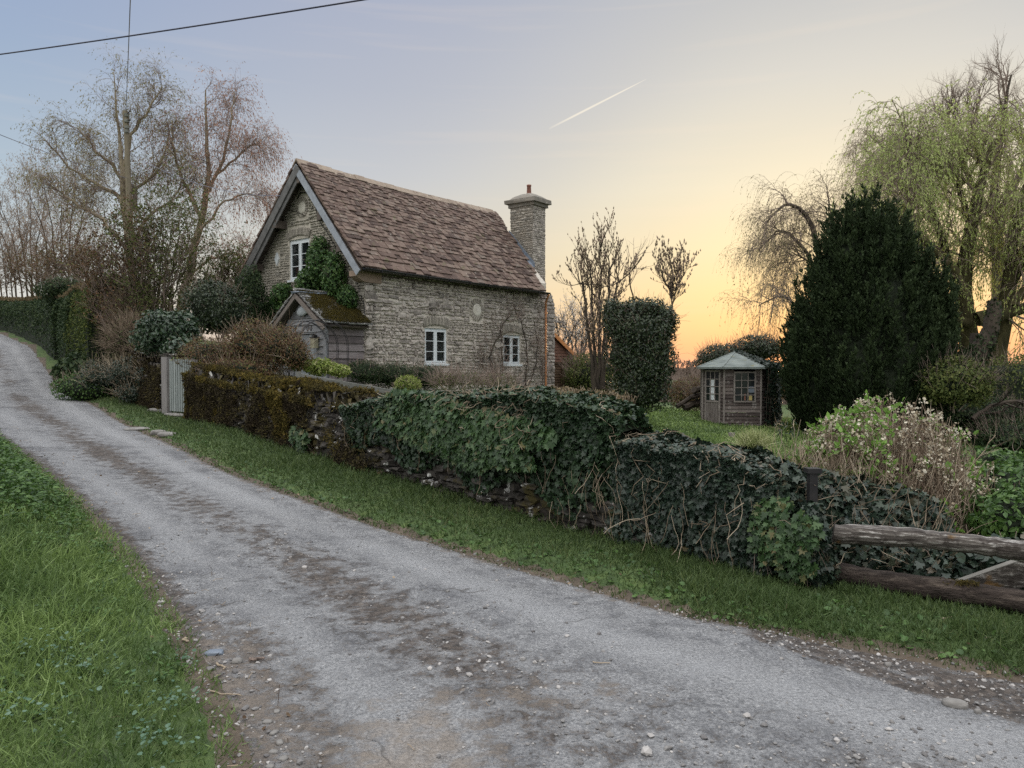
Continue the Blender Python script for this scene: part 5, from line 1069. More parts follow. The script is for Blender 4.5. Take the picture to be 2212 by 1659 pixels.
# rose arch
ar = empty('rose_arch', (-4.6, 17.5, .45), 'black metal garden rose arch of thin hoops in front of the porch', 'garden arch')
pas = nrm([-.66, .75, 0]); per = nrm([.75, .66, 0])
for i in range(3):
    for dq in (0, .07):
        g = G(); c0 = np.array([-4.32, 17.0, 0]) + pas * (i * .5 + dq); th = np.linspace(0, math.pi, 21); q = [c0 - per * .62 + UP * .4] + [c0 + per * (-.62 * math.cos(x)) + UP * (2.02 + .62 * math.sin(x)) for x in th] + [c0 + per * .62 + UP * .4]
        g.tubes(np.array(q), .009, 6); g.build('hoop', M['iron'], ar)
for sg_ in (-1, 1):
    for z in (.8, 1.45): 
        g = G(); c0 = np.array([-4.32, 17.0, z]) + per * .62 * sg_; g.tubes(np.array([c0 + UP * .0, c0 + pas * 1.05]), .008, 5); g.build('side_bar', M['iron'], ar)
    for k in range(7):
        g = G(); c0 = np.array([-4.32, 17.0, .8]) + per * .62 * sg_ + pas * (.08 + k * .15); g.tubes(np.array([c0, c0 + UP * .62]), .005, 4); g.build('side_rod', M['iron'], ar)
for x in (.9, 1.57, 2.2):
    for j in range(2): g = G(); c0 = np.array([-4.32, 17.0, 0]) + per * (-.62 * math.cos(x)) + UP * (2.02 + .62 * math.sin(x)) + pas * j * .5; g.tubes(np.array([c0, c0 + pas * .5]), .007, 5); g.build('cross_bar', M['iron'], ar)

# ------------------------------------------------------------------ annexe, panel fence, board fence
M['brownclad'] = m_noise('brown_clapboard', [(.10, .05, .035), (.17, .085, .055)], 4, .8, (1, .06, .08), UANG, .5, userr=.5)
M['verge_glow'] = m_noise('sunset_glow_verge', [(.42, .17, .06), (.55, .25, .09)], 4, .5, bmp=.1)  # orange sunset reflection on the verge, painted into the timber colour
M['felt'] = m_noise('green_felt', [(.1, .11, .1), (.16, .17, .16)], 6, .9)
an = empty('lean_to_shed', C(10.5, 1.6, .2), 'brown clapboard lean-to with verge coloured as orange sunset glow against the cottage end', 'shed')
BN = 1.05
g = G(); z = .25
while z < 3.2:
    h = .12; k = max(0, min(1, (3.25 - z) / 1.35)); a1 = 9.42 + 2.45 * min(1, max(0.02, (3.28 - z - h * .5) / 1.35)); 
    g.prism([C(9.42, BN - .03, z), C(a1, BN - .03, z), C(a1, BN - .006, z + h + .01), C(9.42, BN - .006, z + h + .01)], HV * .02, rnd=rng.random()); z += h
g.build('front_cladding', M['brownclad'], an)
g = G(); g.prism([C(9.3, BN - .1, 3.34), C(12.05, BN - .1, 1.86), C(12.05, BN - .1, 1.92), C(9.3, BN - .1, 3.40)], HV * 2.6); g.build('roof', M['felt'], an)
g = G(); g.prism([C(9.3, BN - .13, 3.24), C(12.1, BN - .13, 1.73), C(12.1, BN - .13, 1.90), C(9.3, BN - .13, 3.41)], HV * .03); g.build('verge_board', M['verge_glow'], an)
g = G(); g.box(HO, HU, HV, UP, (9.5, BN + .1, .2), (11.8, BN + 2.3, 1.9)); g.build('side_walls', M['brownclad'], an)
pf = empty('panel_fence', C(10.5, .5, .15), 'dark brown lapped panel fence below the lean-to', 'fence'); M['darkpanel'] = m_noise('dark_panel', [(.05, .032, .018), (.10, .062, .035)], 4, .85, (1, .06, .08), UANG, .5, userr=.5)
for a0_, a1_ in ((9.42, 10.15), (10.22, 11.7)):
    g = G(); z = .12
    while z < 1.6: g.prism([C(a0_, .47, z), C(a1_, .47, z), C(a1_, .49, z + .11), C(a0_, .49, z + .11)], HV * .015, rnd=rng.random()); z += .1
    g.box(HO, HU, HV, UP, (a0_, .455, 1.62), (a1_, .51, 1.67)); g.build('fence_panel', M['darkpanel'], pf)
for a_ in (10.185, 11.74): g = G(); g.box(HO, HU, HV, UP, (a_ - .033, .44, .1), (a_ + .033, .52, 1.7)); g.build('fence_post', M['darkpanel'], pf)
bf = empty('board_fence', P(760, 850, 13.5), 'low grey weathered board fence behind the mossy wall', 'fence'); M['fboard'] = m_noise('lichened_board', [(.07, .075, .065), (.14, .145, .13), (.2, .205, .185)], 3, .85, (1.2, .1, .1), -.6, .5, userr=.3)
pl = [(646, 806, 13.9), (735, 822, 13.2), (848, 842, 12.4), (905, 852, 12.0)]
for (x0, y0, t0), (x1, y1, t1) in zip(pl[:-1], pl[1:]):
    for k in range(1):
        a_ = P(x0, y0, t0) - UP * .17 * k; b_ = P(x1, y1, t1) - UP * .17 * k; g = G(); d = b_ - a_; n_ = nrm(np.cross(d, UP)); g.prism([a_ - UP * .16, b_ - UP * .16, b_, a_], n_ * .025, rnd=rng.random()); g.build('board', M['fboard'], bf)
for x0, y0, t0 in pl: a_ = P(x0, y0, t0); g = G(); g.box(a_, [1, 0, 0], [0, 1, 0], UP, (-.045, -.06, -1.0), (.045, .0, .03)); g.build('post', M['fboard'], bf)
lf = empty('plank_rail', P(330, 778, 18.5), 'pale grey planks leaning above the overgrown wall left of the gate', 'rail')
for (x0, y0), (x1, y1), t0 in (((270, 755), (305, 759), 19.5), ((303, 760), (358, 779), 18.8)):
    a_ = P(x0, y0, t0); b_ = P(x1, y1, t0 - .3); g = G(); g.prism([a_ - UP * .1, b_ - UP * .1, b_, a_], [0, .04, 0]); g.build('plank', M['fboard'], lf)

# ------------------------------------------------------------------ trees
def mtree(name, label, trunks, levels, leaf=None, bark='bark', twigm=None, cat='tree', group=None, base=None, sides=8, clip=None, extra=None):
    """trunks: list of (points, r0, r1); levels grow one from another; the last one is the twigs"""
    b0 = np.array(base if base is not None else trunks[0][0][0], float); root = empty(name, (b0[0], b0[1], H1(b0[0], b0[1])), label, cat, group)
    g = G(); tr = []
    for pts, r0, r1 in trunks: P_, R_ = trunk(pts, r0, r1); tr.append((P_, R_)); g.tubes(P_, R_, sides)
    g.build('trunk', M[bark], root, smooth=True)
    PP = np.concatenate([a for a, _ in tr]); RR = np.concatenate([b for _, b in tr]); g = G(); tips = None; allc = []
    for i, lv in enumerate(levels):
        lv = dict(lv); src = lv.pop('src', None); keep = lv.pop('env', None); s0, s1_ = (PP, RR) if src is None else src
        m_ = lv.pop('m'); P_, R_ = grow(s0, s1_, m_, **lv)
        if keep is not None: k = keep(P_[:, -1]); P_, R_ = P_[k], R_[k]
        g.tubes(P_, R_, 5 if i == 0 else (4 if i == 1 else 3), rng.random(len(P_))); PP, RR = P_, R_; allc.append((P_, R_))
    g.build('branches', M[twigm or bark], root)
    if leaf:
        g = G(); pp, tt = at_pts(allc[-1][0], leaf['m'], leaf.get('t0', .2), 1.0); n = len(pp)
        if leaf.get('keep') is not None: k = leaf['keep'](pp); pp, tt = pp[k], tt[k]; n = len(pp)
        y = nrm(tt * leaf.get('al', 1.0) + rng.normal(size=(n, 3)) * leaf.get('sp', .6) + np.array([0, 0, leaf.get('up', 0)]))
        g.scat(leaf['tpl'], pp, along(y), leaf['size'] * rng.uniform(.6, 1.3, n), rng.random(n)); g.build('crown', M[leaf['mat']], root)
    if extra: extra(root)
    return root
def pl_(pts, t): return [P(x, y, t + (p[0] if (p := r_) else 0)) for (x, y, *r_) in pts]
BT = (np.array([[0, 0, 0], [.16, .5, .03], [0, 1, 0], [-.16, .5, .03]]), np.array([[0, 1, 2, 3]]))
# birch behind the pole
B1 = 24.0
mtree('birch_tree', 'tall pale birch with hanging twigs right behind the telegraph pole',
      [(pl_([(292, 770), (288, 640), (272, 480), (264, 380), (256, 270), (245, 150)], B1), .17, .008),
       (pl_([(288, 520), (269, 440), (225, 405), (179, 384), (101, 309)], B1), .09, .02), (pl_([(270, 440), (261, 380), (209, 327), (168, 275)], B1 + .3), .08, .018),
       (pl_([(286, 560), (231, 484), (164, 439), (110, 400)], B1 - .3), .08, .018), (pl_([(268, 400), (280, 305), (321, 238), (347, 190)], B1), .07, .018),
       (pl_([(276, 500), (287, 417), (343, 361), (362, 290)], B1 + .2), .07, .018), (pl_([(280, 560), (320, 470), (375, 430), (400, 380)], B1 + .5), .06, .015)],
      [dict(m=15, t0=.22, t1=1.0, ang=38, L=1.15, rad=.016, K=7, up=.10, wig=.16, Lf=lambda t: 1.15 - .6 * t), dict(m=6, t0=.2, t1=1, ang=38, L=.6, rad=.008, K=6, up=.0, wig=.2), dict(m=7, t0=.15, t1=1, ang=50, L=.62, rad=.0055, K=6, droop=.75, wig=.12)],
      dict(m=4, tpl=BT, size=.07, mat='birchgreen', al=.5, up=-.6, sp=.5), bark='birchbark', twigm='twig')
mtree('birch_tree', 'reddish weeping birch leaning right beside the cottage gable',
      [(pl_([(388, 700), (402, 620), (414, 574), (437, 462), (448, 387), (446, 280), (444, 190)], 25), .19, .02), (pl_([(448, 420), (452, 406), (485, 331), (500, 260), (504, 200)], 25.2), .08, .015),
       (pl_([(437, 470), (400, 400), (375, 330), (373, 265)], 24.8), .07, .015), (pl_([(430, 500), (480, 440), (530, 420), (572, 430)], 24.6), .05, .012), (pl_([(414, 590), (460, 560), (510, 550), (560, 580)], 24.8), .045, .012), (pl_([(445, 400), (500, 350), (545, 310), (568, 320)], 25.3), .05, .012)],
      [dict(m=15, t0=.25, t1=1.0, ang=40, L=1.0, rad=.014, K=7, up=.08, wig=.16, Lf=lambda t: 1.1 - .7 * t), dict(m=6, t0=.2, t1=1, ang=40, L=.6, rad=.007, K=6, up=.0, wig=.2), dict(m=7, t0=.15, t1=1, ang=50, L=.95, rad=.0052, K=6, droop=.9, wig=.1)],
      dict(m=5, tpl=BT, size=.07, mat='birchbud', al=.5, up=-.8, sp=.4), bark='birchbark', twigm='twig')
# budding trees at the far left
for i, (px, py, tx, ty, t_, lab) in enumerate([(60, 640, 30, 400, 49, 'budding bare tree at the left edge above the far hedge'), (135, 640, 130, 365, 42, 'round bare budding tree between the far hedge and the birch'), (10, 650, -40, 470, 54, 'low spreading bare tree cut by the left picture edge')]):
    b_ = P(px, py, t_); b_[2] -= .6
    mtree('budding_tree', lab, [([b_ + [dx * .4, 0, 0], P(px + (tx - px) * .4 + dx * 22, py + (ty - py) * .45, t_), P(tx + dx * 46, ty + abs(dx) * 22, t_)], .06, .012) for dx in (-1.6, -.8, 0, .8, 1.5)],
          [dict(m=9, t0=.15, t1=1, ang=36, L=2.5, rad=.03, K=6, up=.18, wig=.14, Lf=lambda t: 1.15 - .6 * t), dict(m=7, t0=.2, t1=1, ang=38, L=1.2, rad=.014, K=5, up=.14, wig=.16), dict(m=5, t0=.2, t1=1, ang=35, L=.6, rad=.008, K=4, up=.1, wig=.15)],
          dict(m=5, tpl=BT, size=.1, mat='bud', al=.8, up=.3, sp=.7), twigm='twig', group='budding trees beyond the far hedge', base=b_)
# thicket of hazel under the pole
for px, py, tx, ty, t_, lab, n_ in ((330, 800, 355, 470, 21.5, 'greenish leafy hazel thicket in front of the telegraph pole foot', 9), (262, 800, 255, 520, 21.5, 'thin leafing scrub at the left foot of the telegraph pole', 6), (180, 640, 175, 540, 36, 'brown twiggy scrub rising above the clipped hedge', 7), (85, 650, 80, 560, 44, 'russet twiggy bush behind the far hedge', 7), (440, 720, 490, 590, 24, 'light leafy scrub between the leaning birch and the cottage', 6)):
    b_ = P(px, py, t_); b_[2] = max(b_[2], .4)
    w_ = rng.uniform(-1, 1, n_)
    mtree('scrub_thicket', lab, [([b_ + [.35 * a, .1, 0], P(px + (tx - px) * .5 + a * 32, py + (ty - py) * .5, t_), P(tx + a * 68, ty + abs(a) * 50, t_)], .045, .012) for a in np.linspace(-1.15, 1.1, n_)],
          [dict(m=11, t0=.1, t1=1, ang=34, L=1.3, rad=.018, K=6, up=.14, wig=.18), dict(m=6, t0=.2, t1=1, ang=42, L=.65, rad=.009, K=5, up=.06, wig=.22), dict(m=4, t0=.1, t1=1, ang=45, L=.35, rad=.005, K=4, up=.05, wig=.2)],
          dict(m=5, tpl=LEAF, size=.065, mat='olive' if px in (330, 255, 440) else 'redshrub', al=.4, up=.1, sp=.9), bark='barkivy', twigm='twig', cat='thicket', base=b_)
# telegraph pole and wires
PT = 23.2; pb = P(287, 690, PT); ptop = P(272, 241, PT); pb = pb + (pb - ptop) * .28
tp_ = empty('telegraph_pole', pb, 'tall weathered wooden telegraph pole among the birches', 'pole')
g = G(); tt = np.linspace(0, 1, 8)[:, None]; g.tubes(pb * (1 - tt) + ptop * tt, np.linspace(.105, .075, 8), 14, cap=True); g.build('pole_shaft', M['pole'], tp_, smooth=False)
g = G()
for z in (.12, .3, .5, .62): g.box(ptop - UP * z, [1, 0, 0], [0, 1, 0], UP, (.0, -.1, -.05), (.12 - .02 * (z > .5), -.02, .04), jit=.008)
g.build('junction_block', M['fboard'], tp_)
g = G(); g.box(ptop, [1, 0, 0], [0, 1, 0], UP, (-.07, -.07, -.5), (.06, .07, .01)); g.build('pole_cap', M['pole'], tp_)
g = G(); g.tubes(np.array([ptop + [.1, -.1, -.1], ptop + [.2, -.12, -.02], ptop + [.2, -.12, .05]]), .015, 6); g.tubes(np.array([ptop + [.12, -.1, -.3], ptop + [.19, -.12, -.3]]), .02, 6); g.build('insulator', M['iron'], tp_)
g = G(); q = P(289, 405, PT - .2); g.box(q, [1, 0, 0], [0, 1, 0], UP, (-.02, -.05, -.7), (.1, .02, .02)); g.build('cable_guard', M['bark'], tp_)
def wire(name, label, a, b_, sag, r, m='cable', grp=None, n=24, ext=0):
    a = np.array(a); b_ = np.array(b_); t_ = np.linspace(-ext, 1, n)[:, None]; q = a * (1 - t_) + b_ * t_; q[:, 2] -= sag * 4 * (t_[:, 0] * (1 - t_[:, 0])); g = G(); g.tubes(q, r, 6); g.build(name, M[m], label=label, cat='cable', group=grp)
wire('overhead_cable', 'thick dark cable sweeping across the upper left sky', P(-500, 178, 17), P(1500, -120, 8.5), .12, .012, n=40)
M['cablegrey'] = m_noise('grey_wire', [(.13, .14, .2), (.18, .19, .25)], 4, .5, bmp=0)
wire('overhead_cable', 'twin wire rising from the pole top out of the picture', P(283, -40, 12), ptop + [0.0, 0, 0], .05, .009, 'cablegrey', ext=.6); 
wire('overhead_cable', 'thin wire from the left picture edge down to the pole', P(-200, 208, 11), P(276, 385, PT), .1, .007, 'cablegrey', ext=1)
wire('overhead_cable', 'thin service wire from the pole to the cottage gable', P(280, 330, PT), C(-.46, 3.15, 6.5), .35, .008, 'cablegrey')

# ---- hedges on the left
def hedge(name, label, pts, w, top, n, m, size=.07, mtop=None, seed=1, tpl=LEAF, lean=.0, group=None):
    pts = np.array(pts, float); seg = np.linalg.norm(np.diff(pts, axis=0), axis=1); cum = np.concatenate([[0], np.cumsum(seg)]); L = cum[-1]
    def ev(d): return np.stack([np.interp(d, cum, pts[:, 0]), np.interp(d, cum, pts[:, 1])], -1)
    def surf(d, q, k=0.0):
        c = ev(d); e = .4; t_ = nrm(ev(np.minimum(d + e, L)) - ev(np.maximum(d - e, 0))); nn2 = np.stack([-t_[:, 1], t_[:, 0]], -1)
        z0 = hgt(c[:, 0], c[:, 1])[0] - .1; tz = np.interp(d / L, np.linspace(0, 1, len(top)), top)
        th = q * math.pi; cx = np.cos(th); ax = np.sign(cx) * np.abs(cx) ** .45; az_ = np.sin(th) ** .45
        p = np.column_stack([c + nn2 * (ax * w / 2)[:, None], z0 + (tz - z0) * az_]); nn = nrm(np.column_stack([nn2 * (np.abs(cx) ** 1.5 * np.sign(cx))[:, None], np.sin(th) ** 3 + .05]))
        lm = .10 * nz(p, 1.3, seed) + .05 * nz(p, 4.5, seed + 1); return p + nn * (lm + k)[:, None], nn
    c0 = pts[len(pts) // 2]; root = empty(name, (c0[0], c0[1], H1(*c0)), label, 'hedge', group)
    g = G(); d = rng.uniform(0, L, n); q = rng.random(n); p, nn = surf(d, q, -.10 * rng.random(n)); leafset(g, p, nn, tpl, size, mat=0, tipdown=.3, flop=.7)
    for dd, sg in ((0, -1), (L, 1)):      # end faces
        k = n // 8; q0 = rng.random(k); u = rng.random(k) ** .5; p, nn = surf(np.full(k, dd + 1e-3), q0); c = np.column_stack([ev(np.full(k, dd)), hgt(*ev(np.full(k, dd)).T)[0] + .5 * (p[:, 2].max() - p[:, 2].min())]); t_ = nrm(np.append(ev(np.array([L]))[0] - ev(np.array([0.]))[0], 0)) * sg
        leafset(g, c + (p - c) * u[:, None] + t_ * .05 * rng.random(k)[:, None], np.broadcast_to(t_, (k, 3)), tpl, size, mat=0)
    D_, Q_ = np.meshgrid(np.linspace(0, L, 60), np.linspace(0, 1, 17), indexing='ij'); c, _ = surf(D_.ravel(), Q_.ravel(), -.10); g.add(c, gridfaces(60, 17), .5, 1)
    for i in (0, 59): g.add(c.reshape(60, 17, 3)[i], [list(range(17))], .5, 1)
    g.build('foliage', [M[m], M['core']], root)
    if mtop:
        g = G(); k = n // 4; d = rng.uniform(0, L, k); q = rng.uniform(.33, .67, k); p, nn = surf(d, q, .0); y = nrm(rng.normal(size=(k, 3)) * .5 + [0, 0, 1]); g.scat(LANCE, p, along(y), rng.uniform(.08, .2, k), rng.random(k)); g.build('clipped_top', M[mtop], root)
    return root
hedge('clipped_hedge', 'dark clipped hedge running along the far bend of the lane', [(-17.1, 29.6), (-20.5, 33.9), (-23.7, 37.5), (-26.9, 41), (-35.2, 48), (-44, 54)], 2.4, [4.35, 4.75, 5.1, 5.6, 6.4, 7], 42000, 'hedge', .10, 'bronze', 3)
hedge('clipped_hedge', 'tall squared hedge with brown top between far bend and mossy end', [(-14.1, 25.2), (-17.1, 29.6)], 2.0, [4.25, 4.35], 14000, 'hedge', .085, 'bronze', 4)
hedge('clipped_hedge', 'yellow-green mossy end of the tall hedge beside the scrub', [(-11.7, 22.3), (-14.2, 25.5)], 2.1, [4.1, 4.3], 12000, 'hedgegreen', .075, 'bronze', 6)
shrub('ivy_bank', 'ivy and bramble bank at the foot of the tall hedge', 'bank', P(205, 810, 22.6) + [0, 0, .0], (1.1, .9, .8), 7000, IVY, .1, 'hedge', seed=5, lump=.25, box=2.2)
multi('bramble_mound', 'dark brambly scrub between the tall hedge and the laurel', 'bramble', [(P(285, 690, 21.5), (.6, .6, .7), 1900), (P(285, 745, 20.2), (.7, .6, .7), 2300), (P(320, 760, 19.6), (.4, .5, .45), 1000)], LEAF, .055, 'scrub', sprouts=2600, sl=.38, stemm='hydstem0', core=.6, lump=.35, shell=.6)
multi('bramble_mound', 'greyish leafy growth over the old wall left of the gate', 'bramble', [(P(285, 805, 18.6), (.75, .5, .38), 3200), (P(330, 812, 18.0), (.4, .45, .36), 1700), (P(235, 815, 19.6), (.75, .6, .5), 3200), (P(300, 850, 18.2), (.6, .3, .28), 1500), (P(210, 845, 20.2), (.5, .5, .35), 1500)], LEAF, .05, 'ivydull', sprouts=900, sl=.3, core=.6, lump=.3, shell=.5, stemm='paletwig')
shrub('bramble_mound', 'low green verge growth under the mossy hedge end', 'bramble', P(205, 838, 20.0), (1.1, .8, .45), 4200, LEAF, .06, 'weed', seed=4, lump=.2, sprouts=200, sproutlen=.2)
shrub('dark_conifer', 'small dark rounded evergreen poking above the hedge top', 'shrub', P(140, 628, 30), (1.15, .8, .62), 4200, BT, .13, 'hedge', seed=7, lump=.4, core=.6, shell=.6, sprouts=260, sproutlen=.35)
# ---- shrubs in the cottage garden
shrub('laurel_bush', 'glossy dark laurel bush behind the wall left of the gate', 'shrub', P(368, 722, 17.8), (.72, .7, .6), 4200, LEAF, .09, 'laurel', seed=3, lump=.3, stems=10, core=.65, shell=.5)
shrub('laurel_sprawl', 'small laurel growth with hanging leaves above the slatted gate', 'shrub', P(388, 752, 17.2), (.42, .4, .26), 900, LEAF, .11, 'laurel', seed=5, lump=.2)
shrub('evergreen_shrub', 'dark evergreen shrub against the left end of the gable', 'shrub', P(478, 668, 20.2), (.85, .8, .85), 7200, LEAF, .065, 'holly', seed=6, lump=.3, sprouts=200)
shrub('evergreen_shrub', 'tall pale leafy shrub climbing the corner of the gable', 'shrub', P(540, 650, 21.5), (.5, .5, 1.1), 4600, LEAF, .06, 'hedge', seed=7, lump=.25, core=.6)
multi('climbing_shrub', 'dark green climbing shrub covering the gable right of the upper window', 'climber',
      [(C(-.22, 1.65, 4.45), (.35, .62, .72), 2600), (C(-.25, .95, 3.95), (.35, .6, .75), 2600), (C(-.22, 2.1, 3.85), (.32, .75, .48), 1900), (C(-.2, 3.3, 3.6), (.3, .85, .42), 1900), (C(-.2, 3.9, 3.1), (.3, .6, .6), 1500), (C(-.2, .45, 3.4), (.28, .45, .4), 900), (C(-.25, 3.1, 3.0), (.3, .7, .6), 1400)], LEAF, .085, 'climber', sprouts=160, sl=.22)
multi('russet_shrub', 'large russet-brown twiggy shrub spilling over the mossy wall', 'shrub',
      [(P(545, 745, 15.8), (.62, .55, .5), 6500), (P(610, 752, 15.4), (.5, .5, .48), 5000), (P(470, 770, 16.2), (.75, .6, .45), 5500), (P(455, 815, 15.8), (.38, .4, .42), 3300), (P(520, 805, 15.2), (.8, .5, .35), 5200), (P(640, 765, 15.0), (.3, .3, .36), 1800)], LEAF, .042, 'redshrub', sprouts=900, sl=.32, stemm='hydstem0', core=.6, shell=.65, sup=.5, lump=.34)
multi('lime_shrub', 'bright yellow-green leafy shrub in front of the porch', 'shrub', [(P(690, 792, 15.4), (.35, .3, .17), 1300), (P(735, 800, 15.2), (.22, .25, .13), 700), (P(650, 785, 15.6), (.25, .25, .14), 600)], LEAF, .06, 'bright', core=.6, sprouts=40, sl=.12)
multi('garden_bush', 'long dark green bush row under the left ground-floor window', 'shrub', [(P(790, 805, 17.6), (.5, .35, .28), 2600), (P(850, 812, 17.8), (.6, .4, .33), 3200), (P(920, 815, 18.4), (.5, .35, .34), 2600), (P(770, 798, 17.8), (.22, .3, .22), 900)], LANCE, .06, 'hedge', core=.7, sprouts=300, sl=.16, sup=1.0)
multi('dwarf_conifer', 'small round yellow-green conifer in front of the dark bush', 'shrub', [(P(880, 835, 14.6), (.27, .25, .2), 2400)], LANCE, .055, 'bright', core=.8, lump=.1, tipdown=-1.2, sprouts=60, sl=.08)
multi('bare_shrub', 'tangle of grey leafless garden stems under the second window', 'shrub', [(P(1000, 825, 17), (.5, .4, .25), 900), (P(1080, 828, 17.6), (.5, .4, .25), 800), (P(960, 825, 16.5), (.35, .3, .22), 700)], LANCE, .05, 'olive', core=0, sprouts=700, sl=.3, stemm='twig', sr=1.1)
# leafless wisteria on the wall
root = empty('bare_climber', C(5.5, -.15, .45), 'leafless brown twisted climber trained around the right-hand window', 'climber'); g = G(); tk = []
for pts, r in (([(5.35, .4), (5.4, 1.2), (5.2, 1.9), (5.6, 2.5), (5.9, 3.0), (6.3, 3.3)], .035), ([(5.5, .4), (5.2, 1.0), (4.9, 1.5), (4.85, 2.0)], .025), ([(6.9, .4), (7.2, 1.2), (7.2, 2.2), (6.8, 3.1), (6.5, 3.6)], .03), ([(7.0, .4), (7.6, 1.3), (7.8, 2.3), (7.5, 3.2)], .025), ([(5.45, .5), (5.75, 1.3), (5.8, 2.1), (5.7, 2.8)], .022), ([(8.2, .4), (8.1, 1.4), (7.8, 2.0)], .02)):
    a_, b_ = trunk([C(a, -.09, z) for a, z in pts], r, r * .4, 14, .03); tk.append((a_, b_)); g.tubes(a_, b_, 6)
g.build('trunk', M['bark'], root, smooth=True); g = G(); PP = np.concatenate([a for a, _ in tk]); RR = np.concatenate([b for _, b in tk])
for m_, L, r_, ang in ((9, .9, .012, 45), (6, .5, .006, 50), (4, .28, .0035, 55)):
    PP, RR = grow(PP, RR, m_, .15, 1, ang, L, r_, K=6, up=.03, wig=.28)
    w = (PP - HO) @ HV; PP = PP - HV * np.where(w > -.05, w + .05, np.where(w < -.35, w + .35, 0))[..., None]; g.tubes(PP, RR, 3, rng.random(len(PP)))
    if len(PP) > 2600: break
g.build('branches', M['twig'], root)

# ---- right-hand garden
multi('column_shrub', 'tall dark flat-topped evergreen wider at its top on the lawn', 'shrub', [(P(1380, 715, 19.5), (.86, .8, .8), 5500), (P(1335, 700, 19.5), (.42, .6, .55), 1900), (P(1428, 705, 19.5), (.42, .6, .6), 1900), (P(1390, 785, 19.5), (.82, .8, .8), 6000), (P(1322, 672, 19.5), (.3, .5, .36), 900), (P(1440, 690, 19.5), (.32, .5, .4), 1000), (P(1380, 840, 19.5), (.8, .7, .75), 4500), (P(1345, 760, 19.5), (.5, .6, .7), 2000), (P(1420, 765, 19.5), (.5, .6, .7), 2000), (P(1385, 668, 19.5), (.7, .6, .3), 1800)], LEAF, .07, 'holly', core=.66, sprouts=700, sl=.34, lump=.3, shell=.6, tipdown=.1)
MGB = (np.array([[0, 0, 0], [.22, .35, 0], [0, .35, .22], [-.22, .35, 0], [0, .35, -.22], [0, 1, 0]]), np.array([[0, 1, 2], [0, 2, 3], [0, 3, 4], [0, 4, 1], [5, 2, 1], [5, 3, 2], [5, 4, 3], [5, 1, 4]]))
b_ = P(1292, 840, 21.5)
mtree('magnolia_tree', 'upright magnolia with pale swelling buds beside the panel fence', [([b_ + [dx * .1, 0, 0], P(1290 + dx * 14, 740, 21.5), P(1290 + dx * 26, 620, 21.5), P(1285 + dx * 30, ty, 21.5)], .06, .014) for dx, ty in ((-1.2, 615), (-.5, 565), (.3, 525), (.9, 550), (1.6, 605))],
      [dict(m=15, t0=.2, t1=1, ang=30, L=.95, rad=.014, K=6, up=.2, wig=.14), dict(m=8, t0=.15, t1=1, ang=34, L=.42, rad=.007, K=5, up=.2, wig=.16)], dict(m=5, t0=.2, tpl=MGB, size=.08, mat='magn', al=.6, up=.8, sp=.3), base=b_)
b_ = P(1435, 870, 21.5)
mtree('magnolia_tree', 'budding branches rising above the square-topped evergreen', [([b_, P(1440, 740, 21.5), P(1452, 650, 21.5), P(x, y, 21.5)], .035, .01) for x, y in ((1425, 575), (1452, 560), (1478, 590))], [dict(m=12, t0=.6, t1=1, ang=30, L=.65, rad=.011, K=6, up=.22, wig=.14), dict(m=7, t0=.2, t1=1, ang=36, L=.34, rad=.009, K=4, up=.25, wig=.14)], dict(m=4, t0=.3, tpl=MGB, size=.09, mat='magn', al=.6, up=.8, sp=.3), base=b_)
b_ = P(1372, 840, 22)
mtree('bare_sapling', 'thin bare sapling with forked pale twigs behind the evergreen', [([b_, P(1370, 680, 22), P(1362, 600, 22), P(1372, 550, 22)], .035, .01)], [dict(m=14, t0=.55, t1=1, ang=40, L=.75, rad=.011, K=6, up=.12, wig=.08), dict(m=3, t0=.3, t1=1, ang=30, L=.35, rad=.006, K=4, up=.12, wig=.1)], base=b_, twigm='twig')
for px, t_, lab in ((1212, 33, 'white-blossomed small tree glowing behind the cottage end'), (1250, 35, 'second hazy blossoming tree behind the magnolia')):
    b_ = P(px, 800, t_); mtree('blossom_tree', lab, [([b_ + [dx * .15, 0, 0], P(px + dx * 12, 740, t_), P(px + dx * 28, 675 + abs(dx) * 12, t_)], .06, .015) for dx in (-1.3, -.4, .5, 1.3)], [dict(m=12, t0=.15, t1=1, ang=38, L=.9, rad=.018, K=5, up=.15, wig=.16), dict(m=8, t0=.2, t1=1, ang=40, L=.5, rad=.009, K=4, up=.12, wig=.2)], dict(m=9, t0=.1, tpl=BT, size=.075, mat='bloss', sp=1.2), base=b_)
for px, t_, h_, lab in ((1235, 30, .9, 'green leafy thicket behind the lean-to'), (1500, 36, .85, 'brown scrubby bush at the far edge of the lawn'), (1545, 32, .8, 'dark bush left of the summerhouse'), (1285, 28, .9, 'green bush behind the magnolia trunk')):
    c = P(px, 800, t_); shrub('garden_thicket', lab, 'shrub', (c[0], c[1], H1(c[0], c[1]) + h_), (1.3, 1.0, h_ * 1.1), 4500, LEAF, .08, 'olive' if px < 1480 else 'redshrub', seed=px % 7, lump=.25, sprouts=500, sproutlen=.5, core=.6)
for px, yy, w_, lab in ((1560, 775, .9, 'dark leafy tree top just left of the summerhouse roof'), (1640, 755, 1.0, 'dark leafy bush directly behind the summerhouse roof')):
    c = P(px, yy, 27); shrub('dark_bush', lab, 'shrub', c, (w_, .8, .55), 3600, LEAF, .08, 'holly', seed=px % 5, lump=.3, sprouts=420, sproutlen=.35, core=.6)
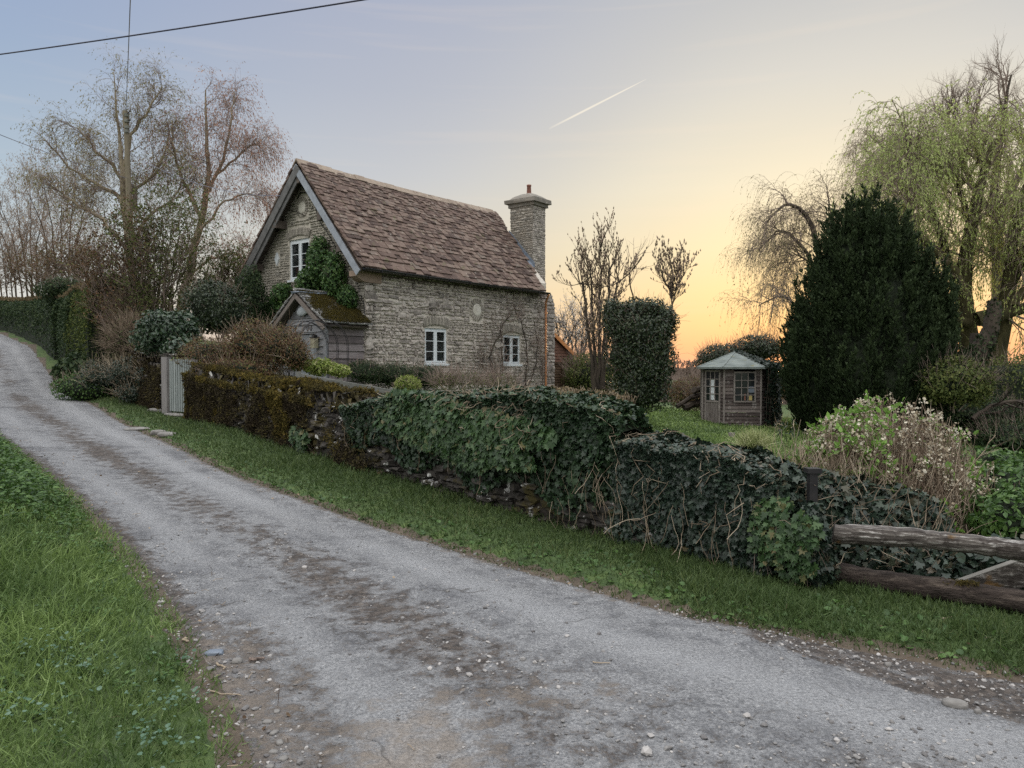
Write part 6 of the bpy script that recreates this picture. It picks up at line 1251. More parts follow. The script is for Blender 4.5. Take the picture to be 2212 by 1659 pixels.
# ---- conifers (yew)
def conifer(name, label, cx_, t_, rows, n, m='yew', tall=0.2, seed=1, spr=SPRIG2, size=.3):
    """rows: (pixel y, pixel half width, pixel centre) silhouettes turned into a lumpy body of revolution"""
    k = t_ / F_; z = np.array([P(0, r[0], t_)[2] for r in rows])[::-1]; hw = np.array([r[1] * k for r in rows])[::-1]; xc = np.array([(r[2] - CX) * k for r in rows])[::-1]
    root = empty(name, (xc[0], t_, H1(xc[0], t_)), label, 'tree')
    def srf(zz, th, d=0):
        r = np.interp(zz, z, hw); x0 = np.interp(zz, z, xc); dv = np.stack([np.cos(th) * 2.2, np.sin(th) * 2.2, zz * .55], -1); lm = 1 + .10 * nz(dv, 1.6, seed) + .15 * nz(dv, 4.5, seed + 1)
        rr = r * lm + d; return np.stack([x0 + rr * np.cos(th), t_ + rr * np.sin(th), zz + .15 * nz(dv, 3, seed + 4)], -1)
    g = G(); zz = rng.uniform(z[0], z[-1], n); w = np.interp(zz, z, hw) / hw.max(); kk = rng.random(n) < w + .12; zz = zz[kk]; n = len(zz); th = rng.uniform(0, 2 * math.pi, n); p = srf(zz, th, -.22 * rng.random(n) ** 1.3)
    nc = n // 26; th = th[:nc]; p = srf(zz[:nc], th, -.10); hC = rng.uniform(.35, .95, nc) * (.6 + .6 * size / .3); ax_ = nrm(np.stack([np.cos(th) * .28, np.sin(th) * .28, np.ones(nc)], -1) + rng.normal(size=(nc, 3)) * .07); m_ = 26; tt_ = rng.random((nc, m_)); rr_ = (1 - tt_) * rng.uniform(.12, .24, (nc, 1)) * rng.random((nc, m_)) ** .5; aa = rng.uniform(0, 6.28, (nc, m_))
    rad_ = np.stack([np.cos(aa), np.sin(aa), 0 * aa], -1); p2 = p[:, None] + ax_[:, None] * (tt_ * hC[:, None] - .15)[..., None] + rad_ * rr_[..., None]; y = nrm(ax_[:, None] * 1.0 + rad_ * .45 + rng.normal(size=rad_.shape) * .15).reshape(-1, 3); p2 = p2.reshape(-1, 3)
    g.scat(spr, p2, along(y), size * .55 * rng.uniform(.6, 1.3, len(p2)), np.clip(np.repeat(.35 + .3 * rng.random(nc), m_) + .35 * (tt_.ravel() - .5) + rng.normal(size=len(p2)) * .08, 0, 1))
    Zg, Tg = np.meshgrid(np.linspace(z[0], z[-1], 40), np.linspace(0, 2 * math.pi, 41)[:-1], indexing='ij'); c = srf(Zg.ravel(), Tg.ravel(), -.2); g.add(c, gridfaces(40, 40, True), .5, 1)
    g.build('foliage', [M[m], M['core']], root); g = G(); b0 = np.array([xc[0], t_, H1(xc[0], t_) - .05]); g.tubes(np.array([b0, b0 + UP * (z[-1] - b0[2]) * .6]), np.array([.22, .05]), 8); g.build('trunk', M['bark'], root); return root
conifer('yew_tree', 'massive dark green conical yew behind the hydrangea', 0, 21.0, [(458, 3, 1868), (472, 18, 1868), (492, 42, 1864), (515, 60, 1862), (550, 76, 1860), (600, 95, 1860), (650, 116, 1862), (710, 132, 1864), (780, 150, 1870), (850, 160, 1872), (920, 130, 1870), (960, 100, 1880)], 44000, seed=3)
conifer('yew_tree', 'smaller dark yew spire on the right flank of the large one', 0, 20.4, [(580, 3, 1992), (600, 12, 1994), (630, 24, 1998), (670, 34, 2005), (730, 45, 2006), (800, 52, 2000), (880, 60, 1995), (940, 50, 1990)], 16000, seed=6)
# ivy-clad leaning trunk sweeping up to the right out of the yew
root = empty('ivy_clad_trunk', P(2010, 860, 20), 'dark ivy-covered trunk curving up to the right from the yew', 'tree'); g = G(); q, rr_ = trunk(pl_([(2005, 880), (2060, 820), (2110, 770), (2140, 710), (2150, 650)], 20), .34, .16, 18, .02); g.tubes(q, rr_, 10); g.build('trunk', M['bark'], root, smooth=True)
g = G(); pp, tt = at_pts(q, 5200); d = nrm(rng.normal(size=pp.shape)); d = nrm(d - (d * tt).sum(1, keepdims=True) * tt); pp = pp + d * np.clip(.42 - .11 * (pp[:, 2:3] + .2), .1, .42) * rng.uniform(.75, 1.5, (len(pp), 1)); leafset(g, pp, d, LEAF, .1, tipdown=.7); g.build('foliage', [M['yew']], root)
# ---- willows and the bare ash behind
def env_w(p): return np.ones(len(p), bool)
mtree('willow_tree', 'large fresh green weeping willow at the right edge',
      [(pl_([(2105, 900), (2098, 760), (2085, 620), (2100, 480), (2130, 360), (2150, 300)], 28), .42, .08), (pl_([(2100, 700), (2060, 600), (2020, 480), (1985, 400), (1960, 350)], 28.5), .2, .05), (pl_([(2150, 800), (2175, 640), (2190, 500), (2230, 380), (2300, 330)], 27.5), .32, .08),
       (pl_([(2090, 640), (2040, 560), (1970, 500), (1920, 440)], 27.2), .16, .04), (pl_([(2110, 690), (2170, 675), (2250, 660), (2360, 640)], 27), .28, .12), (pl_([(2098, 520), (2070, 400), (2040, 330)], 29), .15, .04), (pl_([(2180, 620), (2230, 540), (2310, 480), (2400, 470)], 28), .2, .05), (pl_([(2095, 700), (2050, 690), (1990, 700)], 27.5), .18, .06), (pl_([(2190, 660), (2230, 600), (2240, 500)], 26.6), .16, .04)],
      [dict(m=14, t0=.3, t1=1, ang=48, L=2.4, rad=.05, K=8, up=.10, wig=.15, droop=.1), dict(m=9, t0=.2, t1=1, ang=48, L=1.3, rad=.02, K=7, up=.0, wig=.18, droop=.35), dict(m=6, t0=.2, t1=1, ang=55, L=1.5, rad=.008, K=7, droop=1.0, wig=.07)],
      dict(m=12, t0=.05, tpl=BT, size=.12, mat='willow', al=.6, up=-.6, sp=.4), bark='barkivy', twigm='twig', base=P(2105, 900, 28))
mtree('willow_tree', 'thin weeping willow arching over the summerhouse left of the yew',
      [(pl_([(1800, 860), (1790, 700), (1770, 560), (1745, 470), (1700, 440), (1655, 480)], 29), .18, .03), (pl_([(1790, 700), (1760, 590), (1720, 520), (1680, 500), (1640, 540)], 29.5), .1, .02), (pl_([(1790, 640), (1800, 500), (1790, 440)], 29), .1, .02), (pl_([(1795, 760), (1740, 680), (1690, 640), (1640, 660)], 28.5), .08, .02), (pl_([(1780, 600), (1740, 560), (1700, 545)], 30), .06, .02)],
      [dict(m=12, t0=.35, t1=1, ang=42, L=1.2, rad=.025, K=7, up=.08, wig=.16, droop=.2), dict(m=7, t0=.2, t1=1, ang=45, L=.7, rad=.012, K=6, droop=.4, wig=.18), dict(m=6, t0=.2, t1=1, ang=55, L=1.3, rad=.006, K=7, droop=1.1, wig=.06)],
      dict(m=4, t0=.1, tpl=BT, size=.08, mat='birchgreen', al=.6, up=-.6, sp=.4), bark='bark', twigm='twig', base=P(1800, 860, 29))
mtree('willow_tree', 'drooping willow limbs above the yew tip', [(pl_([(1990, 800), (1990, 600), (1960, 440), (1920, 330), (1890, 300)], 31), .2, .03), (pl_([(1970, 500), (1940, 400), (1900, 360), (1880, 370)], 31), .08, .02), (pl_([(1985, 560), (1985, 420), (1990, 330)], 32), .1, .03)],
      [dict(m=12, t0=.35, t1=1, ang=42, L=1.3, rad=.025, K=7, up=.08, wig=.16, droop=.2), dict(m=7, t0=.2, t1=1, ang=45, L=.8, rad=.012, K=6, droop=.4, wig=.18), dict(m=6, t0=.2, t1=1, ang=55, L=1.3, rad=.006, K=7, droop=1.1, wig=.06)],
      dict(m=5, t0=.1, tpl=BT, size=.08, mat='birchgreen', al=.6, up=-.6, sp=.4), bark='bark', twigm='twig', base=P(1990, 800, 31))
mtree('ash_tree', 'tall bare ash with dark branching top at the right edge', [(pl_([(2160, 800), (2155, 560), (2150, 400), (2165, 280), (2185, 160)], 36), .35, .04), (pl_([(2152, 480), (2090, 380), (2060, 300), (2040, 250)], 36), .16, .03), (pl_([(2150, 520), (2200, 380), (2260, 260), (2300, 160)], 36), .2, .03), (pl_([(2155, 420), (2110, 320), (2110, 220)], 36.5), .12, .03), (pl_([(2152, 500), (2040, 430), (1985, 350), (1975, 300)], 36), .12, .02), (pl_([(2160, 450), (2230, 330), (2240, 210)], 35), .12, .03), (pl_([(2165, 600), (2260, 480), (2380, 380)], 36), .2, .04)],
      [dict(m=12, t0=.35, t1=1, ang=36, L=2.6, rad=.05, K=7, up=.12, wig=.15, Lf=lambda t: 1.1 - .5 * t), dict(m=8, t0=.2, t1=1, ang=38, L=1.2, rad=.02, K=6, up=.08, wig=.18), dict(m=6, t0=.2, t1=1, ang=40, L=.55, rad=.011, K=5, up=.08, wig=.18)], bark='bark', twigm='twig', base=P(2160, 800, 36))
# dim undergrowth at the right behind the hydrangea
for i, (px, yy, t_, rad, m_, lab) in enumerate([(2060, 830, 19, (1.0, .8, .7), 'olive', 'mid-green bush under the leaning ivy trunk'), (2180, 850, 24, (1.9, 1.2, 1.3), 'olive', 'dim olive thicket at the right edge under the willow'), (2110, 900, 22, (1.4, 1.0, .7), 'hedge', 'dark low thicket right of the hydrangea'), (2230, 950, 19, (1.4, 1.2, .5), 'hedge', 'dark ground thicket cut by the right picture edge'), (1985, 880, 20, (1.0, .8, .7), 'hedge', 'dark bush tucked below the yew')]):
    shrub('undergrowth_bush', lab, 'shrub', P(px, yy, t_), rad, 5200, LEAF, .085, m_, seed=i + 2, lump=.25, sprouts=300, sproutlen=.4, core=.72)
b_ = P(2110, 960, 22)
g = G(); root = empty('ivied_stump_trunk', b_, 'dark trunk standing behind the hydrangea on the right', 'tree'); g.tubes(np.array([P(2112, 960, 22), P(2105, 880, 22), P(2108, 800, 22), P(2112, 720, 22)]), np.array([.3, .26, .24, .2]), 9); g.build('trunk', M['bark'], root, smooth=True)
q, rr_ = trunk(pl_([(2100, 905), (2140, 880), (2180, 868), (2240, 872), (2330, 850)], 20), .06, .05, 12, .03); g = G(); g.tubes(q, rr_, 6); a_, b2 = grow(q, rr_, 12, .1, 1, 55, 1.0, .03, K=6, up=.2, wig=.2); g.tubes(a_, b2, 4); a_, b2 = grow(a_, b2, 5, .2, 1, 45, .5, .012, K=5, up=.1, wig=.2); g.tubes(a_, b2, 3); g.build('branches', M['bark'], root)

# ---- summerhouse
sh = empty('summerhouse', P(1584, 925, 24), 'weathered grey-brown wooden summerhouse with low pale felt roof', 'summerhouse')
SZ0, SZ1 = -.42, 1.52
def px2(x, t_): q = P(x / 1.1302, 787, t_); return np.array([q[0], q[1], 0])
S_ = [px2(1712, 24.3), px2(1716, 23.1), px2(1768, 22.5), px2(1859, 22.5), px2(1893, 23.6), px2(1893, 25.2), px2(1800, 26.0), px2(1722, 25.4)]
M['shwood'] = m_spots('peeling_shiplap', [(.045, .036, .034), (.10, .08, .073), (.19, .165, .152)], (.26, .24, .225), sc_=3, spsc=9, th=(.56, .66), userr=.75, bmp=.3)
M['shdoor'] = m_noise('bare_door_wood', [(.06, .05, .045), (.14, .12, .11), (.25, .23, .22)], 4, .8, (.07, .07, .9), 0, .4)
M['shframe'] = m_noise('shed_trim', [(.15, .13, .12), (.27, .245, .225)], 5, .8)
M['darkglass'] = m_noise('dark_reflecting_glass', [(.01, .012, .014), (.02, .024, .028)], 3, .08, bmp=0, spec=.5)
SIDES = [(0, 1), (1, 2), (2, 3), (3, 4), (4, 5), (5, 6), (6, 7), (7, 0)]
for i, (a, b) in enumerate(SIDES):
    A_, B_ = S_[a], S_[b]; d = B_ - A_; L = np.linalg.norm(d); u = d / L; n_ = np.array([u[1], -u[0], 0]); g = G(); z = SZ0; hole = {1: (.12 * L, .84 * L, SZ0, 1.42), 2: (.31, .95, .46, 1.36)}.get(i)
    while z < SZ1 - .01:
        segs = [(0, L)] if not hole or z + .1 < hole[2] or z > hole[3] else [(0, hole[0]), (hole[1], L)]
        for q0, q1 in segs: g.prism([A_ + u * q0 + UP * z, A_ + u * q1 + UP * z, A_ + u * q1 + UP * (z + .1) - n_ * .022, A_ + u * q0 + UP * (z + .1) - n_ * .022], -n_ * .02, rnd=rng.random())
        z += .11
    g.build('wall_panel', M['shwood'], sh)
    g = G(); g.box(A_ + UP * SZ0, u, n_, UP, (-.025, -.02, 0), (.025, .02, SZ1 - SZ0)); g.build('corner_trim', M['shframe'], sh)
def sh_glaze(i, x0, x1, z0, z1, nx, nzr, nm, low=None, tilt=0):
    a, b = SIDES[i]; A_, B_ = S_[a], S_[b]; u = nrm(B_ - A_); n_ = np.array([u[1], -u[0], 0]); g = G(); f = .045
    bx = lambda p0, p1, gg: gg.box(A_, u, n_, UP, p0, p1)
    bx((x0, -.01, z0), (x0 + f, .025, z1), g); bx((x1 - f, -.01, z0), (x1, .025, z1), g); bx((x0, -.01, z1 - f), (x1, .027, z1), g); bx((x0, -.01, z0), (x1, .027, z0 + f), g)
    zl = z0 if low is None else low
    if low is not None: bx((x0, -.005, low - .03), (x1, .026, low + .02), g)
    for k in range(1, nx): xk = x0 + f + (x1 - x0 - 2 * f) * k / nx; bx((xk - .012, .0, zl), (xk + .012, .02, z1 - .01), g)
    for k in range(1, nzr): zk = zl + (z1 - f - zl) * k / nzr; bx((x0 + .01, .0, zk - .011), (x1 - .01, .019, zk + .011), g)
    w = g.build(nm, M['shframe'], sh); WL[w.name] = WL[sh.name]
    g = G(); bx((x0 + .01, -.012, zl), (x1 - .01, -.004, z1 - .01), g); g.build('glazing', M['darkglass'], w)
    if low is not None:
        g = G()
        for k in range(3): xa = x0 + f + (x1 - x0 - 2 * f) * k / 3; bx((xa + .003, -.0, z0 + .02), (xa + (x1 - x0 - 2 * f) / 3 - .003, .012, low - .03), g)
        g.build('door_boards', M['shdoor'], w)
L1 = np.linalg.norm(S_[2] - S_[1]); sh_glaze(1, .12 * L1, .84 * L1, SZ0 + .06, 1.42, 3, 4, 'door', low=.46); sh_glaze(2, .29, .97, .44, 1.38, 3, 4, 'window')
# pale panel and small ornaments seen behind the glass
A_, u = S_[1], nrm(S_[2] - S_[1]); n_ = np.array([u[1], -u[0], 0]); g = G(); g.box(A_, u, n_, UP, (.34 * L1, -.003, .50), (.58 * L1, .001, 1.14)); g.build('pale_blind', M['paint'], sh)
A_, u = S_[2], nrm(S_[3] - S_[2]); n_ = np.array([u[1], -u[0], 0]); g = G()
g.box(A_, u, n_, UP, (.72, -.0035, .74), (.92, .001, .92)); g.build('pale_box', M['lead'], sh)
M['yell'] = m_noise('yellow_ornament', [(.4, .32, .12), (.5, .4, .18)], 5, .7)
g = G(); g.box(A_, u, n_, UP, (.76, -.003, .5), (.86, .001, .66)); g.build('yellow_ornament', M['yell'], sh); g = G(); g.box(A_, u, n_, UP, (.62, -.003, .5), (.66, .001, .7)); g.build('terracotta_ornament', M['clay'], sh)
cx_ = np.mean([s for s in S_], axis=0); M['shroof'] = m_spots('pale_green_roof_felt', [(.10, .12, .112), (.17, .195, .185), (.23, .26, .245)], (.16, .15, .06), sc_=3, spsc=5, th=(.6, .68), userr=.2, bmp=.2)
g = G(); E_ = [cx_ + (s - cx_) * 1.13 + UP * SZ1 for s in S_]; ap = cx_ + UP * 2.02; n = 8
for i in range(n):
    a, b = E_[i], E_[(i + 1) % n]; g.add([a, b, ap, a - UP * .001, b - UP * .06, a - UP * .06], [[0, 1, 2]], rng.random()); g.add([a, b, b - UP * .06, a - UP * .06], [[0, 3, 2, 1]], .2)
    g.box(a, nrm(ap - a), nrm(np.cross(ap - a, UP)), nrm(np.cross(np.cross(ap - a, UP), ap - a)), (0, -.02, -.004), (np.linalg.norm(ap - a), .02, .015), rnd=.9)
g.build('roof', M['shroof'], sh)
g = G(); bq = [cx_ + (s - cx_) * .99 for s in S_]; g.prism([q + UP * (SZ0 - .16) for q in bq], UP * .15); g.build('plinth', M['wallstone'], sh)
root = empty('ivy', P(1670, 850, 22.8), 'dark ivy cloaking the right side and roof of the summerhouse', 'ivy'); g = G(); n = 5200; th = rng.random(n)
p = S_[3] * (1 - th[:, None]) + (S_[5] + [.0, .6, 0]) * th[:, None] + np.column_stack([.12 + .3 * rng.random(n) ** .7, -.12 * rng.random(n), rng.uniform(SZ0, SZ1 + .12, n)]); leafset(g, p, np.broadcast_to([.7, -.7, .1], (n, 3)), IVY, .085, rnd=rng.random(n) * .6)
n = 1900; th = rng.random(n) ** .8; k2 = rng.random(n); p = ap * (1 - th[:, None]) + (E_[3] * (1 - k2[:, None]) + E_[4] * k2[:, None]) * th[:, None] + UP * .06 * rng.random(n)[:, None] ; leafset(g, p, np.broadcast_to([0, -.3, 1.], (n, 3)), IVY, .08, rnd=rng.random(n) * .6); g.build('foliage', [M['ivydull']], root)
g = G(); k = 12; a0 = S_[3] + rng.uniform(-.1, .5, (k, 1)) * [.4, .3, 0] + [.2, -.02, SZ0]; tt = np.linspace(0, 1, 5)[None, :, None]; g.tubes(a0[:, None] + tt * np.array([0, 0, 1.9]) + rng.normal(size=(k, 5, 3)) * .03, np.full((k, 5), .01), 4); g.build('stem', M['bark'], root)
# log pile left of the summerhouse
for i, (x0, y0, x1, y1, r, lab) in enumerate([(1462, 878, 1530, 842, .09, 'dark fallen branch propped low against the log heap'), (1498, 842, 1530, 850, .12, 'broken log end at the top of the heap by the summerhouse'), (1478, 882, 1545, 868, .14, 'thick dark log lying on the lawn by the summerhouse'), (1490, 858, 1550, 856, .08, 'middle dark branch of the log heap')]):
    q, rr_ = trunk([P(x0, y0, 26), P((x0 + x1) / 2, (y0 + y1) / 2 - 4, 26.2), P(x1, y1, 26.5)], r, r * .8, 8, .03); g = G(); g.tubes(q, rr_, 8, cap=True); g.build('fallen_log', M['bark'], smooth=False, label=lab, cat='log')
g = G(); q, rr_ = trunk([P(1580, 952, 19.5), P(1581, 935, 19.5)], .09, .085, 4, .004); g.tubes(q, rr_, 10, cap=True); g.build('tree_stump', M['shframe'], label='short pale upright stump in front of the summerhouse', cat='stump')
g = G(); cc = P(1628, 962, 6.25); n = 900; d = nrm(np.column_stack([rng.normal(size=(n, 2)) * .75, np.abs(rng.normal(size=n)) * .6 + .35])); g.scat(BLADE, cc + rng.normal(size=(n, 3)) * [.05, .05, .01], along(d), np.stack([np.full(n, .004), rng.uniform(.1, .19, n), rng.uniform(.1, .19, n)], 1), rng.random(n))
M['sedge'] = m_leaf('pale_sedge', [(0, (.13, .17, .05)), (.6, (.3, .33, .14)), (1, (.5, .5, .3))], .7, .25, .2); g.build('sedge_tuft', M['sedge'], label='round pale yellow-green grass tuft on the wall by the post', cat='grass tuft')
multi('grey_plant', 'small grey-leaved plant stems beside the summerhouse corner', 'plant', [(P(1700, 925, 12), (.2, .2, .15), 60)], LANCE, .08, 'ivydull', core=0, sprouts=14, sl=.2, stemm='paletwig')

# ---- hydrangea with dried flower heads
HC = P(1915, 985, 7.0); root = empty('hydrangea', (HC[0], HC[1], -.5), 'wide rounded hydrangea with pale dried flowerheads and bare stems', 'shrub'); g = G(); n = 3400
d = nrm(np.column_stack([rng.normal(size=n), rng.normal(size=n) * .8, np.abs(rng.normal(size=n)) * .85])); tip = np.array([HC[0], HC[1], HC[2] - .55]) + d * np.array([1.02, .85, 1.12]) * (rng.uniform(.55, 1.0, n) * (1 + .08 * nz(d, 3, 2)))[:, None]
b0 = np.array([HC[0], HC[1], -.45]) + rng.normal(size=(n, 3)) * [.3, .28, .05]; K = 7; tt = np.linspace(0, 1, K)[None, :, None]; bow = nrm(d * [1, 1, .2]) * .16
Pp = b0[:, None] * (1 - tt) + tip[:, None] * tt + bow[:, None] * np.sin(tt * math.pi) + rng.normal(size=(n, K, 3)) * .014; g.tubes(Pp, np.linspace(.0048, .0022, K)[None] * np.ones((n, 1)), 4, rng.random(n)); sP, sR = Pp, np.linspace(.005, .003, K)[None] * np.ones((n, 1))
a_, b2 = grow(sP, sR, 2, .4, .95, 32, .22, .003, K=4, up=.15, wig=.15); g.tubes(a_, b2, 3, rng.random(len(a_))); g.build('stem', M['hydstem'], root)
g = G(); k = rng.random(n) < .2 * (d[:, 2] > .1) + .035; k &= (tip[:, 0] > HC[0] - .75) ; tp2 = tip[k]; m_ = 13; q = np.repeat(tp2, m_, 0) + rng.normal(size=(len(tp2) * m_, 3)) * .024; g.scat(ROUND, q, frames(rng.normal(size=(len(q), 3)) + [0, 0, .4]), rng.uniform(.015, .03, len(q)), rng.random(len(q))); g.build('flower_heads', M['flower'], root, kind='stuff')
g = G(); k = (rng.random(n) < .2 * (tip[:, 0] < HC[0] - .1) + .04); tp2 = tip[k]; m_ = 7; q = np.repeat(tp2, m_, 0) + rng.normal(size=(len(tp2) * m_, 3)) * .03; y = nrm(rng.normal(size=(len(q), 3)) + [0, 0, .5]); g.scat(LEAF, q, along(y), rng.uniform(.04, .075, len(q)), rng.random(len(q)))
pp, tt_ = at_pts(sP[::3], 1, .2, .9); g.scat(LEAF, pp, along(nrm(rng.normal(size=pp.shape) + [0, 0, .4])), rng.uniform(.025, .05, len(pp)), rng.random(len(pp))); g.build('young_leaves', M['freshleaf'], root, kind='stuff')
# scrub and ivy round the iron post
pst = empty('iron_gatepost', P(1752, 1282, 5.55), 'dark iron gatepost half hidden in ivy at the wall end', 'post'); pq = P(1752, 1282, 5.55)
g = G(); z0 = pq[2] - .1; g.box([pq[0], pq[1], z0], [1, 0, 0], [0, 1, 0], UP, (-.03, -.03, 0), (.03, .03, 1.02 + .0)); g.build('post_shaft', M['iron'], pst); g = G(); g.box([pq[0], pq[1], z0 + 1.02], [1, 0, 0], [0, 1, 0], UP, (-.05, -.045, 0), (.055, .045, .035)); g.build('post_cap', M['iron'], pst)
multi('ivy', 'dark glossy ivy heaped around the iron gatepost and rail ends', 'ivy', [(P(1770, 1160, 6.0), (.30, .22, .50), 4600), (P(1840, 1200, 5.85), (.26, .2, .3), 2200), (P(1690, 1190, 6.05), (.26, .2, .42), 3000), (P(1745, 1220, 5.8), (.2, .12, .26), 1500), (P(1722, 1080, 6.1), (.22, .2, .26), 1500), (np.array([2.16, 5.82, .52]), (.24, .24, .34), 2600), (P(1620, 1230, 6.1), (.25, .14, .22), 1400), (P(1765, 1200, 5.6), (.12, .07, .22), 500), (P(1756, 1140, 5.42), (.11, .05, .2), 520), (P(1770, 1225, 5.42), (.14, .05, .12), 420), (P(1660, 1110, 6.4), (.28, .25, .35), 1700)], IVY, .055, 'ivydull', core=.7, sprouts=200, sl=.25, stemm='paletwig', tipdown=1)
multi('ivy', 'low spread of ivy and bramble beneath the hydrangea behind the rails', 'ivy', [(P(1900, 1130, 6.3), (.55, .35, .32), 3600), (P(1960, 1220, 5.9), (.5, .25, .3), 3000), (P(1840, 1100, 6.4), (.4, .3, .3), 2200), (P(2020, 1250, 5.7), (.3, .2, .22), 1200)], IVY, .055, 'ivydull', core=.7, sprouts=260, sl=.3, stemm='paletwig')
multi('fern_clump', 'brownish fern fronds between the wall end and the hydrangea', 'fern', [(P(1700, 1040, 6.6), (.3, .25, .2), 900), (P(1800, 1070, 6.5), (.35, .25, .25), 1100)], LANCE, .06, 'olive', core=0, sprouts=220, sl=.3, stemm='paletwig')
multi('leafy_groundcover', 'glossy green leaves spreading to the right of the hydrangea', 'ground cover plant', [(P(2150, 1075, 6.9), (.55, .5, .3), 3600), (P(2230, 1130, 6.2), (.5, .4, .3), 3000), (P(2080, 1130, 6.7), (.4, .3, .22), 1700), (P(2280, 1040, 7.4), (.6, .5, .3), 2800), (P(2140, 1010, 8.6), (.6, .5, .25), 2200)], LEAF, .06, 'weed', core=.75, sprouts=60, sl=.2)
multi('broad_leaf_plant', 'large pale-edged leaves showing between the two rails', 'plant', [(P(2130, 1215, 5.7), (.32, .2, .17), 330), (P(2230, 1200, 5.6), (.3, .2, .15), 300), (P(2050, 1235, 5.7), (.2, .15, .12), 150)], ROUND, .085, 'ivydull', core=.7, sprouts=20, sl=.2)
g = G(); q, rr_ = trunk(pl_([(1950, 1290), (1990, 1180), (2060, 1060), (2110, 990), (2150, 940)], 6.0), .004, .0025, 14, .008); g.tubes(q, rr_, 5); a_, b2 = grow(q, rr_, 12, .35, 1, 28, .28, .002, K=5, wig=.1); g.tubes(a_, b2, 3, rng.random(12)); g.build('dry_seed_stalk', M['paletwig'], label='tall dry branched stalk leaning right in front of the hydrangea', cat='dead stem')
# ---- the rustic rails
m, t, b = mat('rustic_rail_wood'); v = texco(t, (1.0, .07, .07), -.42); n1 = noise(t, v, 3, 6, .65); v2 = texco(t); n2 = noise(t, v2, 9, 5, .65)
c = ramp(t, n1, [(.3, (.025, .02, .017)), (.48, (.07, .06, .052)), (.56, (.14, .125, .11)), (.62, (.4, .385, .36))]); c = mixc(t, maprange(t, n2, .5, .6, 0, .8), c, (.028, .02, .016)); c = mixc(t, maprange(t, noise(t, v2, 4, 4), .62, .68, 0, .8), c, (.16, .085, .02))
t.links.new(c, b.inputs[0]); b.inputs['Roughness'].default_value = .85; bump(t, b, n1, .9, .02); M['railwood'] = m
M['railpale'] = m_noise('sawn_rail_edge', [(.12, .115, .1), (.22, .21, .19)], 5, .8)
M['raildark'] = m_noise('dark_rotten_wood', [(.02, .015, .012), (.05, .038, .032), (.13, .105, .085)], 5, .9, (1, .15, .15), -.42, 1.0, .03)
rl = empty('rail_fence', P(2000, 1340, 5.2), 'rustic barrier of two thick weathered timber rails with brace', 'fence')
def rail(pts, r, m, name, flat=False, seed=0):
    q, rr_ = trunk(pts, r, r, 40, .004); rr_ = rr_ * (1 + .08 * nz(np.column_stack([np.linspace(0, 4, 40), np.zeros(40), np.zeros(40)]), 2, seed)); g = G(); g.tubes(q, rr_, 16, cap=True)
    Vv = g.v[0].reshape(40, 16, 3); ctr = q[0][:, None]; off = Vv - ctr
    if flat: off[..., 2] = np.minimum(off[..., 2], r * .55)
    off *= (1 + .06 * nz(Vv, 6, seed + 1))[..., None]; g.v[0] = (ctr + off).reshape(-1, 3); return g.build(name, M[m], rl, smooth=not flat)
rail([P(1800, 1148, 5.45), P(2000, 1160, 5.3), P(2200, 1185, 5.05), P(2500, 1225, 4.7)], .084, 'railwood', 'top_rail', True, 1)
g = G(); a_ = P(1834, 1127, 5.52); b_ = P(2205, 1163, 5.04); d = b_ - a_; n_ = nrm(np.cross(UP, d)); 
rail([P(1745, 1222, 5.75), P(1900, 1255, 5.45), P(2050, 1275, 5.2), P(2200, 1298, 5.0), P(2500, 1350, 4.65)], .078, 'raildark', 'bottom_rail', False, 4)
g = G(); a_, b_ = P(1930, 1335, 5.5), P(2420, 1165, 5.15); d = nrm(b_ - a_); w = nrm(np.cross(d, [0, 1, 0])); w = w if w[2] > 0 else -w; g.box(a_, d, w, [0, 1, 0], (0, -.1, 0), (np.linalg.norm(b_ - a_), .09, .05)); g.build('diagonal_brace', M['railwood'], rl)
g = G(); a_, b_ = a_ + w * .0905, b_ + w * .0905; g.box(a_, d, w, [0, 1, 0], (.4, 0, .0), (np.linalg.norm(b_ - a_), .006, .05)); g.build('brace_edge', M['railpale'], rl)
g = G(); n = 900; s = rng.random(n); a_, b_ = P(2010, 1258, 5.25), P(2110, 1262, 5.1); p = a_ * (1 - s[:, None]) + b_ * s[:, None] + rng.normal(size=(n, 3)) * [.01, .02, .006]; g.scat(TUFT, p, along(up_dirs(n, .6)), rng.uniform(.008, .02, n), rng.random(n)); g.build('moss_strip', M['moss'], rl, kind='stuff')

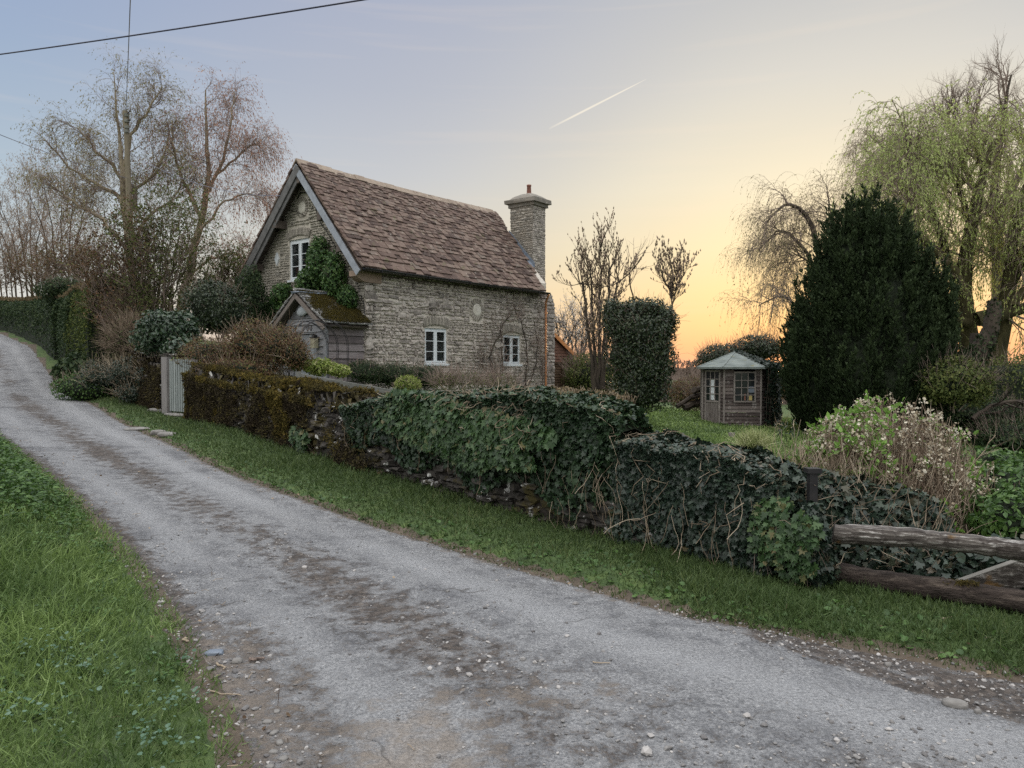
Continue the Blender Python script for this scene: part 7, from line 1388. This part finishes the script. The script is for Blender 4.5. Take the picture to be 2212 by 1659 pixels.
# ---- distance
def farwood(name, label, x0, x1, t_, z0, h, n, m='farwood', seed=1):
    g = G(); xs = rng.uniform(x0, x1, n); y = t_ + rng.normal(size=n) * 2.0; prof = h * (.75 + .35 * nz(np.column_stack([xs / 4, 0 * xs, 0 * xs]), 1.0, seed)); z = z0 + prof * rng.random(n) ** .7
    g.scat(SPRIG2, np.column_stack([xs, y, z]), along(up_dirs(n, .5)), rng.uniform(.5, 1.0, n) * (.5 + h / 8), rng.random(n)); c = np.linspace(x0, x1, 80); pr = h * .7 * (.75 + .35 * nz(np.column_stack([c / 4, 0 * c, 0 * c]), 1.0, seed)); A = np.stack([np.stack([c, 0 * c + t_ - 1, 0 * c + z0 - 2], 1), np.stack([c, 0 * c + t_, z0 + pr], 1), np.stack([c, 0 * c + t_ + 3, 0 * c + z0 - 2], 1)], 1); g.add(A.reshape(-1, 3), gridfaces(80, 3), .5, 1)
    g.build(name, [M[m], M['twig']], label=label, cat='woodland', kind='stuff')
farwood('distant_woodland', 'low far-off line of bare trees along the horizon', -90, 160, 170, -2.0, 5.2, 9000)
farwood('distant_woodland', 'nearer brown field hedge beyond the lawn', -6, 45, 58, -1.2, 1.3, 5200, 'redshrub', 4)
# contrail, its sunlit white put in as emission
m, t, b = mat('contrail_glow'); em = t.nodes.new('ShaderNodeEmission'); em.inputs[0].default_value = (*lin((255, 244, 222)), 1); em.inputs[1].default_value = 1.0; tr = t.nodes.new('ShaderNodeBsdfTransparent'); mx = t.nodes.new('ShaderNodeMixShader'); mx.inputs[0].default_value = .5; lw = t.nodes.new('ShaderNodeLayerWeight'); lw.inputs[0].default_value = .5
fc = wmath(t, 'MULTIPLY', wmath(t, 'SUBTRACT', 1.0, lw.outputs['Facing']), wmath(t, 'MULTIPLY', attr(t), .48), True); t.links.new(fc, mx.inputs[0]); t.links.new(tr.outputs[0], mx.inputs[1]); t.links.new(em.outputs[0], mx.inputs[2]); t.links.new(mx.outputs[0], t.nodes['Material Output'].inputs[0])
g = G(); a_, b_ = P(1186, 278, 2400), P(1396, 171, 2400); K = 30; tt = np.linspace(0, 1, K); q = a_ * (1 - tt[:, None]) + b_ * tt[:, None]; g.tubes(q, np.interp(tt, [0, .4, .8, 1], [3.2, 3.6, 2.4, .6]), 12, 1.0); g.r[0] = np.repeat(np.interp(tt, [0, .25, .7, 1], [.1, .75, .75, .5]), 12)
g.build('contrail', m, smooth=True, label='short white aircraft contrail slanting across the open sky', cat='contrail', kind=None)
